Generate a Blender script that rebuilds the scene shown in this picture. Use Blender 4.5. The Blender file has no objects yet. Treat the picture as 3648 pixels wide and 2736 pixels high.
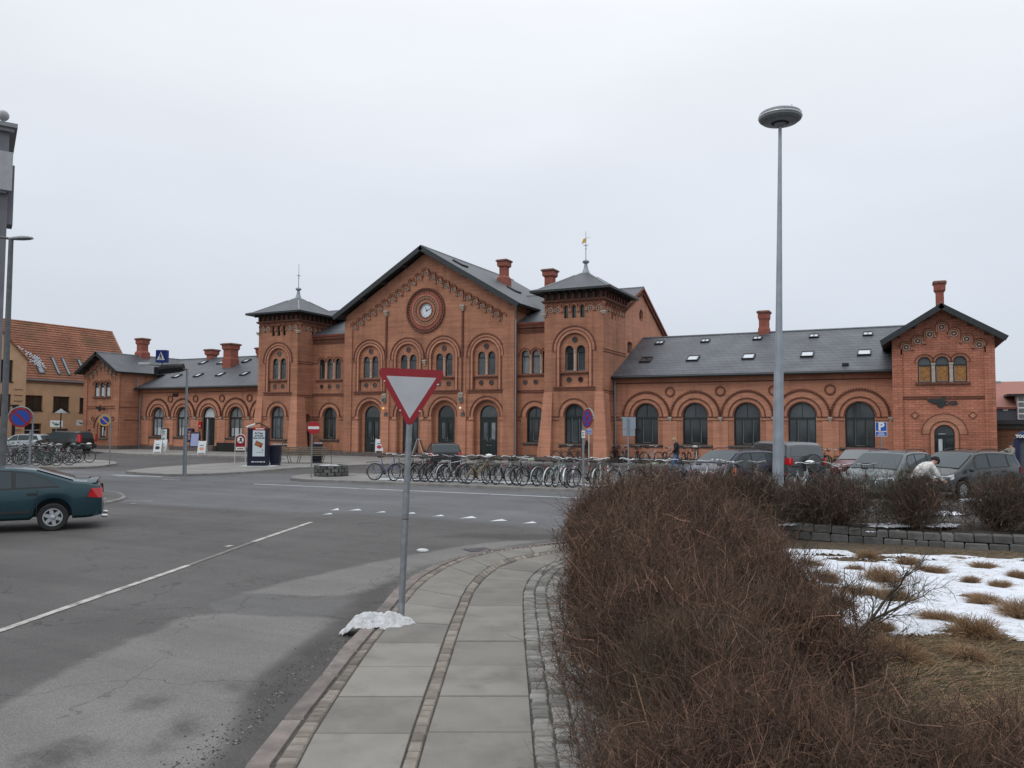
import bpy, bmesh, math, random
import numpy as np
from mathutils import Vector, Matrix
from mathutils.geometry import tessellate_polygon

random.seed(7)
rng = np.random.default_rng(11)
SC = bpy.context.scene
COL = SC.collection
PI = math.pi
R = math.radians

# ------------------------------------------------------------------ camera
F_PX, PITCH, ROLL, AZ, CAM_H = 2773.9, .05194, .005003, .4653, 2.4
CXP, CYP = 1824.0, 1368.0
_ca, _sa = math.cos(AZ), math.sin(AZ)
def _rot(v): return Vector((v[0]*_ca - v[1]*_sa, v[0]*_sa + v[1]*_ca, v[2]))
_R = Vector((1, 0, 0)); _U = Vector((0, -math.sin(PITCH), math.cos(PITCH)))
CF = _rot(Vector((0, math.cos(PITCH), math.sin(PITCH))))
CR = _rot(_R*math.cos(ROLL) + _U*math.sin(ROLL))
CU = _rot(-_R*math.sin(ROLL) + _U*math.cos(ROLL))
CAM = Vector((0, 0, CAM_H))
cam_d = bpy.data.cameras.new("camera"); cam = bpy.data.objects.new("camera", cam_d); COL.objects.link(cam)
cam.matrix_world = Matrix(((CR.x, CU.x, -CF.x, 0), (CR.y, CU.y, -CF.y, 0), (CR.z, CU.z, -CF.z, CAM_H), (0, 0, 0, 1)))
cam_d.sensor_width = 36; cam_d.lens = 36*F_PX/3648; cam_d.clip_end = 2000; cam_d.clip_start = .05
SC.camera = cam

def ray(x, y): return CF*F_PX + CR*(x - CXP) - CU*(y - CYP)
def G(x, y, z=0.0):
    """ground point that the photograph shows at pixel x, y"""
    r = ray(x, y); t = (z - CAM_H)/r.z
    return Vector((r.x*t, r.y*t, z))
def AT(x, d, z=0.0):
    """the ground point seen in pixel column x at d metres along the view"""
    r = ray(x, 1512)
    t = d/F_PX
    return Vector((r.x*t, r.y*t, z))
def HZ(x, y, d):
    r, a = ray(x, y), AT(x, d)
    return CAM_H + r.z*math.hypot(a.x, a.y)/math.hypot(r.x, r.y)
def camdir(a):
    """a heading given as a compass angle from the view axis (0 = away, 90 = to the right), as rotation about z of local +x"""
    v = _rot(Vector((math.sin(R(a)), math.cos(R(a)), 0)))
    return math.atan2(v.y, v.x)

# ------------------------------------------------------------------ materials
def mat(name, col, rough=.7, metal=0.0, spec=.5, var=0.0, scale=6.0, bump=0.0, bscale=40.0, island=0.0, coat=0.0, emit=None, estr=0.0, dark=None, darkscale=1.5, darkamt=0.0, detail=4):
    m = bpy.data.materials.new(name); m.use_nodes = True
    nt = m.node_tree; N = nt.nodes; L = nt.links
    b = N["Principled BSDF"]
    b.inputs["Roughness"].default_value = rough; b.inputs["Metallic"].default_value = metal
    b.inputs["Specular IOR Level"].default_value = spec
    if coat: b.inputs["Coat Weight"].default_value = coat; b.inputs["Coat Roughness"].default_value = .06
    c = (*col, 1); b.inputs["Base Color"].default_value = c
    out = None
    geo = None
    if var or bump or island or darkamt:
        geo = N.new("ShaderNodeNewGeometry")
    if var:
        no = N.new("ShaderNodeTexNoise"); no.inputs["Scale"].default_value = scale; no.inputs["Detail"].default_value = detail
        L.new(geo.outputs["Position"], no.inputs["Vector"])
        mr = N.new("ShaderNodeMapRange"); mr.inputs[1].default_value = .3; mr.inputs[2].default_value = .7
        mr.inputs[3].default_value = 1 - var; mr.inputs[4].default_value = 1 + var
        L.new(no.outputs["Fac"], mr.inputs[0])
        out = _mul(nt, out, c, mr.outputs[0])
    if island:
        if island > 1:
            mr = N.new("ShaderNodeFloatCurve"); cv = mr.mapping.curves[0]; cv.points[0].location = (0, .08); cv.points[1].location = (1, 1.0)
            for a_, b_ in ((.4, .22), (.80, .42), (.95, .75)): cv.points.new(a_, b_)
            mr.mapping.update(); L.new(geo.outputs["Random Per Island"], mr.inputs[1])
            m2 = N.new("ShaderNodeMath"); m2.operation = 'MULTIPLY'; m2.inputs[1].default_value = 2.9; L.new(mr.outputs[0], m2.inputs[0]); out = _mul(nt, out, c, m2.outputs[0])
        else:
            mr = N.new("ShaderNodeMapRange"); mr.inputs[3].default_value = 1 - island; mr.inputs[4].default_value = 1 + island
            L.new(geo.outputs["Random Per Island"], mr.inputs[0])
            out = _mul(nt, out, c, mr.outputs[0])
    if darkamt:
        no = N.new("ShaderNodeTexNoise"); no.inputs["Scale"].default_value = darkscale; no.inputs["Detail"].default_value = 6; no.inputs["Roughness"].default_value = .65
        L.new(geo.outputs["Position"], no.inputs["Vector"])
        mr = N.new("ShaderNodeMapRange"); mr.inputs[1].default_value = .5; mr.inputs[2].default_value = .68
        mr.inputs[3].default_value = 0; mr.inputs[4].default_value = darkamt
        L.new(no.outputs["Fac"], mr.inputs[0])
        mx = N.new("ShaderNodeMix"); mx.data_type = 'RGBA'; L.new(mr.outputs[0], mx.inputs[0])
        if out: L.new(out, mx.inputs[6])
        else: mx.inputs[6].default_value = c
        mx.inputs[7].default_value = (*dark, 1); out = mx.outputs[2]
    if out: L.new(out, b.inputs["Base Color"])
    if bump:
        no = N.new("ShaderNodeTexNoise"); no.inputs["Scale"].default_value = bscale; no.inputs["Detail"].default_value = 5
        L.new(geo.outputs["Position"], no.inputs["Vector"])
        bp = N.new("ShaderNodeBump"); bp.inputs["Strength"].default_value = bump; bp.inputs["Distance"].default_value = .02
        L.new(no.outputs["Fac"], bp.inputs["Height"]); L.new(bp.outputs[0], b.inputs["Normal"])
    if emit:
        b.inputs["Emission Color"].default_value = (*emit, 1); b.inputs["Emission Strength"].default_value = estr
    return m
def _mul(nt, prev, c, fac):
    N, L = nt.nodes, nt.links
    v = N.new("ShaderNodeVectorMath"); v.operation = 'SCALE'
    if prev: L.new(prev, v.inputs[0])
    else: v.inputs[0].default_value = c[:3]
    L.new(fac, v.inputs["Scale"])
    return v.outputs[0]

def brick_mat(name, c1, c2, mortar, course=.074, length=.24, axis='y', stain=.55):
    """brickwork laid in world x / z (front walls) or y / z (side walls)"""
    m = bpy.data.materials.new(name); m.use_nodes = True
    nt = m.node_tree; N = nt.nodes; L = nt.links; b = N["Principled BSDF"]
    b.inputs["Roughness"].default_value = .85; b.inputs["Specular IOR Level"].default_value = .25
    geo = N.new("ShaderNodeNewGeometry"); sep = N.new("ShaderNodeSeparateXYZ"); L.new(geo.outputs["Position"], sep.inputs[0])
    add = N.new("ShaderNodeMath"); add.operation = 'ADD'; L.new(sep.outputs[0], add.inputs[0]); L.new(sep.outputs[1], add.inputs[1])
    cb = N.new("ShaderNodeCombineXYZ"); L.new(add.outputs[0], cb.inputs[0]); L.new(sep.outputs[2], cb.inputs[1])
    br = N.new("ShaderNodeTexBrick"); L.new(cb.outputs[0], br.inputs["Vector"])
    br.inputs["Scale"].default_value = 1; br.inputs["Brick Width"].default_value = length; br.inputs["Row Height"].default_value = course
    br.inputs["Mortar Size"].default_value = .011; br.inputs["Mortar Smooth"].default_value = .3; br.inputs["Bias"].default_value = -.1
    br.inputs["Color1"].default_value = (*c1, 1); br.inputs["Color2"].default_value = (*c2, 1); br.inputs["Mortar"].default_value = (*mortar, 1)
    n1 = N.new("ShaderNodeTexNoise"); n1.inputs["Scale"].default_value = .55; n1.inputs["Detail"].default_value = 7; n1.inputs["Roughness"].default_value = .62
    L.new(geo.outputs["Position"], n1.inputs["Vector"])
    mr = N.new("ShaderNodeMapRange"); mr.inputs[1].default_value = .3; mr.inputs[2].default_value = .72; mr.inputs[3].default_value = 1.12; mr.inputs[4].default_value = stain + .2
    L.new(n1.outputs["Fac"], mr.inputs[0])
    # long course-wise streaks
    mp = N.new("ShaderNodeMapping"); mp.inputs["Scale"].default_value = (.35, .35, 5.5); L.new(geo.outputs["Position"], mp.inputs[0])
    n2 = N.new("ShaderNodeTexNoise"); n2.inputs["Scale"].default_value = 1.6; n2.inputs["Detail"].default_value = 5
    L.new(mp.outputs[0], n2.inputs["Vector"])
    m2 = N.new("ShaderNodeMapRange"); m2.inputs[1].default_value = .3; m2.inputs[2].default_value = .7; m2.inputs[3].default_value = .84; m2.inputs[4].default_value = 1.14
    L.new(n2.outputs["Fac"], m2.inputs[0])
    # rain soot run-off, vertical
    mp3 = N.new("ShaderNodeMapping"); mp3.inputs["Scale"].default_value = (2.6, 2.6, .22); L.new(geo.outputs["Position"], mp3.inputs[0])
    n3 = N.new("ShaderNodeTexNoise"); n3.inputs["Scale"].default_value = 1.0; n3.inputs["Detail"].default_value = 6
    L.new(mp3.outputs[0], n3.inputs["Vector"])
    m3 = N.new("ShaderNodeMapRange"); m3.inputs[1].default_value = .5; m3.inputs[2].default_value = .72; m3.inputs[3].default_value = 1.0; m3.inputs[4].default_value = .78
    L.new(n3.outputs["Fac"], m3.inputs[0])
    o = _mul(nt, br.outputs["Color"], None, mr.outputs[0]); o = _mul(nt, o, None, m2.outputs[0]); o = _mul(nt, o, None, m3.outputs[0])
    L.new(o, b.inputs["Base Color"])
    bp = N.new("ShaderNodeBump"); bp.inputs["Strength"].default_value = .5; bp.inputs["Distance"].default_value = .01; bp.invert = True
    L.new(br.outputs["Fac"], bp.inputs["Height"]); L.new(bp.outputs[0], b.inputs["Normal"])
    return m

def roof_mat(name, col, course=.22, dark=.72, rough=.5, tint=None):
    m = bpy.data.materials.new(name); m.use_nodes = True
    nt = m.node_tree; N = nt.nodes; L = nt.links; b = N["Principled BSDF"]
    b.inputs["Roughness"].default_value = rough; b.inputs["Specular IOR Level"].default_value = .5
    geo = N.new("ShaderNodeNewGeometry"); sep = N.new("ShaderNodeSeparateXYZ"); L.new(geo.outputs["Position"], sep.inputs[0])
    add = N.new("ShaderNodeMath"); add.operation = 'ADD'; L.new(sep.outputs[0], add.inputs[0]); L.new(sep.outputs[1], add.inputs[1])
    cb = N.new("ShaderNodeCombineXYZ"); L.new(add.outputs[0], cb.inputs[0]); L.new(sep.outputs[2], cb.inputs[1])
    br = N.new("ShaderNodeTexBrick"); L.new(cb.outputs[0], br.inputs["Vector"])
    br.inputs["Scale"].default_value = 1; br.inputs["Brick Width"].default_value = .42; br.inputs["Row Height"].default_value = course
    br.inputs["Mortar Size"].default_value = course*.09; br.inputs["Mortar Smooth"].default_value = .6
    c2 = tuple(v*.82 for v in col)
    br.inputs["Color1"].default_value = (*col, 1); br.inputs["Color2"].default_value = (*c2, 1); br.inputs["Mortar"].default_value = tuple([*(v*dark*.55 for v in col), 1])
    n1 = N.new("ShaderNodeTexNoise"); n1.inputs["Scale"].default_value = .7; n1.inputs["Detail"].default_value = 6; L.new(geo.outputs["Position"], n1.inputs["Vector"])
    mr = N.new("ShaderNodeMapRange"); mr.inputs[1].default_value = .3; mr.inputs[2].default_value = .7; mr.inputs[3].default_value = .72; mr.inputs[4].default_value = 1.2
    L.new(n1.outputs["Fac"], mr.inputs[0])
    o = _mul(nt, br.outputs["Color"], None, mr.outputs[0])
    if tint:
        n2 = N.new("ShaderNodeTexNoise"); n2.inputs["Scale"].default_value = .5; n2.inputs["Detail"].default_value = 8; L.new(geo.outputs["Position"], n2.inputs["Vector"])
        m2 = N.new("ShaderNodeMapRange"); m2.inputs[1].default_value = .5; m2.inputs[2].default_value = .72; m2.inputs[4].default_value = .7
        L.new(n2.outputs["Fac"], m2.inputs[0])
        mx = N.new("ShaderNodeMix"); mx.data_type = 'RGBA'; L.new(m2.outputs[0], mx.inputs[0]); L.new(o, mx.inputs[6]); mx.inputs[7].default_value = (*tint, 1); o = mx.outputs[2]
    L.new(o, b.inputs["Base Color"])
    return m

M = {}
M['brick'] = brick_mat('red_brick', (.47, .218, .130), (.415, .188, .110), (.375, .185, .13))
M['brick_light'] = brick_mat('orange_brick', (.55, .257, .16), (.50, .228, .14), (.43, .215, .15), stain=.75)
M['brick_dark'] = brick_mat('dark_brick', (.20, .075, .045), (.15, .058, .038), (.10, .055, .04))
M['brick_block'] = brick_mat('end_block_brick', (.54, .218, .14), (.43, .165, .105), (.25, .13, .09), course=.125, length=.34)
M['brick_dark_line'] = mat('dark_moulded_brick', (.14, .055, .036), .85, var=.3, scale=9)  # darker brick for string courses, hood edges and sills
M['chimney'] = mat('chimney_brick', (.27, .085, .06), .85, var=.22, scale=5, bump=.3, bscale=14)
M['chimney_cap'] = mat('chimney_cap_brick', (.17, .085, .062), .9, var=.3, scale=6)
M['stone'] = mat('pale_sandstone', (.42, .37, .31), .85, var=.3, scale=9)
M['terracotta'] = mat('terracotta_ornament', (.34, .19, .125), .85, var=.35, scale=30)
M['granite'] = mat('dark_granite_plinth', (.115, .095, .085), .8, var=.3, scale=5, bump=.3, bscale=20)
M['slate'] = roof_mat('slate_roof', (.098, .108, .124), course=.19, dark=.5)
M['slate_plain'] = mat('felt_and_slate', (.068, .076, .085), .5, var=.2, scale=1.2)
M['lead'] = mat('zinc_sheet', (.26, .29, .31), .45, metal=.2, var=.15, scale=2)
M['verge'] = mat('black_painted_verge', (.018, .024, .026), .5, var=.2)
M['eaves_wood'] = mat('dark_eaves_timber', (.035, .03, .027), .7, var=.3)
M['frame'] = mat('dark_green_black_paint', (.012, .02, .019), .35, var=.1)
M['frame_white'] = mat('white_window_bead', (.30, .31, .31), .5)
def obj_vary(m, lo, hi):
    nt = m.node_tree; b = nt.nodes["Principled BSDF"]; oi = nt.nodes.new("ShaderNodeObjectInfo"); mr = nt.nodes.new("ShaderNodeMapRange"); mr.inputs[3].default_value = lo; mr.inputs[4].default_value = hi; nt.links.new(oi.outputs["Random"], mr.inputs[0])
    src = b.inputs["Base Color"].links[0].from_socket; o = _mul(nt, src, None, mr.outputs[0]); nt.links.new(o, b.inputs["Base Color"]); return m
M['glass'] = mat('dark_window_glass', (.035, .043, .047), .06, spec=.6, var=.5, scale=.8)
M['glass_pale'] = mat('window_glass_over_net_curtain', (.17, .19, .20), .10, spec=.6, var=.35, scale=2.2)
obj_vary(M['glass'], .45, 2.0); obj_vary(M['glass_pale'], .5, 1.35)
M['curtain'] = mat('yellow_curtain', (.36, .18, .065), .85, var=.35, scale=9)
M['blind'] = mat('white_blind', (.52, .57, .6), .7, var=.12)
M['white'] = mat('white_paint', (.72, .73, .72), .5, var=.08)
M['offwhite'] = mat('dull_white_plastic', (.55, .56, .55), .5)
M['black'] = mat('black_paint', (.012, .012, .013), .45)
M['rubber'] = mat('tyre_rubber', (.018, .018, .018), .8, var=.2, scale=20)
M['galv'] = mat('galvanised_steel', (.27, .29, .31), .45, metal=.55, var=.18, scale=14)
M['mast'] = mat('galvanised_mast', (.30, .335, .37), .5, metal=.25, var=.12, scale=3)
M['steel'] = mat('bright_steel', (.55, .56, .57), .25, metal=.9)
M['red'] = mat('sign_red', (.42, .012, .02), .35, var=.08)
M['darkred'] = mat('aged_sign_red', (.26, .008, .016), .4, var=.1)
M['blue'] = mat('sign_blue', (.015, .09, .42), .35)
M['deepblue'] = mat('deep_sign_blue', (.012, .035, .19), .35)
M['yellow'] = mat('sign_yellow', (.62, .38, .05), .4)
M['navy'] = mat('navy_paint', (.01, .014, .032), .35)
M['orange_plastic'] = mat('orange_red_reflective', (.8, .10, .03), .4)
M['wood'] = mat('weathered_slats', (.17, .145, .11), .8, var=.3, scale=12)
M['asphalt'] = None
M['snow'] = mat('old_snow', (.69, .73, .79), .7, var=.12, scale=4, bump=.8, bscale=24, dark=(.36, .34, .30), darkscale=6, darkamt=.6)
M['snow_dirty'] = mat('dirty_snow', (.58, .59, .60), .75, var=.12, scale=12, bump=.9, bscale=45, dark=(.25, .24, .22), darkscale=16, darkamt=.7)
M['twig'] = mat('reddish_twigs', (.142, .080, .052), .8, var=.42, scale=2.2, island=2, dark=(.07, .06, .035), darkscale=1.1, darkamt=.7)
M['twig_dark'] = mat('dark_olive_twigs', (.055, .045, .03), .85, island=.5)
M['straw'] = mat('dry_grass', (.31, .20, .11), .85, island=.55)
M['straw_dull'] = mat('flattened_dead_grass', (.21, .155, .09), .9, island=.75)
M['green_grass'] = mat('dull_green_grass', (.07, .085, .03), .85, island=.4)

# ------------------------------------------------------------------ mesh builder
class MB:
    def __init__(s): s.v = []; s.f = []; s.m = []; s.mats = []
    def mi(s, m):
        if m not in s.mats: s.mats.append(m)
        return s.mats.index(m)
    def poly(s, pts, m=None):
        i = len(s.v); s.v += [tuple(p) for p in pts]; s.f.append(tuple(range(i, i+len(pts)))); s.m.append(s.mi(m) if m else 0)
    def quads(s, pts, faces, m=None):
        i = len(s.v); s.v += [tuple(p) for p in pts]; k = s.mi(m) if m else 0
        for f in faces: s.f.append(tuple(i+j for j in f)); s.m.append(k)
    def box(s, c, d, m=None, rz=0.0, fr=None):
        x, y, z = (d[0]/2, d[1]/2, d[2]/2); pts = []
        for a in (-1, 1):
            for b in (-1, 1):
                for g in (-1, 1):
                    px, py, pz = a*x, b*y, g*z
                    if rz: px, py = px*math.cos(rz)-py*math.sin(rz), px*math.sin(rz)+py*math.cos(rz)
                    pts.append((c[0]+px, c[1]+py, c[2]+pz))
        s.quads(pts, ((0,1,3,2),(4,6,7,5),(0,4,5,1),(2,3,7,6),(0,2,6,4),(1,5,7,3)), m)
    def fbox(s, fr, u0, u1, v0, v1, w0, w1, m=None):
        pts = [fr(u, v, w) for u in (u0, u1) for v in (v0, v1) for w in (w0, w1)]
        s.quads(pts, ((0,1,3,2),(4,6,7,5),(0,4,5,1),(2,3,7,6),(0,2,6,4),(1,5,7,3)), m)
    def tube(s, a, b, r0, r1=None, n=8, m=None, caps=True):
        a = Vector(a); b = Vector(b); r1 = r0 if r1 is None else r1
        d = b - a
        if d.length < 1e-6: return
        d.normalize(); x = d.orthogonal().normalized(); y = d.cross(x)
        pts = []
        for c, r in ((a, r0), (b, r1)):
            for k in range(n):
                t = 2*PI*k/n; pts.append(c + x*(r*math.cos(t)) + y*(r*math.sin(t)))
        fs = [(k, (k+1) % n, n+(k+1) % n, n+k) for k in range(n)]
        if caps: fs += [tuple(range(n-1, -1, -1)), tuple(range(n, 2*n))]
        s.quads(pts, fs, m)
    def path(s, pts, r, n=6, m=None, closed=False):
        """round bar along a polyline"""
        P = [Vector(p) for p in pts]; k = len(P); ring = []
        rr = r if isinstance(r, (list, tuple)) else [r]*k
        prev = None; out = []
        for i in range(k):
            if closed: d = P[(i+1) % k]-P[i-1]
            else: d = P[min(i+1, k-1)]-P[max(i-1, 0)]
            d.normalize()
            if prev is None: x = d.orthogonal().normalized()
            else:
                x = prev - d*prev.dot(d)
                x = x.normalized() if x.length > 1e-5 else d.orthogonal().normalized()
            prev = x; y = d.cross(x)
            for j in range(n):
                t = 2*PI*j/n; out.append(P[i] + x*(rr[i]*math.cos(t)) + y*(rr[i]*math.sin(t)))
        fs = []
        for i in range(k if closed else k-1):
            i2 = (i+1) % k
            for j in range(n): fs.append((i*n+j, i*n+(j+1) % n, i2*n+(j+1) % n, i2*n+j))
        if not closed: fs += [tuple(range(n-1, -1, -1)), tuple(range((k-1)*n, k*n))]
        s.quads(out, fs, m)
    def lathe(s, c, prof, n=16, m=None, axis=None):
        """prof: (radius, height) pairs turned about z through c (or about axis)"""
        c = Vector(c); ax = Vector(axis or (0, 0, 1)).normalized()
        x = ax.orthogonal().normalized() if axis else Vector((1, 0, 0)); y = ax.cross(x)
        pts = []
        for r, h in prof:
            for k in range(n):
                t = 2*PI*(k+.5)/n; pts.append(c + ax*h + x*(r*math.cos(t)) + y*(r*math.sin(t)))
        fs = []
        for i in range(len(prof)-1):
            for k in range(n): fs.append((i*n+k, i*n+(k+1) % n, (i+1)*n+(k+1) % n, (i+1)*n+k))
        fs += [tuple(range(n-1, -1, -1)), tuple(range((len(prof)-1)*n, len(prof)*n))]
        s.quads(pts, fs, m)
    def sphere(s, c, r, n=12, m=None, sc=(1, 1, 1)):
        h = n//2; pts = []
        for i in range(1, h):
            a = PI*i/h
            for k in range(n):
                t = 2*PI*k/n; pts.append((c[0]+r*sc[0]*math.sin(a)*math.cos(t), c[1]+r*sc[1]*math.sin(a)*math.sin(t), c[2]+r*sc[2]*math.cos(a)))
        top = len(pts); pts.append((c[0], c[1], c[2]+r*sc[2])); pts.append((c[0], c[1], c[2]-r*sc[2]))
        fs = []
        for i in range(h-2):
            for k in range(n): fs.append((i*n+k, (i+1)*n+k, (i+1)*n+(k+1) % n, i*n+(k+1) % n))
        for k in range(n):
            fs.append((top, k, (k+1) % n)); fs.append((top+1, (h-2)*n+(k+1) % n, (h-2)*n+k))
        s.quads(pts, fs, m)
    def tess(s, loops, fn, m=None):
        """flat face with holes: loops of (u, v), mapped by fn(u, v)"""
        L3 = [[Vector((p[0], p[1], 0)) for p in l] for l in loops]
        flat = [p for l in loops for p in l]
        tris = tessellate_polygon(L3)
        s.quads([fn(*p) for p in flat], [tuple(t) for t in tris], m)
    def prism(s, loop, fn0, fn1, m=None, mside=None, holes=()):
        loops = [loop, *holes]
        s.tess(loops, fn0, m); s.tess(loops, fn1, m)
        for l in loops:
            k = len(l); pts = [fn0(*p) for p in l] + [fn1(*p) for p in l]
            s.quads(pts, [(i, (i+1) % k, k+(i+1) % k, k+i) for i in range(k)], mside or m)
    def build(s, name, parent=None, smooth=False, angle=None, bevel=0.0):
        me = bpy.data.meshes.new(name); me.from_pydata(s.v, [], s.f)
        for m in s.mats: me.materials.append(M[m] if isinstance(m, str) else m)
        if s.m: me.polygons.foreach_set("material_index", s.m)
        me.update()
        bm = bmesh.new(); bm.from_mesh(me); bmesh.ops.recalc_face_normals(bm, faces=bm.faces)
        if smooth:
            bmesh.ops.remove_doubles(bm, verts=bm.verts, dist=.0004)
            for f in bm.faces: f.smooth = True
            for e in bm.edges:
                if len(e.link_faces) == 2 and e.calc_face_angle(0) > (angle or R(38)): e.smooth = False
                if len(e.link_faces) != 2: e.smooth = False
        bm.to_mesh(me); bm.free()
        o = bpy.data.objects.new(name, me); COL.objects.link(o)
        if parent: o.parent = parent
        if bevel:
            bv = o.modifiers.new("bevel", 'BEVEL'); bv.width = bevel; bv.segments = 2; bv.limit_method = 'ANGLE'
        return o

def np_mesh(name, verts, faces, m, parent=None, mi=None):
    """big mesh from arrays; faces all of one size"""
    me = bpy.data.meshes.new(name); nv, nf, k = len(verts), len(faces), faces.shape[1]
    me.vertices.add(nv); me.vertices.foreach_set("co", verts.astype(np.float32).ravel())
    me.loops.add(nf*k); me.loops.foreach_set("vertex_index", faces.astype(np.int32).ravel())
    me.polygons.add(nf); me.polygons.foreach_set("loop_start", np.arange(0, nf*k, k, dtype=np.int32)); me.polygons.foreach_set("loop_total", np.full(nf, k, dtype=np.int32))
    for x in (m if isinstance(m, (list, tuple)) else [m]): me.materials.append(M[x])
    if mi is not None: me.polygons.foreach_set("material_index", mi.astype(np.int32))
    me.update(); me.validate()
    o = bpy.data.objects.new(name, me); COL.objects.link(o)
    if parent: o.parent = parent
    return o

def thing(name, label, cat, loc=(0, 0, 0), rz=0.0, group=None):
    o = bpy.data.objects.new(name, None); COL.objects.link(o); o.empty_display_size = .2
    o.location = loc; o.rotation_euler = (0, 0, rz); tag(o, label, cat, group); return o
def tag(o, label=None, cat=None, group=None, kind=None):
    if label: o['label'] = label
    if cat: o['category'] = cat
    if group: o['group'] = group
    if kind: o['kind'] = kind
    return o
def copy_tree(o, parent=None):
    c = o.copy(); COL.objects.link(c)
    if parent: c.parent = parent
    for ch in list(o.children): copy_tree(ch, c)
    return c
def text_into(mb, body, size, fr, u, v, w, m, align='CENTER', thick=.004, bold=0.0, sx=1.0):
    """lettering laid on a surface: frame fr(u, v, w)"""
    cu = bpy.data.curves.new("lettering", 'FONT'); cu.body = body; cu.size = size; cu.align_x = align; cu.align_y = 'CENTER'
    cu.resolution_u = 3; cu.offset = bold
    ob = bpy.data.objects.new("lettering", cu); COL.objects.link(ob)
    dg = bpy.context.evaluated_depsgraph_get(); me = bpy.data.meshes.new_from_object(ob.evaluated_get(dg))
    mb.quads([fr(u + p.co.x*sx, v + p.co.y, w) for p in me.vertices], [tuple(p.vertices) for p in me.polygons], m)
    bpy.data.objects.remove(ob); bpy.data.meshes.remove(me); bpy.data.curves.remove(cu)

def front(q): return lambda u, v, w=0.0: (u, q - w, v)
def side(s): return lambda u, v, w=0.0: (s + w, u, v)       # faces +x, u runs along y
def arch(cx, w, zb, zs, n=14, rx=None):
    r = w/2; p = [(cx - r, zb), (cx + r, zb)]
    for k in range(n+1):
        t = PI*k/n; p.append((cx + r*math.cos(t), zs + (rx or r)*math.sin(t)))
    return p
def circle(cx, cz, r, n=20): return [(cx + r*math.cos(2*PI*k/n), cz + r*math.sin(2*PI*k/n)) for k in range(n)]
def wall(mb, fr, outer, holes, depth, m, mrev=None):
    mb.tess([outer, *holes], lambda u, v: fr(u, v, 0), m)
    for l in holes:
        k = len(l); pts = [fr(*p, 0) for p in l] + [fr(*p, -depth) for p in l]
        mb.quads(pts, [(i, (i+1) % k, k+(i+1) % k, k+i) for i in range(k)], mrev or m)
def band(mb, fr, cx, zs, ri, ro, w0, w1, m, leg=None, n=18, a0=0.0, a1=PI, mo=None):
    """half-ring moulding (with legs down to z=leg)"""
    pa = [(cx + ri*math.cos(a0+(a1-a0)*k/n), zs + ri*math.sin(a0+(a1-a0)*k/n)) for k in range(n+1)]
    pb = [(cx + ro*math.cos(a0+(a1-a0)*k/n), zs + ro*math.sin(a0+(a1-a0)*k/n)) for k in range(n+1)]
    if leg is not None:
        pa = [(cx+ri, leg)] + pa + [(cx-ri, leg)]; pb = [(cx+ro, leg)] + pb + [(cx-ro, leg)]
    k = len(pa)
    A0 = [fr(*p, w0) for p in pa]; A1 = [fr(*p, w1) for p in pa]; B0 = [fr(*p, w0) for p in pb]; B1 = [fr(*p, w1) for p in pb]
    fs = [(i, i+1, k+i+1, k+i) for i in range(k-1)]
    mb.quads(A1+B1, fs, m); mb.quads(A0+A1, fs, m); mb.quads(B0+B1, fs, m)
    mb.quads([A0[0], A1[0], B1[0], B0[0]], [(0, 1, 2, 3)], m); mb.quads([A0[-1], A1[-1], B1[-1], B0[-1]], [(0, 1, 2, 3)], m)
def ringdisc(mb, fr, cx, cz, ri, ro, w0, w1, m, n=24, disc=None, dw=0.0):
    pa = circle(cx, cz, ri, n); pb = circle(cx, cz, ro, n)
    A1 = [fr(*p, w1) for p in pa]; B1 = [fr(*p, w1) for p in pb]; A0 = [fr(*p, w0) for p in pa]; B0 = [fr(*p, w0) for p in pb]
    fs = [(i, (i+1) % n, n+(i+1) % n, n+i) for i in range(n)]
    mb.quads(A1+B1, fs, m); mb.quads(A0+A1, fs, m); mb.quads(B0+B1, fs, m)
    if disc: mb.poly([fr(*p, dw) for p in pa], disc)
def slab(mb, pts, th, m, mside=None, down=None):
    """sheet with thickness: polygon pts (3D), thickened downwards along its normal"""
    P = [Vector(p) for p in pts]; n = (P[1]-P[0]).cross(P[-1]-P[0]).normalized()
    if n.z < 0: n = -n
    Q = [p - n*th for p in P]; k = len(P)
    mb.poly(P, m); mb.poly(Q, mside or m)
    mb.quads(P+Q, [(i, (i+1) % k, k+(i+1) % k, k+i) for i in range(k)], mside or m)
M['lamp_glow'] = mat('lit_yellow_lamp', (.9, .5, .1), .4, emit=(1, .55, .1), estr=.7)
M['lamp_glow2'] = mat('lit_pale_lamp', (.9, .8, .7), .4, emit=(1, .85, .7), estr=.5)
M['clock_white'] = mat('enamel_clock_face', (.68, .74, .78), .4)
M['skyglass'] = mat('roof_window_glass', (.55, .60, .64), .12, spec=.8)  # on the roof windows the pale base colour stands in for reflected sky
M['signgrey'] = mat('grey_white_sign_face', (.44, .455, .475), .45, var=.05); M['signback'] = mat('grey_sign_back', (.26, .31, .36), .5); M['lamphead'] = mat('grey_lamp_housing', (.20, .22, .23), .45, var=.1); M['mastdark'] = mat('dark_grey_post', (.11, .115, .12), .5, metal=.2, var=.2)
M['rust'] = mat('rusty_tube', (.15, .095, .06), .7, var=.3); M['posterwhite'] = mat('backlit_poster', (.60, .68, .72), .4); M['card'] = mat('brown_card', (.30, .13, .045), .5); M['lilac'] = mat('lilac_panel', (.30, .34, .55), .5)
M['beige'] = mat('beige_brick', (.50, .32, .19), .85, var=.1, scale=1.2); M['beige_dark'] = mat('dark_beige_brick_course', (.22, .13, .08), .85); M['tiles'] = roof_mat('red_clay_tiles', (.38, .165, .10), course=.21, rough=.8, tint=(.17, .12, .06)); M['tiles_far'] = mat('far_red_roof', (.33, .15, .12), .8, var=.1)  # beige_dark: darker brick for the eaves band and the ribs
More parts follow.
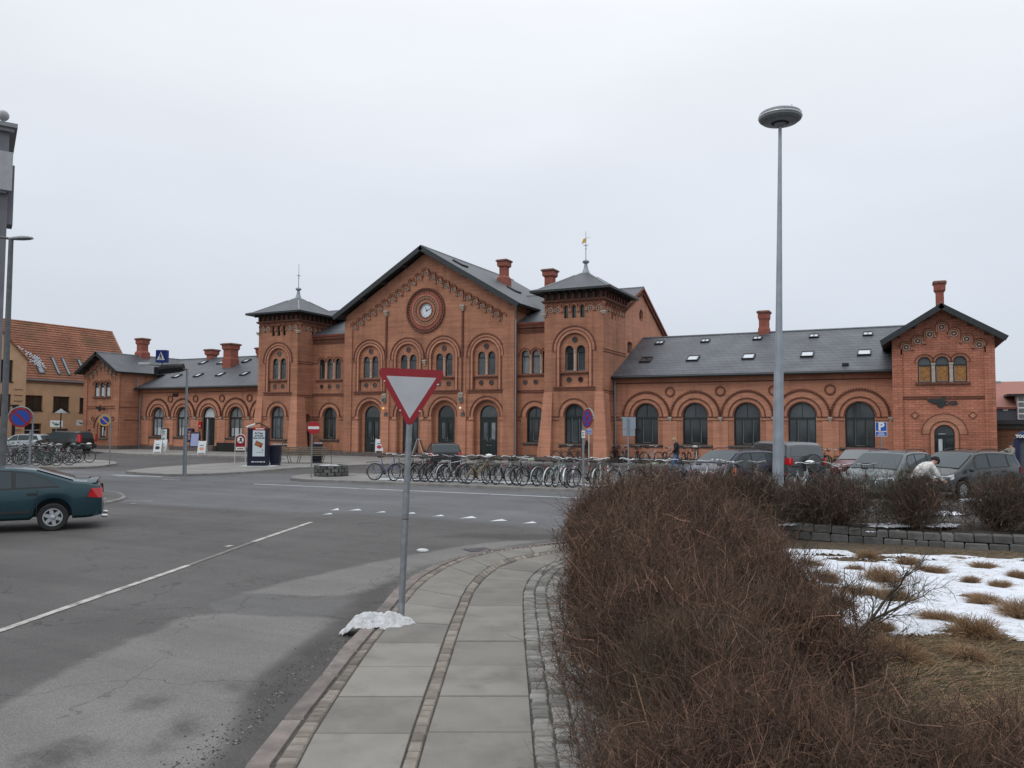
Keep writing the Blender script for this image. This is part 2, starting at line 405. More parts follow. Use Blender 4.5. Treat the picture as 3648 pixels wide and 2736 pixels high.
M['glass_dark_brown'] = mat('dark_brownish_glass', (.035, .028, .022), .1, spec=.6, var=.4, scale=1.5); M['glass_sky'] = mat('roof_window_pane', (.16, .22, .27), .1, spec=.8); M['badge'] = mat('green_badge', (.03, .13, .07), .5); M['evergreen'] = mat('dark_evergreen', (.028, .038, .018), .85, island=.5)
M['greywall'] = mat('grey_render', (.165, .165, .185), .7, var=.12, scale=2); M['greywall_light'] = mat('light_grey_moulding', (.24, .245, .26), .6); M['panelwhite'] = mat('pale_fascia', (.36, .36, .38), .5, var=.08); M['ballgrey'] = mat('stone_ball', (.34, .34, .36), .6, var=.1)
M['brick_shed'] = brick_mat('shed_brick', (.22, .10, .055), (.17, .08, .045), (.10, .06, .045)); M['cladding'] = mat('dark_blue_grey_cladding', (.075, .085, .105), .6, var=.1); M['navykiosk'] = mat('navy_kiosk', (.012, .02, .075), .35); M['kioskroof'] = mat('blue_kiosk_roof', (.03, .07, .16), .4)
# ================================================================== THE STATION
ST = thing('railway_station', 'long red brick railway station with clock gable, two towers and slate roofs', 'railway station', (0, 0, 0))
QW, QM, QL, QT, QB = 46.3, 45.6, 46.0, 44.3, 44.3       # wall planes: wings, clock gable, links, towers, end blocks
FW, FM, FL, FT, FB = front(QW), front(QM), front(QL), front(QT), front(QB)

def window(fr, cx, w, zb, zs, depth, style='wide', pane='glass', sill=None, name='window', curtain=False):
    r = w/2; o = arch(cx, w, zb, zs); t = .075 if w > .8 else .05
    inn = arch(cx, w-2*t, zb+t, zs); d0, d1 = -depth, -depth+.07
    mb = MB(); mb.prism(o, lambda u, v: fr(u, v, d0), lambda u, v: fr(u, v, d1), 'frame', holes=[inn])
    if style == 'wide':
        tz = zs - .15
        mb.fbox(fr, cx-r+t, cx+r-t, tz-.06, tz+.06, d0, d1+.015, 'frame')
        for k in (-1, 1):
            mb.fbox(fr, cx+k*w*.19-.045, cx+k*w*.19+.045, zb+t, tz-.045, d0, d1+.01, 'frame')
            mb.fbox(fr, cx+k*w*.19+.046, cx+k*w*.19+.06, zb+t+.03, tz-.06, d0+.005, d1+.004, 'frame_white')
        mb.fbox(fr, cx-.012, cx+.012, tz+.045, zs+r-t, d0, d1-.01, 'frame')
        mb.fbox(fr, cx-w*.19+.055, cx+w*.19-.04, zb+t+.02, zb+t+.035, d0+.004, d1-.02, 'frame_white')
    elif style == 'small':
        tz = zs - .12
        mb.fbox(fr, cx-r+t, cx+r-t, tz-.03, tz+.03, d0, d1+.01, 'frame')
        mb.fbox(fr, cx-r+t+.006, cx-r+t+.028, zb+t, tz-.03, d0+.004, d1-.02, 'frame_white')
        mb.fbox(fr, cx-r+t+.028, cx+r-t, zb+t, zb+t+.022, d0+.004, d1-.02, 'frame_white')
    elif style == 'plain': pass
    wo = mb.build(name, ST)
    p = MB(); p.tess([inn], lambda u, v: fr(u, v, d0+.02), pane)
    if curtain:
        # drawn curtains hanging in folds behind the lower sash
        n = 14; x0, x1 = cx-r+t, cx+r-t
        for k in range(n):
            a, b = x0+(x1-x0)*k/n, x0+(x1-x0)*(k+1)/n
            da, db = (.012, .03) if k % 2 else (.03, .012)
            p.quads([fr(a, zb+t, d0+.02+da), fr(b, zb+t, d0+.02+db), fr(b, zs-.17, d0+.02+db), fr(a, zs-.17, d0+.02+da)], [(0, 1, 2, 3)], curtain)
    p.build('pane', wo)
    if sill:
        s = MB(); s.fbox(fr, cx-sill, cx+sill, zb-.09, zb-.004, -depth+.03, .13, 'granite'); s.fbox(fr, cx-sill+.05, cx+sill-.05, zb-.17, zb-.092, -.02, .07, 'granite')
        s.build('sill', wo)
    return wo

def quatrefoil(mb, fr, u, v, r, w, ring='stone'):
    ringdisc(mb, fr, u, v, r*.8, r, w-.03, w+.025, ring, 16, 'brick_dark', w-.015)
    mb.quads([fr(u-r*.42, v, w+.01), fr(u, v-r*.42, w+.01), fr(u+r*.42, v, w+.01), fr(u, v+r*.42, w+.01), fr(u, v, w+.04)], [(0, 1, 4), (1, 2, 4), (2, 3, 4), (3, 0, 4)], 'stone')

def frieze_arch(mb, fr, u, v, r, w, dn=0):
    """one arch of the corbel frieze; dn: side of the long leg"""
    band(mb, fr, u, v, r*.74, r, -.02, w, 'brick', leg=None, n=8)
    band(mb, fr, u, v, r, r*1.14, -.02, w+.05, 'brick_dark_line', n=8)
    for k in (-1, 1):
        L = .42 if k == dn else .12
        if dn == 0: L = .2
        mb.fbox(fr, u+k*r*.87-r*.12, u+k*r*.87+r*.12, v-L, v, -.02, w, 'brick')
        mb.fbox(fr, u+k*r*.87-r*.17, u+k*r*.87+r*.17, v-L-.07, v-L, -.02, w+.03, 'terracotta')

def oculus(fr, u, v, r, w=0.0):
    mb = MB(); ringdisc(mb, fr, u, v, r, r*1.28, w-.05, w+.04, 'brick_dark', 18, 'glass', w+.012)
    mb.box(fr(u, v, w+.022), (r*1.9, .015, .02), 'frame'); return mb.build('oculus', ST)

def twin_bay(fr, cx, mb, hood):
    """the tall recessed arch with a pair of small windows and an oculus"""
    rc = -.14; fr2 = lambda u, v, w=0.0: fr(u, v, w + rc)
    zs = 7.08
    holes = [arch(cx-.385, .56, 5.70, 7.01, 8), arch(cx+.385, .56, 5.70, 7.01, 8)]
    wall(mb, fr2, arch(cx, 1.90, 4.74, zs, 20), holes, .2, 'brick')
    for k in (-1, 1): window(fr2, cx+k*.385, .56, 5.70, 7.01, .18, 'small', 'glass')
    oculus(fr2, cx, 7.64, .15); oculus(fr2, cx-.385, 5.18, .135); oculus(fr2, cx+.385, 5.18, .135)
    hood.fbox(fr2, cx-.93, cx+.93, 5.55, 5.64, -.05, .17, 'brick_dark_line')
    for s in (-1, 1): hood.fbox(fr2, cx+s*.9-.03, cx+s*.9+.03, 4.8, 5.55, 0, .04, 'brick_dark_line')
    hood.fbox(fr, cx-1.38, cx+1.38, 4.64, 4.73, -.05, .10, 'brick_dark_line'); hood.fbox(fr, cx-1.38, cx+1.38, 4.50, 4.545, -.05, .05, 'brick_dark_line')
    col = MB(); col.lathe(fr2(cx, 5.70, -.02), [(.085, 0), (.085, .1), (.06, .14), (.055, 1.1), (.09, 1.2), (.1, 1.28)], 8, 'stone')
    col.build('colonnette', ST)
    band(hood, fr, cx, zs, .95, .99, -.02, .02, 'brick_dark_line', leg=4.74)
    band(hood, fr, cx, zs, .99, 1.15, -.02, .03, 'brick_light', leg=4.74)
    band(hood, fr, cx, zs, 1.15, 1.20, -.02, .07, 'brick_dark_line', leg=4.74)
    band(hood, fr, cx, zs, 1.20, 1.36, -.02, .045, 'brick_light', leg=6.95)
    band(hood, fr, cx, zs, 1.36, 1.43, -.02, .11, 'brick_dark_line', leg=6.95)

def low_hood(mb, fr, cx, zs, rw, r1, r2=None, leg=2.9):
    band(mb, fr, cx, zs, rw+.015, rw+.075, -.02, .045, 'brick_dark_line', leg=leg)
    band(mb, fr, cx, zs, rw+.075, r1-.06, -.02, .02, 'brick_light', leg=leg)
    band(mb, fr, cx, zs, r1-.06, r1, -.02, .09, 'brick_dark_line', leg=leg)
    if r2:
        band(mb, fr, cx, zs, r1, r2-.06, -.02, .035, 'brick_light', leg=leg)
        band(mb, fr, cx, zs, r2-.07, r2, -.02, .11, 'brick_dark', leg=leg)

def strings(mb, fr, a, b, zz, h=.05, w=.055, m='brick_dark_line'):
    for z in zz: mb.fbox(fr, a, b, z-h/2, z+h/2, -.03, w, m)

# ---- wings
def wing(s0, s1, centres, door=None, pale=()):
    holes = []
    for k, c in enumerate(centres):
        holes.append(arch(c, 1.48, .55 if k == door else 1.24, 2.97, 18))
    mb = MB(); wall(mb, FW, [(s0, 0), (s1, 0), (s1, 5.4), (s0, 5.4)], holes, .26, 'brick_light', 'brick')
    tr = MB(); cor = MB(); pl = MB()
    for k, c in enumerate(centres):
        if k == door:
            d = MB(); o = arch(c, 1.48, .55, 2.97, 18); inn = arch(c, 1.30, .56, 2.97, 18)
            d.prism(o, lambda u, v: FW(u, v, -.26), lambda u, v: FW(u, v, -.17), 'frame', holes=[inn])
            d.fbox(FW, c-.66, c+.66, 2.76, 2.86, -.25, -.15, 'frame'); d.fbox(FW, c-.30, c-.24, .56, 2.76, -.25, -.12, 'offwhite')
            d.fbox(FW, c-.02, c+.62, .56, 2.7, -.25, -.2, 'frame')
            do = d.build('door', ST)
            p = MB(); p.tess([[(c-.64, .57), (c+.64, .57), (c+.64, 2.76), (c-.64, 2.76)]], lambda u, v: FW(u, v, -.255), 'glass')
            p.tess([arch(c, 1.28, 2.87, 2.97)], lambda u, v: FW(u, v, -.24), 'blind'); p.build('pane', do)
        else:
            wo = window(FW, c, 1.48, 1.24, 2.97, .24, 'wide', 'glass_pale' if k in pale else 'glass', sill=1.06)
            if k in pale:
                q = MB(); q.fbox(FW, c-.5, c+.5, 1.35, 2.0, -.215, -.212, 'blind'); q.build('blind', wo)
        low_hood(tr, FW, c, 2.97, .74, 1.06, 1.46)
        for j in range(33):                                   # saw-tooth course over the outer arch
            a = PI*(j+.5)/33; x, z = c+1.485*math.cos(a), 2.97+1.485*math.sin(a)
            tr.box(FW(x, z, .03), (.06, .12, .06), 'brick_dark')
        tr.fbox(FW, c-1.06, c-.78, 1.1, 2.66, -.03, .03, 'brick'); tr.fbox(FW, c+.78, c+1.06, 1.1, 2.66, -.03, .03, 'brick')
    for a, b in zip([s0]+list(centres), list(centres)+[s1]):
        u0 = a+.77 if a != s0 else s0; u1 = b-.77 if b != s1 else s1
        strings(tr, FW, u0, u1, (2.90, 2.69))
        tr.fbox(FW, max(u0, a+1.06) if a != s0 else s0, (b-1.06) if b != s1 else s1, .5, 2.66, -.03, .07, 'brick_light')
        m = (a+b)/2 if a != s0 and b != s1 else (b-1.5 if a == s0 else a+1.5)
        c = MB(); c.fbox(FW, m-.12, m+.12, 2.80, 2.90, 0, .17, 'stone'); c.fbox(FW, m-.08, m+.08, 2.71, 2.80, 0, .12, 'stone'); c.fbox(FW, m-.05, m+.05, 2.62, 2.71, 0, .08, 'stone'); c.build('corbel', ST)
        if a != s0 and b != s1:
            r = MB(); m2 = (a+b)/2; ringdisc(r, FW, m2, 4.42, .235, .295, -.02, .075, 'brick_dark', 24); ringdisc(r, FW, m2, 4.42, .18, .235, -.02, .03, 'brick', 24, 'brick_light', -.004)
            r.build('roundel', ST)
    mb.build('wing_wall', ST)
    for z, h, w in ((4.97, .05, .06), (5.10, .2, .09), (5.28, .16, .15)): cor.fbox(FW, s0, s1, z-h/2, z+h/2, -.02, w, 'brick_dark_line' if h < .1 else 'brick')
    cor.build('cornice', ST); tr.build('arch_mouldings', ST)
    pl.fbox(FW, s0, s1, 0, .42, -.02, .11, 'granite'); pl.build('plinth', ST)

CR_ = [-14.05, -11.06, -8.06, -5.06, -2.10]
CLW = [-57.35, -54.32, -51.29, -48.26, -45.23]
wing(-16.1, -.45, CR_)
wing(-59.65, -43.9, CLW, door=2, pale=(0, 1, 3))
ZE, ZR, QE, QR, SL = 5.42, 8.45, 45.72, 52.3, (8.45-5.42)/(52.3-45.72)
def wroof(s0, s1, sb, sgn):
    r = MB(); z1 = 7.02; q1 = QE + (z1-ZE)/SL
    if sgn > 0: slab(r, [(s0, QE, ZE), (s1, QE, ZE), (s1, q1, z1), (sb, QR, ZR), (s0, QR, ZR)], .16, 'slate', 'verge'); slab(r, [(s0, QR, ZR), (sb, QR, ZR), (sb, 2*QR-QE, ZE), (s0, 2*QR-QE, ZE)], .16, 'slate', 'verge')
    else: slab(r, [(s0, QE, ZE), (s1, QE, ZE), (s1, QR, ZR), (sb, QR, ZR), (s0, q1, z1)], .16, 'slate_plain', 'verge'); slab(r, [(sb, QR, ZR), (s1, QR, ZR), (s1, 2*QR-QE, ZE), (sb, 2*QR-QE, ZE)], .16, 'slate_plain', 'verge')
    r.fbox(front(QR), min(s0, s1) if sgn > 0 else sb, sb if sgn > 0 else s1, ZR-.01, ZR+.05, -.08, .08, 'lead')
    r.build('roof', ST)
    g = MB(); g.path([(s0, QE-.07, ZE-.1), (s1, QE-.07, ZE-.1)], .07, 8, 'verge'); g.build('gutter', ST)
wroof(-16.08, -.45, 1.79, 1); wroof(-59.65, -43.9, -61.95, -1)

# ---- end blocks
def emblem(fr, u, v, sc, tx, tw):
    e = MB()
    P = lambda l, w0, w1: e.prism([(u+x*sc, v+y*sc) for x, y in l], lambda a, b: fr(a, b, w0), lambda a, b: fr(a, b, w1), 'verge')
    P([(-.62, .16), (-.1, .17), (.02, .10), (.02, -.02), (-.1, -.09), (-.3, -.08), (-.5, .02)], .02, .06)       # wing
    P([(.0, .16), (.2, .16), (.22, -.1), (.1, -.26), (-.08, -.26), (-.16, -.14), (.02, -.05)], .02, .07)         # wheel and foot
    P([(.06, .18), (.22, .18), (.26, .30), (.18, .27), (.14, .33), (.10, .27), (.02, .30)], .02, .06)            # crown
    ob = e.build('emblem', ST)
    t = MB(); text_into(t, 'DSB', tw, fr, tx, v-.06*sc, .05, 'verge', bold=.012, sx=1.15); t.build('lettering', ob)

def block(cx, s0, s1, mat_, right):
    fr = FB; q1 = 60.2
    hz = lambda s: 8.30 - .632*abs(s-cx)
    outline = [(s0, 0), (s1, 0), (s1, hz(s1)), (cx, 8.30), (s0, hz(s0))]
    wins = [(cx+(-.78), .6), (cx, .6), (cx+.78, .6)] if right else [(cx-.73, .57), (cx, .57), (cx+.73, .57)]
    holes = [arch(c, w, 4.62, 5.60, 10) for c, w in wins]
    dx = cx+.03 if right else cx+.2
    holes.append(arch(dx, .88, .12, 2.04, 14) if right else [(dx-.38, 1.12), (dx+.38, 1.12), (dx+.38, 2.35), (dx-.38, 2.35)])
    mb = MB(); wall(mb, fr, outline, holes, .22, mat_)
    # side and back walls
    for s in (s0, s1): mb.poly([(s, QB, 0), (s, q1-.5, 0), (s, q1-.5, hz(s)), (s, QB, hz(s))], mat_ if right else 'brick')
    mb.poly([(s0, q1-.5, 0), (s1, q1-.5, 0), (s1, q1-.5, hz(s1)), (cx, q1-.5, 8.30), (s0, q1-.5, hz(s0))], mat_)
    mb.build('end_block_wall', ST)
    for c, w in wins:
        window(fr, c, w, 4.62, 5.60, .16, 'small', 'glass' if right else 'glass_pale', curtain='curtain' if right else 'blind')
    tr = MB()
    for c, w in wins:
        band(tr, fr, c, 5.62, w/2+.02, w/2+.10, -.02, .03, 'brick_light', n=12); band(tr, fr, c, 5.62, w/2+.10, w/2+.145, -.02, .085, 'brick_dark_line', n=12)
    tr.fbox(fr, wins[0][0]-.42, wins[2][0]+.42, 4.50, 4.605, -.1, .12, 'brick_dark_line')
    for c in ((wins[0][0]+cx)/2, (wins[2][0]+cx)/2):
        p = MB()
        if right: p.fbox(fr, c-.075, c+.075, 4.62, 5.50, -.05, .05, 'stone'); p.fbox(fr, c-.1, c+.1, 5.50, 5.58, -.05, .09, 'stone')
        else: p.lathe(fr(c, 4.62, -.03), [(.09, 0), (.07, .1), (.055, .2), (.05, .75), (.085, .85), (.1, .93)], 8, 'stone')
        p.build('colonnette', ST)
    fz = MB()
    cs = [(0, 7.36), (.53, 7.03), (1.07, 6.72), (1.60, 6.42)]
    for x, z in cs:
        for k in ((-1, 1) if x else (0,)):
            u = cx+.02+k*x if right else cx+.02+k*x*.93
            frieze_arch(fz, fr, u, z+.03, .265, .085, k if x else 0)
            quatrefoil(fz, fr, u, z, .165, .03)
    fz.build('corbel_frieze', ST)
    for a, b in ((s0, s0+.46), (s1-.46, s1)): tr.fbox(fr, a, b, .45, 6.35, -.03, .085, mat_)
    strings(tr, fr, s0+.46, s1-.46, (3.90, 3.80) if right else (3.78, 3.6), w=.05)
    if right:
        do = MB(); o = arch(dx, .88, .12, 2.04, 14); inn = arch(dx, .80, .14, 2.04, 14)
        do.prism(o, lambda u, v: fr(u, v, -.2), lambda u, v: fr(u, v, -.12), 'frame', holes=[inn]); do.fbox(fr, dx-.4, dx+.4, 1.9, 1.98, -.19, -.11, 'frame'); do.fbox(fr, dx-.04, dx+.04, .14, 1.9, -.19, -.12, 'frame')
        do.fbox(fr, dx-.4, dx+.4, .14, 1.05, -.18, -.14, 'frame'); d = do.build('door', ST)
        p = MB(); p.tess([inn], lambda u, v: fr(u, v, -.17), 'glass'); p.fbox(fr, dx-.26, dx-.09, 1.15, 1.78, -.169, -.165, 'blind'); p.fbox(fr, dx-.26, dx+.05, 2.02, 2.05, -.15, -.13, 'offwhite'); p.build('pane', d)
        band(tr, fr, dx, 2.04, .46, .62, -.02, .03, 'brick_light', leg=.5); band(tr, fr, dx, 2.04, .62, .655, -.02, .07, 'brick_dark_line', leg=.5)
        for j in range(29):
            a = PI*(j+.5)/29
            c0, c1 = .66, .99; x, z = math.cos(a), math.sin(a); t = .035
            pts = [(dx+c0*x-t*z, 2.04+c0*z+t*x), (dx+c0*x+t*z, 2.04+c0*z-t*x), (dx+c1*x+t*z*1.4, 2.04+c1*z-t*x*1.4), (dx+c1*x-t*z*1.4, 2.04+c1*z+t*x*1.4)]
            tr.prism(pts, lambda u, v: fr(u, v, -.01), lambda u, v: fr(u, v, .04), 'brick_light')
        band(tr, fr, dx, 2.04, .985, 1.02, -.02, .06, 'brick_dark_line')
        for x in (-1.25, 1.27):
            dm = MB(); cxx, cz = cx+x, 2.97; out = [(cxx-.19, cz), (cxx, cz-.19), (cxx+.19, cz), (cxx, cz+.19)]; ii = [(cxx-.15, cz), (cxx, cz-.15), (cxx+.15, cz), (cxx, cz+.15)]
            dm.prism(out, lambda u, v: fr(u, v, -.01), lambda u, v: fr(u, v, .05), 'brick_dark_line', holes=[ii]); dm.tess([ii], lambda u, v: fr(u, v, .02), 'brick_light'); dm.build('diamond_panel', ST)
    else:
        w = MB(); w.fbox(fr, dx-.38, dx+.38, 1.12, 1.2, -.19, -.12, 'frame'); w.fbox(fr, dx-.38, dx-.31, 1.2, 2.35, -.19, -.12, 'frame'); w.fbox(fr, dx+.31, dx+.38, 1.2, 2.35, -.19, -.12, 'frame'); w.fbox(fr, dx-.03, dx+.03, 1.2, 2.35, -.19, -.12, 'frame')
        wo = w.build('window', ST); p = MB(); p.fbox(fr, dx-.38, dx+.38, 1.12, 2.35, -.2, -.18, 'glass'); p.fbox(fr, dx-.3, dx-.05, 1.25, 2.0, -.178, -.17, 'blind'); p.fbox(fr, dx+.05, dx+.3, 1.25, 1.7, -.178, -.17, 'blind'); p.build('pane', wo)
        band(tr, fr, dx, 1.95, .62, .68, -.02, .05, 'brick_dark_line', leg=1.1); band(tr, fr, dx, 1.95, 1.08, 1.15, -.02, .08, 'brick_dark_line'); tr.fbox(fr, dx-.7, dx+.7, .95, 1.1, -.02, .1, 'granite')
        for x in (-1.3, 1.3): ringdisc(tr, fr, dx+x, 2.72, .13, .19, -.01, .05, 'brick_dark_line', 14)
    tr.build('mouldings', ST)
    emblem(fr, cx-.12 if right else cx-.25, 3.62, 1.0 if right else .85, cx+.35 if right else cx+.28, .27 if right else .24)
    pl = MB(); pl.fbox(fr, s0-.06, s1+.06 if not right else s1+.06, 0, .42, -.02, .12, 'granite'); pl.fbox(side(s1), QB, q1-.5, 0, .42, -.02, .1, 'granite'); pl.build('plinth', ST)
    if not right:
        sb = MB(); sd = side(s1); sb.fbox(sd, QB, QB+.45, .42, 3.0, -.02, .09, 'brick'); strings(sb, sd, QB, QW, (3.72, 2.62), h=.04, w=.05); sb.build('mouldings', ST)
    # roof with deep dark verge
    r = MB(); e = 2.77; zt = 8.47
    m_ = 'slate' if right else 'slate_plain'
    for k in (-1, 1): slab(r, [(cx, QB-.72, zt), (cx, q1, zt), (cx+k*e, q1, zt-.632*e), (cx+k*e, QB-.72, zt-.632*e)], .15, m_, 'verge')
    r.fbox(front(QB-.72), cx-.05, cx+.05, zt-.02, zt+.05, -16, .0, 'lead'); r.build('roof', ST)
    v = MB()
    for k in (-1, 1): slab(v, [(cx, QB-.76, zt+.03), (cx, QB-.70, zt+.03), (cx+k*(e+.02), QB-.70, zt+.03-.632*(e+.02)), (cx+k*(e+.02), QB-.76, zt+.03-.632*(e+.02))], .27, 'verge')
    for k in (-1, 1):
        for u in (.5, 1.2, 1.9): v.box((cx+k*u, QB-.35, zt-.27-.632*u), (.12, .7, .14), 'eaves_wood')
    v.build('verge_board', ST)
block(1.79, -.45, 4.05, 'brick_block', True)
block(-61.95, -64.3, -59.65, 'brick', False)

# ---- towers
def tower(cx, right):
    s0, s1 = cx-1.95, cx+1.95; fr = FT; q1 = 48.5; cc = cx+.05
    low = arch(cc, 1.28, 1.24, 3.02, 16)
    big = arch(cc, 1.90, 4.74, 7.08, 20)
    smalls = [arch(cc+k*.535, .29, 8.98, 9.62, 8) for k in (-1, 0, 1)]
    mb = MB(); wall(mb, fr, [(s0, 0), (s1, 0), (s1, 10.1), (s0, 10.1)], [low, big, *smalls], .24, 'brick')
    hood = MB(); twin_bay(fr, cc, mb, hood)
    sd = side(s1)
    qs = [QT+.62+.5*k for k in range(7)]
    sh = [arch(qs[k], .29, 8.98, 9.62, 8) for k in (2, 3, 4)]
    wall(mb, sd, [(QT, 0), (q1, 0), (q1, 10.1), (QT, 10.1)], sh, .24, 'brick')
    mb.poly([(s0, QT, 0), (s0, q1, 0), (s0, q1, 10.1), (s0, QT, 10.1)], 'brick'); mb.poly([(s0, q1, 0), (s1, q1, 0), (s1, q1, 10.1), (s0, q1, 10.1)], 'brick')
    # battered corner buttresses
    for k, u in ((-1, s0), (1, s1)):
        a, b = (u, u+.55) if k < 0 else (u-.55, u)
        B = [(a-(.34 if k < 0 else 0), QT-.36), (b+(.34 if k > 0 else 0), QT-.36), (b+(.34 if k > 0 else 0), QT+.9), (a-(.34 if k < 0 else 0), QT+.9)]
        T = [(a-(.03 if k < 0 else 0), QT-.03), (b+(.03 if k > 0 else 0), QT-.03), (b+(.03 if k > 0 else 0), QT+.8), (a-(.03 if k < 0 else 0), QT+.8)]
        pts = [(x, y, .4) for x, y in B] + [(x, y, 4.4) for x, y in T]
        mb.quads(pts, [(0, 1, 5, 4), (1, 2, 6, 5), (2, 3, 7, 6), (3, 0, 4, 7), (4, 5, 6, 7)], 'brick_light')
    mb.build('tower_wall', ST)
    for k in (-1, 0, 1): window(fr, cc+k*.535, .29, 8.98, 9.62, .2, 'plain', 'glass')
    for k in (2, 3, 4): window(sd, qs[k], .29, 8.98, 9.62, .2, 'plain', 'glass')
    window(fr, cc, 1.28, 1.24, 3.02, .22, 'wide', 'glass' if right else 'glass_pale', sill=1.02)
    low_hood(hood, fr, cc, 3.02, .64, 1.02)
    strings(hood, fr, s0+.55, cc-1.02, (2.90, 2.69), w=.05); strings(hood, fr, cc+1.02, s1-.5, (2.90, 2.69), w=.05)
    strings(hood, sd, QT, q1, (7.02, 6.86, 4.50, 4.36), h=.04, w=.035); strings(hood, sd, QT+1.0, QW, (2.9, 2.69), h=.04, w=.04)
    hood.build('arch_mouldings', ST)
    fz = MB()
    for k in range(7):
        u = cc+.535*(k-3); frieze_arch(fz, fr, u, 9.64, .262, .09)
        if k in (0, 1, 5, 6): quatrefoil(fz, fr, u, 9.52, .165, .02)
        frieze_arch(fz, sd, qs[k], 9.64, .245, .09)
        if k in (0, 1, 5, 6): quatrefoil(fz, sd, qs[k], 9.52, .15, .02)
    for u in (s0, s1): fz.box((u, QT, 9.28), (.3, .3, .1), 'stone'); fz.box((u, QT, 9.18), (.2, .2, .12), 'stone')
    fz.build('corbel_frieze', ST)
    c = MB()
    for z, h, w in ((10.0, .06, .09), (10.08, .1, .15)):
        c.box(((s0+s1)/2, (QT+q1)/2, z), (s1-s0+2*w, q1-QT+2*w, h), 'brick_dark_line')
    c.box(((s0+s1)/2, (QT+q1)/2, 10.43), (s1-s0+.04, q1-QT+.04, .6), 'eaves_wood')
    for k in range(9):
        u = s0+.12+(s1-s0-.24)*k/8; v = QT+.12+(q1-QT-.24)*k/8
        for (x, y, dx, dy) in ((u, QT-.28, .11, .56), (s1+.28, v, .56, .11), (s0-.28, v, .56, .11)):
            c.box((x, y, 10.6), (dx, dy, .16), 'eaves_wood')
        c.box((u, QT-.06, 10.36), (.15, .16, .42), 'brick_dark'); c.box((s1+.06, v, 10.36), (.16, .15, .42), 'brick_dark')
    c.build('cornice', ST)
    r = MB(); q0 = (QT+q1)/2; hs, hq = 2.66, 2.84; lv = [(1, 10.72), (.86, 10.84), (.55, 11.34), (.2, 11.92), (.09, 12.12)]
    P = []
    for f, z in lv: P += [(cx-hs*f, q0-hq*f, z), (cx+hs*f, q0-hq*f, z), (cx+hs*f, q0+hq*f, z), (cx-hs*f, q0+hq*f, z)]
    fs = [(4*i+j, 4*i+(j+1) % 4, 4*i+4+(j+1) % 4, 4*i+4+j) for i in range(len(lv)-1) for j in range(4)]
    r.quads(P, fs, 'slate_plain'); r.box((cx, q0, 10.66), (2*hs, 2*hq, .13), 'verge')
    for a, b in ((0, 1), (1, 2), (2, 3)):
        for j in range(4): r.tube(P[4*a+j], P[4*b+j], .045, .045, 6, 'lead')
    r.build('roof', ST)
    sp = MB(); sp.lathe((cx, q0, 12.02), [(.36, 0), (.24, .16), (.15, .4), (.11, .62), (.1, .72), (.2, .77), (.23, .85), (.16, .93), (.05, .98)], 12, 'lead')
    sp.tube((cx, q0, 12.95), (cx, q0, 14.85), .03, .015, 6, 'lead'); sp.box((cx, q0, 13.95), (.34, .03, .03), 'lead'); sp.box((cx, q0, 13.9), (.03, .34, .03), 'lead'); sp.sphere((cx, q0, 13.7), .05, 8, 'lead')
    so = sp.build('finial', ST)
    if right:
        v = MB(); yy = q0
        v.quads([(cx-.3, yy, 14.05), (cx+.02, yy, 14.15), (cx+.02, yy, 14.42), (cx-.18, yy, 14.36), (cx-.3, yy+.02, 14.05), (cx+.02, yy+.02, 14.15), (cx+.02, yy+.02, 14.42), (cx-.18, yy+.02, 14.36)], [(0, 1, 2, 3), (4, 5, 6, 7), (0, 1, 5, 4), (1, 2, 6, 5), (2, 3, 7, 6), (3, 0, 4, 7)], 'yellow')
        v.tube((cx, yy, 14.38), (cx+.3, yy, 14.46), .015, .01, 5, 'yellow'); v.build('weather_vane', so)
    pl = MB(); pl.box(((s0+s1)/2, (QT+QW)/2, .2), (s1-s0+.9, QW-QT+.95, .42), 'granite'); pl.build('plinth', ST)
tower(-18.03, True); tower(-41.98, False)
# door, niche and notices in the side of the left tower
d = MB(); sd = side(-40.03)
d.prism(arch(45.33, .74, .34, 1.8, 10), lambda u, v: sd(u, v, .0), lambda u, v: sd(u, v, .03), 'black'); d.build('door', ST)
d = MB(); ringdisc(d, sd, 45.43, 2.82, .22, .29, -.01, .06, 'brick_dark', 18, 'brick_dark', .005); d.build('roundel', ST)
d = MB(); d.fbox(sd, 44.66, 44.86, 1.0, 1.42, .0, .03, 'white'); d.fbox(sd, 44.66, 44.86, 1.42, 1.86, .0, .035, 'deepblue'); d.fbox(sd, 44.71, 44.81, 1.1, 1.3, .03, .034, 'offwhite'); d.build('notice_board', ST)
d = MB(); d.fbox(FT, -41.3, -40.32, .72, .98, .0, .04, 'black')
for k in range(6): d.prism(circle(-41.2+.155*k, .85, .05, 8), lambda u, v: FT(u, v, .04), lambda u, v: FT(u, v, .05), 'white')
d.build('pictogram_board', ST)

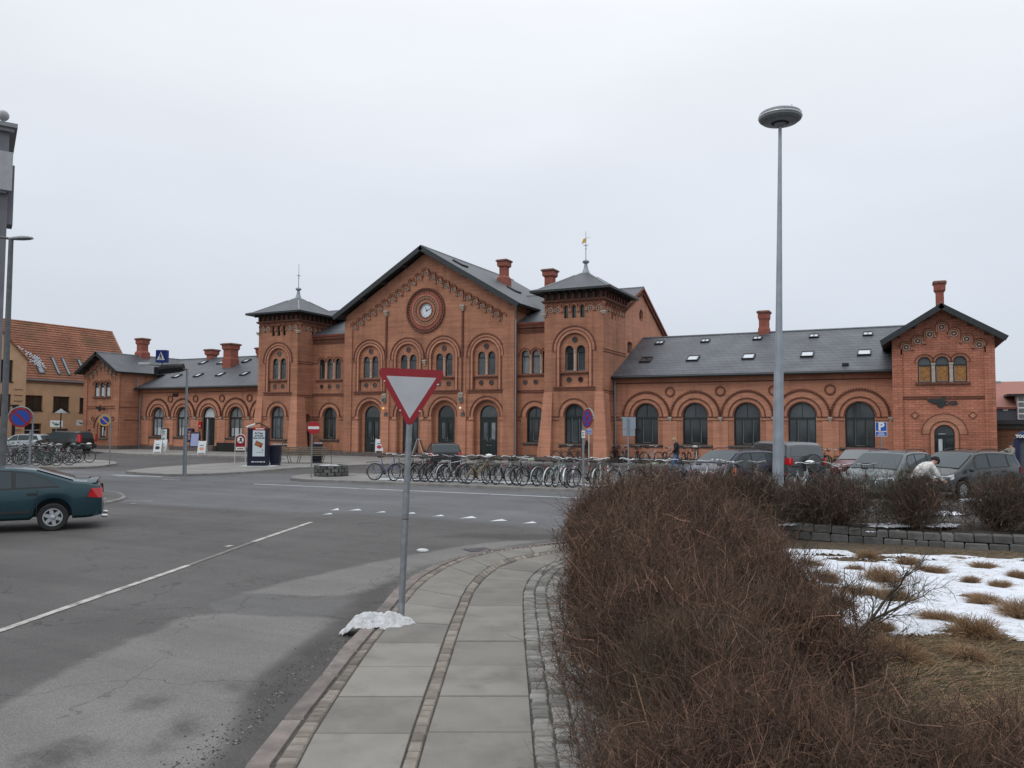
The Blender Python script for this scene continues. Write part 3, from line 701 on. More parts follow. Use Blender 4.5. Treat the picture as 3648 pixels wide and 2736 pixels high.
# ---- links and hall
def link(s0, s1, tri, lowc, loww, left):
    fr = FL; w = .56 if not left else .52
    holes = [arch(c, w, 5.72, 7.0, 10) for c in tri] + [arch(lowc, loww, 1.24, 2.97, 16)]
    mb = MB(); wall(mb, fr, [(s0, 0), (s1, 0), (s1, 9.05), (s0, 9.05)], holes, .22, 'brick'); mb.build('link_wall', ST)
    for c in tri: window(fr, c, w, 5.72, 7.0, .18, 'small', 'glass_pale' if not left else 'glass')
    window(fr, lowc, loww, 1.24, 2.97, .22, 'wide', 'glass', sill=loww/2+.3)
    tr = MB(); low_hood(tr, fr, lowc, 2.97, loww/2, 1.0)
    for c in tri: band(tr, fr, c, 7.02, w/2+.02, w/2+.09, -.02, .03, 'brick_light', n=10); band(tr, fr, c, 7.02, w/2+.09, w/2+.13, -.02, .085, 'brick_dark_line', n=10)
    for a, b in zip(tri, tri[1:]):
        p = MB(); p.lathe(fr((a+b)/2, 5.72, -.02), [(.09, 0), (.07, .1), (.055, .2), (.05, 1.0), (.085, 1.1), (.1, 1.22)], 8, 'stone'); p.build('colonnette', ST)
        oculus(fr, a, 5.18, .13)
    oculus(fr, tri[-1], 5.18, .13)
    tr.fbox(fr, tri[0]-.5, tri[-1]+.42, 5.58, 5.67, -.1, .13, 'brick_dark_line'); strings(tr, fr, s0, s1, (4.62, 4.50), w=.06)
    strings(tr, fr, s0, lowc-1.0, (2.9, 2.69), w=.05); strings(tr, fr, lowc+1.0, s1, (2.9, 2.69), w=.05); strings(tr, fr, s0, tri[0]-.4, (6.95,), w=.04, h=.04)
    tr.build('arch_mouldings', ST)
    c = MB()
    for z, h, q in ((8.43, .06, .06), (8.62, .28, .07), (8.86, .24, .15)): c.fbox(fr, s0, s1, z-h/2, z+h/2, -.02, q, 'brick_dark_line' if h < .1 else 'brick_dark')
    c.build('cornice', ST)
    pl = MB(); pl.fbox(fr, s0, s1, 0, .42, -.02, .12, 'granite'); pl.build('plinth', ST)
link(-22.7, -19.9, [-22.12, -21.36, -20.6], -21.42, 1.15, False)
link(-40.1, -36.6, [-39.15, -38.40, -37.62], -38.35, 1.22, True)
h = MB(); hs = side(-16.13); HR = 12.0
hz = lambda q: HR-.16-.453*abs(q-52.2)
oc = [(52.1+.46*math.cos(2*PI*k/20), 9.97+.46*math.sin(2*PI*k/20)) for k in range(20)]
wn = [(49.05, 7.3), (50.08, 7.3), (50.08, 7.82), (49.85, 7.92), (49.28, 7.92), (49.05, 7.82)]
wall(h, hs, [(46.0, 0), (58.4, 0), (58.4, hz(58.4)), (52.2, hz(52.2)), (46.0, hz(46.0))], [oc, wn], .25, 'brick_light')
h.poly([(-43.9, 46, 0), (-43.9, 58.4, 0), (-43.9, 58.4, hz(58.4)), (-43.9, 52.2, hz(52.2)), (-43.9, 46, hz(46))], 'brick')
h.poly([(-43.9, 58.4, 0), (-16.13, 58.4, 0), (-16.13, 58.4, hz(58.4)), (-43.9, 58.4, hz(58.4))], 'brick'); h.build('hall_wall', ST)
w = MB(); w.tess([oc], lambda u, v: hs(u, v, -.2), 'glass'); w.tess([wn], lambda u, v: hs(u, v, -.2), 'glass_pale')
w.fbox(hs, 51.64, 52.56, 9.94, 10.0, -.2, -.14, 'frame'); w.fbox(hs, 49.0, 50.12, 7.22, 7.3, -.15, .05, 'brick_dark_line'); w.build('window', ST)
r = MB(); HE = HR-.453*6.45
zq = lambda q: HR-.453*abs(q-52.2)
slab(r, [(-44.0, 52.2, HR), (-15.95, 52.2, HR), (-15.95, 58.65, HE), (-44.0, 58.65, HE)], .15, 'slate_plain', 'chimney')
slab(r, [(-44.0, 52.2, HR), (-16.2, 52.2, HR), (-16.2, 45.75, HE), (-44.0, 45.75, HE)], .15, 'slate_plain', 'chimney'); slab(r, [(-16.2, 52.2, HR), (-15.95, 52.2, HR), (-15.95, 48.55, zq(48.55)), (-16.2, 48.55, zq(48.55))], .15, 'slate_plain', 'chimney')
r.fbox(front(52.2), -44, -15.95, HR-.02, HR+.04, -.07, .07, 'lead'); r.build('roof', ST)
v = MB()
for qe in (48.55, 58.65): slab(v, [(-16.12, 52.2, HR-.37), (-15.99, 52.2, HR-.37), (-15.99, qe, zq(qe)-.37), (-16.12, qe, zq(qe)-.37)], .12, 'brick_dark')
v.build('verge_course', ST)

# ---- clock gable
CXM = -29.68
doors = [-34.34, -31.02, -28.08, -24.77]; bays = [-34.42, -31.15, -28.20, -24.88]
ph = [arch(c, 1.94, .30, 3.03, 18) for c in doors]; bh = [arch(c, 1.90, 4.74, 7.08, 20) for c in bays]
cf = circle(-29.65, 10.33, .50, 28)
gz = lambda s: 14.42-.59*abs(s-CXM)
mb = MB(); hood = MB()
S0, S1 = -36.66, -22.68
wall(mb, FM, [(S0, .0), (S1, .0), (S1, gz(S1)), (CXM, 14.42), (S0, gz(S0))], ph+bh+[cf], .28, 'brick')
F3 = lambda u, v, w=0.0: FM(u, v, w-.28)
for c in doors:
    wall(mb, F3, arch(c, 1.94, .30, 3.03, 18), [arch(c, 1.34, .36, 3.03, 14)], .18, 'brick')
for c in bays: twin_bay(FM, c, mb, hood)
for s in (S0, S1): mb.poly([(s, QM, 0), (s, 52, 0), (s, 52, gz(S1)), (s, QM, gz(S1))], 'brick')
mb.build('gable_wall', ST)
for i, c in enumerate(doors):
    fr = lambda u, v, w=0.0: FM(u, v, w-.44)
    d = MB(); d.prism(arch(c, 1.34, .36, 3.03, 14), lambda u, v: fr(u, v, 0), lambda u, v: fr(u, v, .07), 'frame', holes=[arch(c, 1.2, 2.90, 3.03, 12), [(c-.47, 1.35), (c-.13, 1.35), (c-.13, 2.55), (c-.47, 2.55)], [(c+.13, 1.35), (c+.47, 1.35), (c+.47, 2.55), (c+.13, 2.55)]])
    d.fbox(fr, c-.67, c+.67, 2.78, 2.88, .0, .11, 'frame'); d.fbox(fr, c-.02, c+.02, .36, 2.78, .0, .09, 'frame')
    for k in (-1, 1): d.fbox(fr, c+k*.3-.2, c+k*.3+.2, .5, 1.15, .06, .085, 'frame')
    do = d.build('door', ST)
    p = MB(); p.tess([arch(c, 1.3, .4, 3.03, 14)], lambda u, v: fr(u, v, .02), 'glass')
    if i in (2, 3): p.fbox(fr, c+(.16 if i == 3 else -.44), c+(.44 if i == 3 else -.16), 1.4, 2.5, .022, .026, 'glass_pale')
    p.build('pane', do)
    hd = MB(); hd.tube(fr(c-.1, 1.25, .07), fr(c-.1, 1.5, .11), .015, .015, 6, 'steel'); hd.tube(fr(c+.1, 1.25, .11), fr(c+.1, 1.5, .11), .015, .015, 6, 'steel'); hd.fbox(fr, c-.2, c+.2, 1.0, 1.02, .085, .1, 'steel'); hd.build('handle', do)
    low_hood(hood, FM, c, 3.03, .97, 1.28, leg=2.9)
ed = [S0+.72]
for c in doors: ed += [c-1.02, c+1.02]
ed += [S1-.72]
for a, b in zip(ed[::2], ed[1::2]): strings(hood, FM, a, b, (2.88, 2.68), w=.06); hood.fbox(FM, a+.02, b-.02, .36, 2.66, -.02, .04, 'brick_light')
for c in doors: strings(hood, FM, c-1.3, c-1.0, (2.8,), h=.2, w=.09, m='brick_light'); strings(hood, FM, c+1.0, c+1.3, (2.8,), h=.2, w=.09, m='brick_light')
for u in (CXM-3.27, CXM+3.04):
    hood.fbox(FM, u-.33, u+.33, .36, 4.5, -.02, .15, 'brick_light'); hood.fbox(FM, u-.06, u+.06, 4.5, 10.35, -.02, .1, 'brick_dark'); hood.fbox(FM, u-.25, u+.25, 4.5, 7.0, -.02, .05, 'brick')
for a, b in ((S0, S0+.68), (S1-.85, S1)): hood.fbox(FM, a, b, .36, 9.9, -.02, .10, 'brick')
hood.build('arch_mouldings', ST)
for u in (CXM-3.27, CXM+3.04):
    for z in (10.38, 4.42): c = MB(); c.fbox(FM, u-.17, u+.17, z, z+.12, .0, .26, 'stone'); c.fbox(FM, u-.12, u+.12, z-.14, z, .0, .2, 'stone'); c.fbox(FM, u-.08, u+.08, z-.26, z-.14, .0, .14, 'stone'); c.build('corbel', ST)
    l = MB(); l.fbox(FM, u-.13, u+.13, 3.92, 4.28, .15, .36, 'galv'); l.fbox(FM, u-.09, u+.09, 3.96, 4.2, .36, .37, 'glass'); l.build('lantern', ST)
    l = MB(); l.tube(FM(u+.2, 3.0, .16), FM(u+.2, 3.4, .3), .02, .02, 6, 'black'); l.sphere(FM(u+.02, 3.5, .34), .075, 8, 'lamp_glow' if u < CXM else 'lamp_glow2'); l.fbox(FM, u-.02, u+.28, 2.95, 3.2, .15, .2, 'granite'); l.build('wall_lamp', ST)
c = MB(); m0 = (bays[1]+bays[2])/2; c.fbox(FM, m0-.16, m0+.16, 6.75, 6.85, 0, .2, 'stone'); c.fbox(FM, m0-.11, m0+.11, 6.6, 6.75, 0, .15, 'stone'); c.fbox(FM, m0-.07, m0+.07, 6.45, 6.6, 0, .1, 'stone'); c.build('corbel', ST)
fz = MB(); ctr = [(0, 12.97)] + [(.56*k, 12.97-.335*k) for k in range(1, 6)] + [(3.42+.545*k, 10.98-.308*k) for k in range(6)]
for x, z in ctr:
    for k in ((-1, 1) if x else (0,)):
        frieze_arch(fz, FM, CXM+k*x, z+.06, .272, .11, k); quatrefoil(fz, FM, CXM+k*x, z-.03, .15, .02)
fz.build('corbel_frieze', ST)
ck = MB()
ringdisc(ck, FM, -29.65, 10.33, .50, .58, -.28, .05, 'brick_dark_line', 40); ringdisc(ck, FM, -29.65, 10.33, .58, .78, -.02, .03, 'brick', 40); ringdisc(ck, FM, -29.65, 10.33, .76, .80, -.02, .07, 'brick_dark_line', 40)
ringdisc(ck, FM, -29.65, 10.33, .80, 1.04, -.02, .02, 'terracotta', 40); ringdisc(ck, FM, -29.65, 10.33, 1.04, 1.10, -.02, .09, 'brick_light', 40); ringdisc(ck, FM, -29.65, 10.33, 1.10, 1.36, -.02, .04, 'chimney', 40)
ringdisc(ck, FM, -29.65, 10.33, 1.36, 1.39, -.02, .08, 'brick_dark_line', 40); ringdisc(ck, FM, -29.65, 10.33, 1.50, 1.58, -.02, .13, 'brick_dark_line', 40); ringdisc(ck, FM, -29.65, 10.33, 1.39, 1.50, -.02, .03, 'brick_dark', 40)
for n_, r_, sz in ((44, 1.445, .055), (26, .92, .09)):
    for k in range(n_):
        a = 2*PI*k/n_; ck.box(FM(-29.65+r_*math.cos(a), 10.33+r_*math.sin(a), .05), (sz, .07, sz), 'terracotta')
co = MB(); co.tess([cf], lambda u, v: FM(u, v, -.10), 'clock_white'); clock = co.build('clock', ST)
so = ck.build('clock_surround', clock)
hn = MB()
def hand(ang, L, w):
    a = R(90-ang); x, z = math.cos(a), math.sin(a)
    hn.prism([(-29.65-.07*x-w*z, 10.33-.07*z+w*x), (-29.65-.07*x+w*z, 10.33-.07*z-w*x), (-29.65+L*x+w*.5*z, 10.33+L*z-w*.5*x), (-29.65+L*x-w*.5*z, 10.33+L*z+w*.5*x)], lambda u, v: FM(u, v, -.085), lambda u, v: FM(u, v, -.07), 'black')
hand(337, .26, .024); hand(68, .40, .018); hn.build('clock_hands', clock)
hm = MB()
for k in range(12):
    a = 2*PI*k/12; x, z = math.cos(a), math.sin(a); hm.prism([(-29.65+.36*x-.012*z, 10.33+.36*z+.012*x), (-29.65+.36*x+.012*z, 10.33+.36*z-.012*x), (-29.65+.44*x+.012*z, 10.33+.44*z-.012*x), (-29.65+.44*x-.012*z, 10.33+.44*z+.012*x)], lambda u, v: FM(u, v, -.095), lambda u, v: FM(u, v, -.09), 'black')
hm.build('hour_marks', clock)
r = MB(); E_ = 7.62; ZT = 14.76
for k in (-1, 1): slab(r, [(CXM, QM-.72, ZT), (CXM, 59.3, ZT), (CXM+k*E_, 59.3, ZT-.59*E_), (CXM+k*E_, QM-.72, ZT-.59*E_)], .16, 'slate_plain', 'verge')
r.fbox(front(QM-.72), CXM-.06, CXM+.06, ZT-.02, ZT+.05, -14.4, 0, 'lead'); r.build('roof', ST)
v = MB()
for k in (-1, 1):
    slab(v, [(CXM, QM-.78, ZT+.03), (CXM, QM-.71, ZT+.03), (CXM+k*(E_+.02), QM-.71, ZT+.03-.59*(E_+.02)), (CXM+k*(E_+.02), QM-.78, ZT+.03-.59*(E_+.02))], .34, 'verge')
    for u in (1.6, 3.4, 5.2, 7.0): v.box((CXM+k*u, QM-.35, ZT-.30-.59*u), (.16, .7, .2), 'eaves_wood')
v.build('verge_board', ST)
def onmain(x, y):
    r = ray(x, y); t = (ZT - .59*(-CXM) - CAM_H + 0)   # z = ZT-.59*(s-CXM) on the right slope
    k = (ZT + .59*CXM - CAM_H)/(r.z + .59*r.x); return CAM + r*k
def onwing(x, y):
    r = ray(x, y); k = (ZE - SL*QE - CAM_H)/(r.z - SL*r.y); return CAM + r*k
def skylight(c, w, L, two=False, dark=False):
    a = math.atan(SL); ux = Vector((1, 0, 0)); uy = Vector((0, math.cos(a), math.sin(a))); un = Vector((0, -math.sin(a), math.cos(a)))
    mk = lambda u, v, h: tuple(c + ux*u + uy*v + un*h)
    f = MB(); o = [(-w/2, -L/2), (w/2, -L/2), (w/2, L/2), (-w/2, L/2)]; t = .06; i = [(-w/2+t, -L/2+t), (w/2-t, -L/2+t), (w/2-t, L/2-t), (-w/2+t, L/2-t)]
    f.prism(o, lambda u, v: mk(u, v, -.02), lambda u, v: mk(u, v, .11), 'black', holes=[i])
    if two:
        f.prism([(-.02, -L/2+t), (.02, -L/2+t), (.02, L/2-t), (-.02, L/2-t)], lambda u, v: mk(u, v, .06), lambda u, v: mk(u, v, .11), 'black')
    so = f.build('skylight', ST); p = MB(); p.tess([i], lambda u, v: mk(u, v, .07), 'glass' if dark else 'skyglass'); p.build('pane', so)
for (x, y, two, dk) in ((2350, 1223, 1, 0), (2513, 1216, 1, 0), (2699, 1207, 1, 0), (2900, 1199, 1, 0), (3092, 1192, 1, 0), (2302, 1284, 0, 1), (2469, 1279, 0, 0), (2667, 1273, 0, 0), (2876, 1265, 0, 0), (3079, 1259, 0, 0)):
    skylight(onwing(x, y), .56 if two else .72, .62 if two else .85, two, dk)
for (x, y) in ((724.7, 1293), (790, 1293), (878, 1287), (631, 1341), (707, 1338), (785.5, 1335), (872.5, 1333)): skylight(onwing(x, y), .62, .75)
d = MB(); c = onwing(3012, 1302); d.box((c.x, c.y, c.z+.06), (.34, .3, .14), 'black'); d.build('roof_vent', ST)
for (x, y) in ((1639.5, 941.5), (1830, 1034.5)):
    c = onmain(x, y); a = math.atan(.59); d = MB()
    ux = Vector((math.cos(a), 0, -math.sin(a))); un = Vector((math.sin(a), 0, math.cos(a)))
    mk = lambda u, v, h: tuple(c + ux*u + Vector((0, v, 0)) + un*h)
    d.prism([(-.42, -.5), (.42, -.5), (.42, .5), (-.42, .5)], lambda u, v: mk(u, v, -.02), lambda u, v: mk(u, v, .12), 'black'); so = d.build('skylight', ST)
    p = MB(); p.tess([[(-.36, -.44), (.36, -.44), (.36, .44), (-.36, .44)]], lambda u, v: mk(u, v, .124), 'slate_plain'); p.build('pane', so)
def chimney(s, q, z0, z1, w, cap, base=None, bz=0):
    c = MB(); c.box((s, q, (z0+z1)/2), (w, w, z1-z0-.1), 'chimney')
    if base:
        c.box((s, q, (z0+bz)/2), (base, base, bz-z0), 'chimney')
        b, t = base/2, w/2; pts = [(s-b, q-b, bz), (s+b, q-b, bz), (s+b, q+b, bz), (s-b, q+b, bz), (s-t, q-t, bz+.18), (s+t, q-t, bz+.18), (s+t, q+t, bz+.18), (s-t, q+t, bz+.18)]
        c.quads(pts, [(0, 1, 5, 4), (1, 2, 6, 5), (2, 3, 7, 6), (3, 0, 4, 7)], 'chimney')
    h = z1
    def fr_(a, b, za, zb, m):
        a /= 2; b /= 2; pts = [(s-a, q-a, za), (s+a, q-a, za), (s+a, q+a, za), (s-a, q+a, za), (s-b, q-b, zb), (s+b, q-b, zb), (s+b, q+b, zb), (s-b, q+b, zb)]
        c.quads(pts, [(0, 1, 5, 4), (1, 2, 6, 5), (2, 3, 7, 6), (3, 0, 4, 7), (0, 3, 2, 1), (4, 5, 6, 7)], m)
    fr_(w, cap*.82, h-.62, h-.5, 'chimney'); fr_(cap*.82, cap*.84, h-.5, h-.2, 'chimney'); fr_(cap*.86, cap, h-.2, h-.14, 'chimney_cap'); fr_(cap, cap, h-.14, h-.06, 'chimney_cap'); fr_(cap, cap*.8, h-.06, h, 'chimney_cap')
    c.build('chimney', ST)
chimney(-26.82, 52, 12.6, 14.86, .55, .98, .82, 13.45); chimney(-23.02, 52, 11.2, 13.8, .62, 1.06)
chimney(-7.95, 52.3, 8.2, 9.85, .58, .84, .68, 8.62); chimney(1.86, 46.9, 8.1, 10.12, .38, .66)
chimney(-62.0, 48.2, 7.9, 10.1, .68, 1.02, .92, 8.75); chimney(-57.8, 52.4, 8.2, 9.3, .66, 1.12); chimney(-52.95, 50.1, 6.9, 9.42, .88, 1.3, 1.0, 8.0); chimney(-51.3, 52.4, 8.0, 9.2, .9, 1.25)
def pipe(pts, r=.055):
    p = MB(); p.path(pts, r, 8, 'galv'); p.build('downpipe', ST)
pipe([(-22.35, 45.1, 10.1), (-22.5, 45.3, 9.75), (-22.58, 45.5, 9.3), (-22.58, 45.5, .1)]); pipe([(-15.98, 46.05, 5.2), (-15.98, 46.1, 4.9), (-15.98, 46.15, .1)]); pipe([(-59.45, 46.05, 4.85), (-59.45, 46.15, 4.7), (-59.45, 46.15, .1)]); pipe([(-59.6, 45.95, 6.2), (-59.6, 45.95, 5.1)])
v = MB(); v.fbox(FW, -55.6, -54.9, 4.6, 4.9, -.01, .02, 'black'); v.build('wall_vent', ST)
# entrance steps
for k, (qa, za) in enumerate(((44.72, .36), (44.38, .24))):
    s_ = MB(); s_.box((-29.9, (qa+45.75)/2, za-.12), (19.6+.5*k, 45.75-qa, .24), 'granite'); s_.build('step', ST)
s_ = MB(); s_.box((-51.29, 45.75, .3), (3.4, 1.0, .5), 'granite'); s_.build('step', ST)
s_ = MB(); s_.box((-48.4, 45.55, .45), (2.1, .1, .75), 'black')
s_.build('railing', ST)
for u in (-51.05,):
    s_ = MB(); s_.fbox(FW, -52.3, -52.0, 2.0, 2.5, 0, .12, 'red'); s_.fbox(FW, -52.25, -52.05, 2.12, 2.17, .12, .125, 'white'); s_.build('red_box', ST)
# ================================================================== GROUND
from mathutils import noise as mnoise
def asphalt_mat(name, col, light=.25, grit=.35, streak=0.0):
    m = bpy.data.materials.new(name); m.use_nodes = True
    nt = m.node_tree; N = nt.nodes; L = nt.links; b = N["Principled BSDF"]
    b.inputs["Roughness"].default_value = .78; b.inputs["Specular IOR Level"].default_value = .35
    geo = N.new("ShaderNodeNewGeometry")
    n1 = N.new("ShaderNodeTexNoise"); n1.inputs["Scale"].default_value = .33; n1.inputs["Detail"].default_value = 8; n1.inputs["Roughness"].default_value = .6; L.new(geo.outputs["Position"], n1.inputs["Vector"])
    r1 = N.new("ShaderNodeMapRange"); r1.inputs[1].default_value = .3; r1.inputs[2].default_value = .7; r1.inputs[3].default_value = 1-light; r1.inputs[4].default_value = 1+light; L.new(n1.outputs["Fac"], r1.inputs[0])
    n2 = N.new("ShaderNodeTexNoise"); n2.inputs["Scale"].default_value = 75; n2.inputs["Detail"].default_value = 3; L.new(geo.outputs["Position"], n2.inputs["Vector"])
    r2 = N.new("ShaderNodeMapRange"); r2.inputs[1].default_value = .35; r2.inputs[2].default_value = .68; r2.inputs[3].default_value = 1-grit; r2.inputs[4].default_value = 1+grit; L.new(n2.outputs["Fac"], r2.inputs[0])
    o = _mul(nt, None, (*col, 1), r1.outputs[0]); o = _mul(nt, o, None, r2.outputs[0])
    # tyre-polished tracks running with the traffic
    mp = N.new("ShaderNodeMapping"); mp.inputs["Rotation"].default_value = (0, 0, R(-22)); mp.inputs["Scale"].default_value = (.06, .9, 1); L.new(geo.outputs["Position"], mp.inputs[0])
    n3 = N.new("ShaderNodeTexNoise"); n3.inputs["Scale"].default_value = 1; n3.inputs["Detail"].default_value = 4; L.new(mp.outputs[0], n3.inputs["Vector"])
    r3 = N.new("ShaderNodeMapRange"); r3.inputs[1].default_value = .35; r3.inputs[2].default_value = .65; r3.inputs[3].default_value = .86; r3.inputs[4].default_value = 1.1; L.new(n3.outputs["Fac"], r3.inputs[0])
    o = _mul(nt, o, None, r3.outputs[0])
    L.new(o, b.inputs["Base Color"])
    bp = N.new("ShaderNodeBump"); bp.inputs["Strength"].default_value = .35; bp.inputs["Distance"].default_value = .006; L.new(n2.outputs["Fac"], bp.inputs["Height"]); L.new(bp.outputs[0], b.inputs["Normal"])
    return m
M['asphalt'] = asphalt_mat('dark_asphalt', (.092, .088, .087), .2)
M['asphalt_light'] = asphalt_mat('worn_grey_asphalt', (.135, .138, .142), .12, .2)
M['asphalt_worn'] = asphalt_mat('pale_gritty_asphalt', (.165, .16, .15), .2, .5)
M['asphalt_wet'] = asphalt_mat('dirty_gutter_asphalt', (.06, .058, .054), .4, .6)
M['asphalt_patch'] = asphalt_mat('mid_grey_asphalt', (.115, .112, .108), .25, .35)
M['pebble'] = mat('dark_grit', (.07, .065, .058), .9); M['pebble_pale'] = mat('pale_grit', (.3, .28, .25), .9)
M['paint'] = mat('worn_road_paint', (.44, .43, .40), .7, var=.2, scale=5, dark=(.12, .118, .112), darkscale=3.8, darkamt=1)
M['paint_faint'] = mat('nearly_worn_off_paint', (.17, .165, .155), .75, var=.2, scale=5, dark=(.10, .096, .093), darkscale=3.1, darkamt=1)
M['paint_new'] = mat('white_road_paint', (.62, .66, .68), .6, var=.1, dark=(.2, .2, .2), darkscale=2.5, darkamt=.7)
M['slabs'] = mat('concrete_slabs', (.212, .202, .18), .85, var=.1, scale=2.5, island=.17, bump=.25, bscale=60, dark=(.135, .13, .117), darkscale=1.3, darkamt=.7)
M['pave'] = mat('grey_paving', (.24, .235, .222), .85, var=.14, scale=.8, bump=.15, bscale=8, dark=(.15, .148, .14), darkscale=.5, darkamt=.8)
M['setts'] = mat('granite_setts', (.20, .175, .15), .85, var=.2, scale=8, island=.34)
M['setts_grey'] = mat('grey_setts', (.205, .20, .185), .85, var=.2, scale=8, island=.36)
M['kerb'] = mat('red_granite_kerb', (.172, .148, .136), .85, var=.25, scale=6, island=.25, bump=.4, bscale=40, dark=(.10, .095, .088), darkscale=2.2, darkamt=.75)
M['kerb_grey'] = mat('grey_granite_kerb', (.23, .22, .205), .85, var=.2, scale=3, island=.15)
M['joint'] = mat('sand_and_dirt_joint', (.065, .06, .05), .95, var=.3, scale=14)
M['soil'] = mat('dark_wet_soil', (.035, .028, .02), .95, var=.35, scale=4, bump=.6, bscale=14)
M['litter'] = mat('matted_dead_grass_soil', (.088, .064, .040), .95, var=.45, scale=9, bump=.8, bscale=24, dark=(.045, .040, .022), darkscale=1.2, darkamt=.8)
M['stonewall'] = mat('dark_rough_blocks', (.115, .115, .108), .9, var=.25, scale=6, island=.3, bump=.6, bscale=18)

g = MB(); g.quads([(-400, -150, 0), (400, -150, 0), (400, 500, 0), (-400, 500, 0)], [(0, 1, 2, 3)], 'asphalt')
tag(g.build('ground'), kind='structure')

def jag(pts, amp, step, seed=0):
    rd = random.Random(seed); out = []
    for i in range(len(pts)):
        a = Vector(pts[i]); b = Vector(pts[(i+1) % len(pts)]); n = max(1, int((b-a).length/step)); d = (b-a); nn = Vector((-d.y, d.x)).normalized() if d.length else Vector((0, 0))
        for k in range(n):
            p = a + d*(k/n); out.append(tuple(p + nn*rd.uniform(-amp, amp)))
    return out
def gpix(pts, z=0.0): return [tuple(G(x, y, z).xy) for x, y in pts]
S9 = lambda pts: [(x*.9042, 1700+y*.9042) for x, y in pts]
def sheet(name, loop, z, m):
    s = MB(); s.tess([loop], lambda u, v: (u, v, z), m); return tag(s.build(name), kind='structure')
def poly_sd(X, Y, loop):
    """signed distance (positive inside) from arrays of points to a closed outline"""
    best = np.full(X.shape, 1e9); ins = np.zeros(X.shape, bool); k = len(loop)
    for i in range(k):
        ax, ay = loop[i]; bx, by = loop[(i+1) % k]
        if abs(ay-by) > 1e-9:
            c = ((ay > Y) != (by > Y)) & (X < (bx-ax)*(Y-ay)/(by-ay)+ax); ins ^= c
        dx, dy = bx-ax, by-ay; t = np.clip(((X-ax)*dx+(Y-ay)*dy)/(dx*dx+dy*dy+1e-12), 0, 1); best = np.minimum(best, np.hypot(X-ax-t*dx, Y-ay-t*dy))
    return np.where(ins, best, -best)
ZONES = dict(
 crossing=[gpix([(-300, 1800), (330, 1786), (700, 1806), (1000, 1822), (1190, 1826), (1500, 1843), (1990, 1885), (2400, 1915), (3000, 1890), (3000, 1760), (2400, 1740), (1500, 1700), (1040, 1690), (640, 1680), (200, 1675), (-200, 1675)])],
 worn=[gpix(S9([(-900, 1290), (-400, 1060), (0, 905), (100, 850), (250, 770), (430, 680), (600, 610), (740, 548), (860, 536), (1020, 545), (1250, 550), (1330, 565), (1230, 640), (1120, 720), (1010, 790), (985, 850), (950, 960), (880, 1080), (780, 1180), (640, 1480), (-900, 1480)])),
       gpix(S9([(965, 458), (1150, 408), (1300, 375), (1420, 348), (1600, 312), (1800, 276), (1950, 256), (2180, 246), (2010, 270), (1740, 332), (1600, 402), (1560, 440), (1450, 456), (1380, 468), (1180, 470)]))],
 patch=[gpix(S9([(820, 500), (965, 459), (1180, 471), (1380, 471), (1460, 456), (1300, 548), (1020, 544), (860, 535)]))],
 gutter=[gpix(S9([(1700, 345), (1650, 372), (1600, 405), (1560, 438), (1530, 470), (1440, 575), (1345, 670), (1270, 770), (1165, 890), (1065, 1010), (955, 1146), (700, 1500), (560, 1500), (760, 1220), (900, 1060), (950, 960), (985, 850), (1120, 725), (1230, 642), (1330, 566), (1400, 520), (1370, 470), (1450, 440), (1560, 395)])),
         gpix(S9([(1690, 238), (1850, 222), (2200, 228), (2200, 244), (2000, 247), (1850, 243)])), gpix(S9([(556, 888), (600, 872), (650, 880), (640, 902), (590, 912), (556, 905)])), gpix(S9([(690, 965), (730, 952), (760, 975), (740, 1020), (700, 1025), (672, 1000)])), gpix(S9([(120, 1090), (260, 1055), (370, 1070), (340, 1110), (200, 1160), (110, 1150)])), gpix(S9([(885, 808), (930, 806), (965, 828), (950, 842), (900, 828)])), gpix(S9([(600, 1065), (640, 1055), (650, 1075), (610, 1085)]))])
u1_ = Vector((CR.x, CR.y)).normalized(); u2_ = Vector((CF.x, CF.y)).normalized()
def road_grid(name, a0, a1, d0, d1, st):
    A_, D_ = np.meshgrid(np.arange(a0, a1+1e-6, st), np.arange(d0, d1+1e-6, st), indexing='ij'); X = u1_.x*A_+u2_.x*D_; Y = u1_.y*A_+u2_.y*D_; nx, ny = A_.shape
    V = np.stack([X.ravel(), Y.ravel(), np.full(X.size, .004)], 1); I = np.arange(nx*ny).reshape(nx, ny)
    Fc = np.stack([I[:-1, :-1], I[1:, :-1], I[1:, 1:], I[:-1, 1:]], -1).reshape(-1, 4); o = np_mesh(name, V, Fc, 'asphalt_zones')
    for k, ls in ZONES.items():
        sd = np.full(X.shape, -9.0)
        for l in ls: sd = np.maximum(sd, poly_sd(X, Y, l))
        at = o.data.attributes.new(k, 'FLOAT', 'POINT'); at.data.foreach_set('value', np.clip(sd, -3, 3).astype(np.float32).ravel())
    return tag(o, kind='structure')
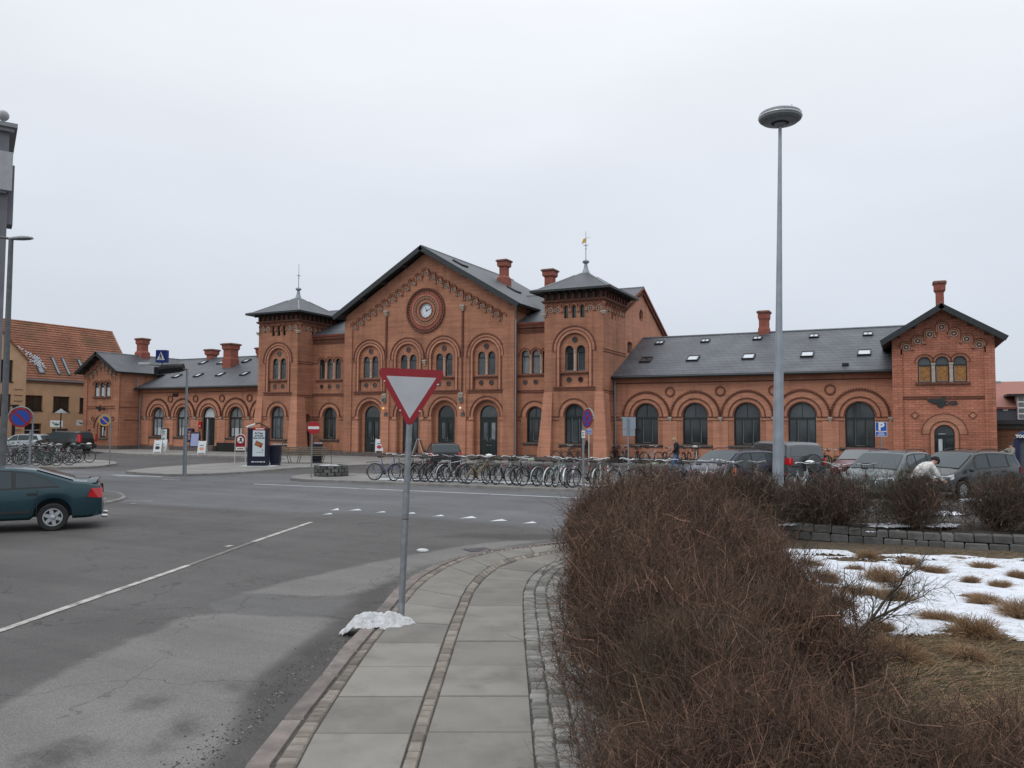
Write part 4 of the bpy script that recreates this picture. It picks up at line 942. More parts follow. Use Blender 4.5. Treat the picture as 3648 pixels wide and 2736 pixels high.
def zone_mat():
    m = bpy.data.materials.new('asphalt_of_several_ages'); m.use_nodes = True; nt = m.node_tree; N = nt.nodes; L = nt.links; b = N["Principled BSDF"]; b.inputs["Specular IOR Level"].default_value = .35
    geo = N.new("ShaderNodeNewGeometry")
    def nz(sc, det=6, ro=.6, mp=None):
        n = N.new("ShaderNodeTexNoise"); n.inputs["Scale"].default_value = sc; n.inputs["Detail"].default_value = det; n.inputs["Roughness"].default_value = ro
        if mp: q = N.new("ShaderNodeMapping"); q.inputs["Rotation"].default_value = (0, 0, mp[0]); q.inputs["Scale"].default_value = mp[1]; L.new(geo.outputs["Position"], q.inputs[0]); L.new(q.outputs[0], n.inputs["Vector"])
        else: L.new(geo.outputs["Position"], n.inputs["Vector"])
        return n.outputs["Fac"]
    def rng_(x, a, b_, c, d):
        r = N.new("ShaderNodeMapRange"); r.inputs[1].default_value = a; r.inputs[2].default_value = b_; r.inputs[3].default_value = c; r.inputs[4].default_value = d; L.new(x, r.inputs[0]); return r.outputs[0]
    def mth(op, a, b_):
        q = N.new("ShaderNodeMath"); q.operation = op
        for i, v in enumerate((a, b_)):
            if isinstance(v, (int, float)): q.inputs[i].default_value = v
            else: L.new(v, q.inputs[i])
        return q.outputs[0]
    big, mid, fine, grit = nz(.45, 8), nz(2.6, 8, .7), nz(14, 6, .75), nz(85, 3)
    edge = mth('ADD', mth('MULTIPLY', mth('SUBTRACT', mid, .5), .9), mth('MULTIPLY', mth('SUBTRACT', fine, .5), .45))
    col = None; base = (.096, .092, .089, 1)
    for k, c, soft, amp in (('crossing', (.128, .131, .136, 1), .35, .5), ('worn', (.168, .163, .153, 1), .07, .42), ('patch', (.118, .116, .112, 1), .05, .12), ('gutter', (.068, .064, .060, 1), .16, .7)):
        a = N.new("ShaderNodeAttribute"); a.attribute_name = k; f = rng_(mth('ADD', a.outputs["Fac"], mth('MULTIPLY', edge, amp)), -soft, soft, 0, 1)
        mx = N.new("ShaderNodeMix"); mx.data_type = 'RGBA'; L.new(f, mx.inputs[0])
        if col: L.new(col, mx.inputs[6])
        else: mx.inputs[6].default_value = base
        mx.inputs[7].default_value = c; col = mx.outputs[2]
    o = _mul(nt, col, None, rng_(big, .3, .7, .82, 1.16)); o = _mul(nt, o, None, rng_(mid, .3, .7, .93, 1.07)); o = _mul(nt, o, None, rng_(grit, .35, .7, .72, 1.38))
    vo = N.new("ShaderNodeTexVoronoi"); vo.feature = 'DISTANCE_TO_EDGE'; vo.inputs["Scale"].default_value = .42; va = N.new("ShaderNodeVectorMath"); va.operation = 'ADD'
    nn_ = N.new("ShaderNodeTexNoise"); nn_.inputs["Scale"].default_value = 1.8; nn_.inputs["Detail"].default_value = 8; L.new(geo.outputs["Position"], nn_.inputs["Vector"]); L.new(geo.outputs["Position"], va.inputs[0]); L.new(nn_.outputs["Color"], va.inputs[1]); L.new(va.outputs[0], vo.inputs["Vector"])
    ck_ = mth('MAXIMUM', rng_(vo.outputs["Distance"], .0, .007, .5, 1), rng_(nz(.8, 3), .46, .56, 0, 1)); o = _mul(nt, o, None, ck_)
    o = _mul(nt, o, None, rng_(nz(1, 5, .6, (R(-22), (.05, .8, 1))), .35, .65, .88, 1.1)); o = _mul(nt, o, None, rng_(nz(1, 5, .6, (R(18), (.09, 1.3, 1))), .4, .7, 1.04, .9))
    L.new(o, b.inputs["Base Color"]); L.new(rng_(mid, .3, .7, .66, .86), b.inputs["Roughness"])
    bp = N.new("ShaderNodeBump"); bp.inputs["Strength"].default_value = .4; bp.inputs["Distance"].default_value = .007; L.new(grit, bp.inputs["Height"]); L.new(bp.outputs[0], b.inputs["Normal"]); return m
M['asphalt_zones'] = zone_mat()
road_grid('road_near', -12, 6, 3.0, 17.0, .07); road_grid('road_far', -26, 22, 17.0, 40.0, .25); road_grid('road_side', -26, -12, 3.0, 17.0, .25)
# grit and small stones swept into the gutter
gb = MB(); rd = random.Random(8)
for i in range(900):
    t = rd.random(); a = Vector((1700, 360)).lerp(Vector((780, 1200)), t); off = abs(rd.gauss(0, 1))*(20+85*t); x, y = a.x-off*.8, a.y-off*.35
    q = G(*S9([(x, y)])[0]); r_ = rd.choice((.003, .004, .006, .009)) ; gb.sphere((q.x, q.y, .004+r_*.4), r_, 4, 'pebble' if rd.random() < .8 else 'pebble_pale', (1.3, 1, .7))
tag(gb.build('gutter_grit'), kind='stuff')

def gline(name, a, b, w0, m='paint', z=.012, w1=None, n=14):
    A = G(*a); B = G(*b); d = (B-A); L = d.length; d.normalize(); nn = Vector((-d.y, d.x, 0)); rd = random.Random(int(a[0]))
    l, r = [], []
    n = max(2, int(L/.5))
    for k in range(n+1):
        p = A + d*(L*k/n); w = w0 if w1 is None else w0+(w1-w0)*k/n
        l.append((p+nn*(w/2+rd.uniform(-.008, .008))).xy); r.append((p-nn*(w/2+rd.uniform(-.008, .008))).xy)
    return sheet(name, [tuple(p) for p in l] + [tuple(p) for p in r[::-1]], z, m)
gline('road_marking', (-60, 2270), (670, 2016), .11); gline('road_marking', (670, 2016), (904, 1931), .10, 'paint_faint'); gline('road_marking', (806, 1949), (826, 1945), .12); gline('road_marking', (904, 1931), (1110, 1861), .11)
gline('road_marking', (904, 1725), (2080, 1776), .13, 'paint_new'); gline('road_marking', (401, 1693), (579, 1698.5), .2, 'paint_new'); gline('road_marking', (415, 1696.5), (500, 1699), .12, 'paint_new')
gline('road_marking', (579, 1709), (640, 1711), .15); gline('road_marking', (474, 1787), (545, 1786), .1); gline('road_marking', (465, 1795), (488, 1795.6), .1)
for x0, x1, y0, y1 in ((1176, 1208, 1823, 1814), (1148, 1185, 1834, 1832), (1240, 1290, 1821, 1817), (1335, 1376, 1828, 1825), (1440, 1482, 1832, 1829), (1537, 1584, 1842, 1838), (1637, 1700, 1851, 1843), (1743, 1808, 1861, 1853), (1858, 1914, 1868, 1862)):
    a = G(x0, (y0+y1)/2+1.6); b = G(x1, (y0+y1)/2+.2); c = G((x0+x1)/2+12, y1-3)
    sheet('give_way_triangle', [tuple(a.xy), tuple(b.xy), tuple(c.xy)], .012, 'paint_new')

# ---- near pavement: kerb, setts, slabs
rows = dict(
 K=[(955, 1146), (1065, 1010), (1165, 890), (1270, 770), (1345, 670), (1440, 575), (1520, 480), (1600, 400), (1740, 330), (1880, 290), (2010, 273), (2160, 258)],
 I=[(1055, 1146), (1150, 1010), (1240, 890), (1335, 770), (1405, 680), (1490, 580), (1563, 490), (1643, 404), (1765, 334), (1890, 297), (2015, 279), (2160, 263)],
 A=[(1165, 1146), (1235, 1010), (1310, 890), (1390, 770), (1455, 675), (1530, 580), (1600, 490), (1680, 405), (1790, 340), (1900, 303), (2020, 285), (2160, 268)],
 B=[(1580, 1146), (1622, 1010), (1662, 890), (1705, 770), (1737, 675), (1768, 590), (1800, 515), (1835, 440), (1890, 378), (1965, 331), (2050, 309), (2170, 290)],
 C=[(1642, 1146), (1680, 1010), (1718, 890), (1757, 770), (1785, 675), (1813, 590), (1840, 515), (1870, 445), (1915, 392), (1985, 344), (2065, 321), (2170, 301)],
 D=[(2112, 1146), (2100, 1010), (2090, 890), (2080, 770), (2070, 675), (2066, 590), (2062, 515), (2064, 445), (2085, 400), (2122, 363), (2167, 340), (2230, 320)])
PZ = .12
cur = {}
for k, v in rows.items():
    P = [G(x, y, PZ) for x, y in S9(v)]
    d = P[0]-P[1]; P = [P[0]+d*3.2, P[0]+d*1.6] + P
    d = P[-1]-P[-2]; P = P + [P[-1]+d*1.0, P[-1]+d*2.2]
    cur[k] = P
def cr_at(P, t):
    """Catmull-Rom through P, t in 0..len-1"""
    i = min(int(t), len(P)-2); f = t-i; p0 = P[max(i-1, 0)]; p1 = P[i]; p2 = P[i+1]; p3 = P[min(i+2, len(P)-1)]
    return .5*((2*p1)+(p2-p0)*f+(2*p0-5*p1+4*p2-p3)*f*f+(3*p1-p0-3*p2+p3)*f**3)
NT = len(cur['A'])-1
def resample(ka, kb, step, offset=0.0, jitter=0.0, seed=1):
    """parameters t at which cross joints fall every `step` metres along the mean of two curves"""
    rd = random.Random(seed); ts = []; acc = offset; t = 0.0; prev = (cr_at(cur[ka], 0)+cr_at(cur[kb], 0))/2; nxt = 0
    N_ = 1600
    for i in range(1, N_+1):
        t = NT*i/N_; p = (cr_at(cur[ka], t)+cr_at(cur[kb], t))/2; acc += (p-prev).length; prev = p
        if acc >= nxt: ts.append(t); nxt = acc + step*(1+rd.uniform(-jitter, jitter))
    return ts
def stone(mb, p, gap, m, up=0.0, ch=.012):
    """one stone: quad corners p (a, b, c, d), inset by gap, chamfered, top raised"""
    c = sum(p, Vector())/4; q = []
    for v in p:
        d = c-v; q.append(v + d.normalized()*min(gap*1.41, d.length*.45))
    t = [v + (c-v).normalized()*min(ch*1.41, (c-v).length*.3) + Vector((0, 0, up)) for v in q]; b = [v + Vector((0, 0, up-ch)) for v in q]; e = [v - Vector((0, 0, .05)) for v in q]
    mb.quads(t+b+e, [(0, 1, 2, 3)] + [(i, (i+1) % 4, 4+(i+1) % 4, 4+i) for i in range(4)] + [(4+i, 4+(i+1) % 4, 8+(i+1) % 4, 8+i) for i in range(4)], m)
def lerp(a, b, f): return a+(b-a)*f
sl = MB()
for ka, kb, off, sd_ in (('A', 'B', .3, 1), ('C', 'D', .0, 2)):
    ts = resample(ka, kb, .80, off, .06, sd_)
    for t0, t1 in zip(ts, ts[1:]):
        stone(sl, [cr_at(cur[ka], t0), cr_at(cur[kb], t0), cr_at(cur[kb], t1), cr_at(cur[ka], t1)], .009, 'slabs', random.uniform(-.003, .003), .005)
tag(sl.build('pavement_slabs'), kind='structure')
st = MB()
for ka, kb, n, step in (('I', 'A', 1, .105), ('B', 'C', 1, .16)):
    ts = resample(ka, kb, step, 0, .25, 5)
    for t0, t1 in zip(ts, ts[1:]):
        if random.random() < .02 and ka == 'I': continue
        a0, b0, a1, b1 = cr_at(cur[ka], t0), cr_at(cur[kb], t0), cr_at(cur[ka], t1), cr_at(cur[kb], t1)
        f0 = .12 if ka == 'I' else 0
        j = random.uniform(-.04, .04); stone(st, [lerp(a0, b0, f0+j*.5), lerp(a0, b0, 1), lerp(a1, b1, 1), lerp(a1, b1, f0+j*.5)], .008, 'setts', random.uniform(-.006, .003))
tag(st.build('pavement_setts'), kind='structure')
st = MB(); cur['E'] = []
for i, p in enumerate(cur['D']):
    a = cur['D'][max(i-1, 0)]; b = cur['D'][min(i+1, NT)]; d = (b-a).normalized(); nn = Vector((d.y, -d.x, 0)); cur['E'].append(p + nn*1.25)
nr = 8
for r_ in range(nr):
    ts = resample('D', 'E', .105, random.random()*.1, .3, 20+r_)
    for t0, t1 in zip(ts, ts[1:]):
        a0, b0, a1, b1 = cr_at(cur['D'], t0), cr_at(cur['E'], t0), cr_at(cur['D'], t1), cr_at(cur['E'], t1)
        j0, j1 = random.uniform(-.007, .007), random.uniform(-.007, .007)
        stone(st, [lerp(a0, b0, r_/nr+j0), lerp(a0, b0, (r_+1)/nr+j1), lerp(a1, b1, (r_+1)/nr+j1), lerp(a1, b1, r_/nr+j0)], .007, 'setts_grey', random.uniform(-.004, .002))
tag(st.build('pavement_cobbles'), kind='structure')
bs = MB()
loop = [tuple(cr_at(cur['I'], NT*k/60).xy) for k in range(61)] + [tuple(cr_at(cur['E'], NT*k/60).xy) for k in range(60, -1, -1)]
bs.tess([loop], lambda u, v: (u, v, PZ-.014), 'joint'); tag(bs.build('pavement_bed'), kind='structure')
kb = MB(); ts = resample('K', 'I', .95, .2, .15, 9)
for t0, t1 in zip(ts, ts[1:]):
    P = [cr_at(cur['K'], t0), cr_at(cur['I'], t0), cr_at(cur['I'], t1), cr_at(cur['K'], t1)]
    up = random.uniform(-.006, .006); c = sum(P, Vector())/4
    q = [v+(c-v).normalized()*.015 for v in P]; t_ = [v+(c-v).normalized()*.022+Vector((0, 0, up)) for v in q]; b_ = [v+Vector((0, 0, up-.02)) for v in q]; e_ = [Vector((v.x, v.y, -.02)) for v in q]
    kb.quads(t_+b_+e_, [(0, 1, 2, 3)] + [(i, (i+1) % 4, 4+(i+1) % 4, 4+i) for i in range(4)] + [(4+i, 4+(i+1) % 4, 8+(i+1) % 4, 8+i) for i in range(4)], 'kerb')
tag(kb.build('kerb_stones'), kind='structure')

# ---- far islands and pavements
def smooth_loop(P, n=5):
    k = len(P); out = []
    for i in range(k):
        p0, p1, p2, p3 = (Vector(P[(i+j-1) % k]) for j in range(4))
        for s in range(n):
            f = s/n; out.append(tuple(.5*((2*p1)+(p2-p0)*f+(2*p0-5*p1+4*p2-p3)*f*f+(3*p1-p0-3*p2+p3)*f**3)))
    return out
def island(name, loop, h=.12, kw=.16, m='pave'):
    k = len(loop); V = [Vector(p) for p in loop]
    area = sum(V[i].x*V[(i+1) % k].y - V[(i+1) % k].x*V[i].y for i in range(k)); sgn = 1 if area > 0 else -1
    inn = []
    for i in range(k):
        d1 = (V[i]-V[i-1]); d2 = (V[(i+1) % k]-V[i]); d = (d1.normalized()+d2.normalized()); d = d.normalized() if d.length > 1e-5 else d1.normalized()
        inn.append(V[i] + Vector((-d.y, d.x))*kw*sgn)
    t = MB(); t.tess([[tuple(p) for p in inn]], lambda u, v: (u, v, h-.004), m); tag(t.build(name), kind='structure')
    c = MB()
    for i in range(k):
        j = (i+1) % k; c.quads([(*V[i], 0), (*V[j], 0), (*V[j], h-.015), (*V[i], h-.015), (*(V[i]+(inn[i]-V[i])*.12), h), (*(V[j]+(inn[j]-V[j])*.12), h), (*inn[j], h), (*inn[i], h), (*inn[i], -.01), (*inn[j], -.01)], [(0, 1, 2, 3), (3, 2, 5, 4), (4, 5, 6, 7), (7, 6, 9, 8)], 'kerb_grey')
    tag(c.build(name+'_kerb'), kind='structure')
island('cycle_parking_pavement', gpix([(1036, 1712), (1080, 1716.5), (1250, 1722), (1500, 1731.5), (1800, 1744), (2064, 1755), (2400, 1768), (2800, 1784), (3300, 1806), (3300, 1760), (2700, 1737), (2064, 1714), (1500, 1699), (1260, 1695), (1084, 1698), (1042, 1704)]))
island('left_cycle_parking_pavement', smooth_loop(gpix([(-300, 1672), (0, 1670), (137, 1670), (253, 1671), (340, 1668), (395, 1661), (416, 1657), (410, 1652), (380, 1647), (250, 1640), (100, 1634), (-100, 1631), (-300, 1630)]), 3))
island('traffic_island', smooth_loop(gpix([(342, 1801), (420, 1788), (449, 1776), (432, 1763), (390, 1756), (333, 1753), (200, 1753), (100, 1758), (40, 1775), (120, 1795), (240, 1803)]), 4), h=.07, kw=.12, m='asphalt_patch')
sr = lambda x, y: (x, y)
island('station_forecourt_pavement', gpix([(447, 1687), (520, 1694), (600, 1697.5), (651, 1698), (760, 1695), (887, 1688), (1033, 1674), (1200, 1666), (1345, 1659.5), (1500, 1657), (1700, 1655), (2100, 1656), (2400, 1662), (2800, 1672), (3200, 1686), (3700, 1706)]) + [(22, 46.5), (-41, 46.5), (-44.6, 45.2)] + gpix([(1020, 1642), (980, 1646), (887, 1652.5), (780, 1657), (664, 1664), (560, 1672), (480, 1681)]))
island('left_station_pavement', gpix([(40, 1600), (200, 1606), (302, 1611.5), (400, 1617), (480, 1622), (654, 1625.5), (800, 1629), (960, 1633)]) + [(-43.5, 45.6), (-43.6, 46.5), (-60, 46.5), (-69, 46.5), (-80, 46.5)])

# ---- right-hand lawn, snow and planting bed
lawn = gpix([(2250, 3300), (2190, 2736), (2150, 2400), (2120, 2200), (2090, 2000), (2150, 1925), (2400, 1890), (2650, 1905), (2851, 1931), (3278, 1951), (3648, 1962), (4600, 1995), (5600, 3300)])
sheet('lawn', lawn, .03, 'litter')
W0, W1, W2 = G(2560, 1906), G(3278, 1951), G(4700, 2000)
wl = MB(); dd = (W1-W0).normalized(); LW = (W2-W0).length; nn = Vector((-dd.y, dd.x, 0))
if nn.dot(CF) < 0: nn = -nn
for c_, (z0, z1, dep) in enumerate(((.0, .17, 0), (.17, .33, .02))):
    u = 0
    while u < LW:
        w = random.uniform(.2, .34) if c_ else random.uniform(.22, .42); f = u/LW
        sag = .02*math.sin(u*1.3)
        p = W0+dd*(u+w/2)+nn*(dep+.1+random.uniform(-.012, .012)); a = math.atan2(dd.y, dd.x)+random.uniform(-.03, .03)
        h = z1-z0-.012+random.uniform(-.008, .008)
        c, s = math.cos(a), math.sin(a); hx, hy = w/2-.008, .1; pts = []
        for z, i_ in ((z0+.004, .004), (z0+.03, 0), (z0+h-.025, 0), (z0+h, .018)):
            for X, Y in ((-hx+i_, -hy+i_), (hx-i_, -hy+i_), (hx-i_, hy-i_), (-hx+i_, hy-i_)): pts.append((p.x+c*X-s*Y+random.uniform(-.006, .006), p.y+s*X+c*Y+random.uniform(-.006, .006), z+sag+random.uniform(-.004, .004)))
        wl.quads(pts, [(4*l+i, 4*l+(i+1) % 4, 4*l+4+(i+1) % 4, 4*l+4+i) for l in range(3) for i in range(4)] + [(0, 3, 2, 1), (12, 13, 14, 15)], 'stonewall'); u += w
tag(wl.build('block_edging_wall'), 'low wall of two courses of dark rough stone blocks holding up the shrub bed', 'low wall')
bd = MB(); b0 = W0+nn*.2-dd*1.2; b1 = W0+dd*LW+nn*.2; b2 = b1+nn*3.0; b3 = b0+nn*3.0; ny = 40; nx = 120; pts = []
for i in range(nx+1):
    for j in range(7):
        p = b0.lerp(b1, i/nx).lerp(b3.lerp(b2, i/nx), j/6); z = .27+.05*mnoise.noise(p*1.3)+.03*mnoise.noise(p*4)-(.3 if j == 6 else 0); pts.append((p.x, p.y, max(z, -.02)))
bd.quads(pts, [(i*7+j, (i+1)*7+j, (i+1)*7+j+1, i*7+j+1) for i in range(nx) for j in range(6)], 'soil'); tag(bd.build('planting_bed_soil', smooth=True), kind='structure')

tuft_px = [(3018, 2022), (3245, 2010), (3152, 2068), (3330, 2038), (3490, 2018), (3445, 2072), (3640, 2056), (3105, 2115), (3175, 2135), (2955, 2160), (3450, 2122), (3475, 2148), (3385, 2205), (3655, 2200), (3140, 2238), (3495, 2265), (3160, 2320), (3500, 2335), (2960, 2070), (3560, 2090), (2880, 2100), (2900, 2010), (3120, 1985), (3420, 1985)]
tuft_xy = [G(x, y+8, .03) for x, y in tuft_px]
def snowfield(name, cx, loop_px, thr, step=.035, zb=.03, h=.07, seed=0, avoid=(), elong=True):
    loop = gpix(loop_px, zb); xs = [p[0] for p in loop]; ys = [p[1] for p in loop]
    x0, x1, y0, y1 = min(xs), max(xs), min(ys), max(ys); nx, ny = int((x1-x0)/step), int((y1-y0)/step)
    def dist(x, y):                      # signed distance to the outline (positive inside)
        ins = False; best = 1e9; k = len(loop)
        for i in range(k):
            ax, ay = loop[i]; bx, by = loop[(i+1) % k]
            if (ay > y) != (by > y) and x < (bx-ax)*(y-ay)/(by-ay)+ax: ins = not ins
            dx, dy = bx-ax, by-ay; t = max(0, min(1, ((x-ax)*dx+(y-ay)*dy)/(dx*dx+dy*dy))); best = min(best, math.hypot(x-ax-t*dx, y-ay-t*dy))
        return best if ins else -best
    H = np.zeros((nx+1, ny+1))
    hx, hy = CR.x, CR.y
    for i in range(nx+1):
        for j in range(ny+1):
            x, y = x0+i*step, y0+j*step; d = dist(x, y)
            if d < -.25: H[i, j] = -1; continue
            a = x*hx+y*hy; b = -x*hy+y*hx
            far = max(0, min(1, (b-10.5)/3.0))
            n = mnoise.fractal(Vector((a*.55, b*1.1, seed)), 1.0, 2.0, 4)*.75 + mnoise.noise(Vector((a*1.6, b*6.5, seed+7)))*(.36+.36*far) + mnoise.noise(Vector((a*9, b*14, seed+3)))*.13
            v = min(d*1.6, .42) + n*.55 - thr - .16*far
            for q in avoid:
                r = math.hypot(x-q.x, (y-q.y)); v = min(v, (r-.12)*1.8+n*.2)
            H[i, j] = v
    V = []; Fc = []; idx = -np.ones((nx+1, ny+1), int)
    keep = H > -.04
    for i in range(nx):
        for j in range(ny):
            if keep[i, j] and keep[i+1, j] and keep[i, j+1] and keep[i+1, j+1]:
                q = []
                for a, b in ((i, j), (i+1, j), (i+1, j+1), (i, j+1)):
                    if idx[a, b] < 0:
                        idx[a, b] = len(V); v = H[a, b]; x, y = x0+a*step, y0+b*step
                        V.append((x, y, zb-.02+(h*min(1, max(0, v+.04)/.25)**.5)+.010*mnoise.noise(Vector((x*3, y*3, 5)))))
                    q.append(idx[a, b])
                Fc.append(q)
    if not Fc: return
    o = np_mesh(name, np.array(V), np.array(Fc), 'snow'); o.data.polygons.foreach_set('use_smooth', [True]*len(Fc)); return tag(o, kind='stuff')
snowfield('snow', 0, [(2560, 1945), (2800, 1958), (3100, 1972), (3500, 1985), (3900, 1998), (4300, 2200), (4200, 2420), (3900, 2350), (3648, 2292), (3520, 2248), (3360, 2262), (3200, 2266), (3080, 2262), (2960, 2215), (2850, 2235), (2700, 2250), (2600, 2150), (2540, 2010)], .06, avoid=tuft_xy)
snowfield('snow', 0, [(3060, 1868), (3160, 1862), (3260, 1868), (3320, 1874), (3200, 1882), (3080, 1880)], .05, step=.04, zb=.33, h=.04, seed=4)
snowfield('snow', 0, [(3270, 1868), (3380, 1862), (3460, 1868), (3480, 1876), (3380, 1884), (3290, 1878)], .05, step=.04, zb=.33, h=.04, seed=9)
snowfield('snow', 0, [(3050, 1890), (3200, 1888), (3240, 1893), (3060, 1896)], .05, step=.04, zb=.31, h=.04, seed=12)
snowfield('snow', 0, [(2720, 1868), (2830, 1862), (2880, 1868), (2760, 1876)], .05, step=.04, zb=.33, h=.04, seed=14)
for k, lp in enumerate(([(1340, 1704), (1700, 1714), (2100, 1727), (2500, 1742), (2500, 1748), (2100, 1733), (1700, 1720), (1340, 1710)], [(3250, 1828), (3330, 1822), (3420, 1826), (3440, 1836), (3300, 1838)], [(3420, 1720), (3480, 1712), (3540, 1735), (3530, 1775), (3430, 1790), (3400, 1760)])):
    snowfield('snow', 0, lp, .02 if k == 0 else -.12, step=.06, zb=.13 if k == 0 else .02, h=.05, seed=30+k)
# ================================================================== VEGETATION
def twigs(P0, D, L, r0, bend, seg=2, sides=3, taper=.45, seed=1, droop=0.0):
    """P0 (n,3) roots, D (n,3) unit headings, L (n,) lengths: thin curved tapering shoots as one array mesh"""
    g_ = np.random.default_rng(seed); n = len(P0)
    side = np.cross(D, g_.normal(size=(n, 3))); side /= np.linalg.norm(side, axis=1, keepdims=True)+1e-9
    up = np.cross(D, side); B = side*g_.normal(size=(n, 1))*bend*L[:, None]
    rings = []
    for s in range(seg+1):
        f = s/seg; c = P0 + D*(L*f)[:, None] + B*(f*f) + up*(np.sin(f*PI)*g_.normal(size=n)*bend*.35*L)[:, None]
        if droop: c[:, 2] = np.maximum(c[:, 2]-droop*f*f*L, .005)
        rr = r0*(1-(1-taper)*f)
        for k in range(sides):
            a = 2*PI*k/sides; rings.append(c + side*(rr*math.cos(a))[:, None] + up*(rr*math.sin(a))[:, None])
    V = np.stack(rings, 1)                       # n, (seg+1)*sides, 3
    per = (seg+1)*sides; base = (np.arange(n)*per)[:, None, None]
    q = np.array([(s*sides+k, s*sides+(k+1) % sides, (s+1)*sides+(k+1) % sides, (s+1)*sides+k) for s in range(seg) for k in range(sides)])
    return V.reshape(-1, 3), (q[None]+base).reshape(-1, 4)
def join(parts):
    V, Fc, o = [], [], 0
    for v, f in parts: V.append(v); Fc.append(f+o); o += len(v)
    return np.concatenate(V), np.concatenate(Fc)
def unit(a): return a/(np.linalg.norm(a, axis=1, keepdims=True)+1e-9)
def clump(c, r, h, n, thick, seed, vase=False, z0=.03, wild=60):
    g_ = np.random.default_rng(seed); out = []
    # stems from the stool
    m = int(40+r*40); ph = g_.uniform(0, 2*PI, m); tilt = np.sqrt(g_.uniform(0.02, 1, m))*(1.0 if not vase else .62)
    D = np.stack([np.cos(ph)*np.sin(tilt), np.sin(ph)*np.sin(tilt), np.cos(tilt)], 1); rr = g_.uniform(0, .22 if not vase else .14, m)*r
    P0 = np.stack([c.x+np.cos(ph)*rr, c.y+np.sin(ph)*rr, np.full(m, z0)], 1)
    Ln = np.minimum(r/np.maximum(np.sin(tilt), .3), h/np.maximum(np.cos(tilt), .3))*g_.uniform(.55, .98, m)
    out.append(twigs(P0, D, Ln, g_.uniform(.005, .012, m), .2, 5, 4, .3, seed+1))
    # shoots filling the crown
    ph = g_.uniform(0, 2*PI, n); rho = np.sqrt(g_.uniform(0, 1, n)); zf0 = g_.uniform(0, 1, n)
    lump = 1+.13*np.sin(ph*3+seed)+.11*np.sin(ph*7+seed*2+rho*3)+.09*np.sin(ph*13+seed*5+zf0*6)
    top = h*np.sqrt(np.clip(1-rho**2.6, 0, 1))
    zf = zf0**(.42)
    if vase: rho2 = rho*(.25+.75*zf)
    else: rho2 = rho*(1-.12*(zf < .3))
    T = np.stack([c.x+np.cos(ph)*rho2*r*lump, c.y+np.sin(ph)*rho2*r*lump, z0+top*zf*(1+.10*np.sin(ph*5+rho*9+seed)+.05*np.sin(ph*11+rho*17))], 1)
    o = np.array([c.x, c.y, z0-.25*h]); D = unit(unit(T-o)*np.array([1, 1, 1.5])+g_.normal(size=(n, 3))*.68)
    Ln = g_.uniform(.16, .46, n)*min(1, .55+.4*r); P0 = T-D*Ln[:, None]
    ok = (P0[:, 2] > z0-.02) & (T[:, 2] > z0+.04); P0, D, Ln = P0[ok], D[ok], Ln[ok]
    out.append(twigs(P0, D, Ln, np.exp(g_.normal(size=len(P0))*.33)*thick, .34, 3, 3, .35, seed+2))
    # longer wild shoots breaking the outline
    i = g_.integers(0, len(P0), wild); Q = P0[i]; E_ = unit(D[i]*np.array([1, 1, .8])+g_.normal(size=(wild, 3))*.35); out.append(twigs(Q, E_, g_.uniform(.35, .75, wild)*(.6+.3*r), np.full(wild, thick*1.15), .25, 4, 3, .3, seed+5))
    j = g_.integers(0, wild, wild*3); out.append(twigs(Q[j]+E_[j]*g_.uniform(.15, .4, (wild*3, 1)), unit(E_[j]+g_.normal(size=(wild*3, 3))*.6), g_.uniform(.08, .22, wild*3), np.full(wild*3, thick*.75), .2, 2, 3, .4, seed+6))
    # side spurs near the tips
    k = len(P0)//2; i = g_.integers(0, len(P0), k); f = g_.uniform(.35, .9, k)
    Q = P0[i]+D[i]*(Ln[i]*f)[:, None]; E_ = unit(D[i]+g_.normal(size=(k, 3))*.75); out.append(twigs(Q, E_, g_.uniform(.05, .16, k), np.full(k, thick*.7), .2, 2, 3, .4, seed+3))
    return join(out)
HC = [(2190, 14.0, 1.0, 1.42), (2245, 11.9, 1.0, 1.36), (2262, 10.0, .98, 1.32), (2310, 8.3, .95, 1.27), (2400, 6.8, .95, 1.2), (2510, 5.5, .9, 1.1), (2680, 4.5, .8, .98), (2480, 4.0, .62, .9),
      (2330, 16.0, 1.1, 1.5), (2430, 14.4, 1.1, 1.42), (2450, 12.4, 1.0, 1.3), (2545, 10.4, .95, 1.18), (2640, 8.8, .85, 1.06), (2720, 7.4, .7, .9), (2560, 16.6, 1.0, 1.42), (2620, 13.4, .8, 1.05)]
parts = []
for k, (x, d, r, h) in enumerate(HC):
    near = d < 9; parts.append(clump(AT(x, d), r, h, int((5200 if near else 4600)*(.62 if k in (12, 13, 7, 6) else 1)), (.0022 if d < 6 else (.0029 if near else .0043)), 100+k*7, wild=420))
for k, (x, d, r, h, n_) in enumerate(((2770, 8.9, .75, .95, 420), (2900, 8.3, .6, .8, 260), (2730, 10.2, .7, 1.0, 420), (2690, 11.6, .7, .95, 420), (2860, 7.2, .6, .8, 420), (3000, 6.9, .6, .7, 240))): parts.append(clump(AT(x, d), r, h, n_, .0034, 900+k*7, vase=True, wild=150))
V, Fc = join(parts)
tag(np_mesh('hedge', V, Fc, 'twig'), 'big leafless reddish brown hedge of dense twigs beside the near pavement', 'hedge')
for k, (x, d, r, h, lab) in enumerate(((3010, 5.5, .72, .62, 'low sparse brown shrub right behind the tall hedge in the lower right'), (3330, 4.9, .75, .62, 'low bare brown shrub at the bottom right with dead grass behind it'), (3640, 5.4, .7, .55, 'low thin shrub cut by the lower right corner'), (2900, 4.3, .7, .74, 'low brown shrub along the bottom edge right of the hedge'))):
    V, Fc = clump(AT(x, d), r, h, 950, .0027, 500+k*11)
    tag(np_mesh('low_shrub', V, Fc, 'twig'), lab, 'shrub', 'low shrubs in the lower right')
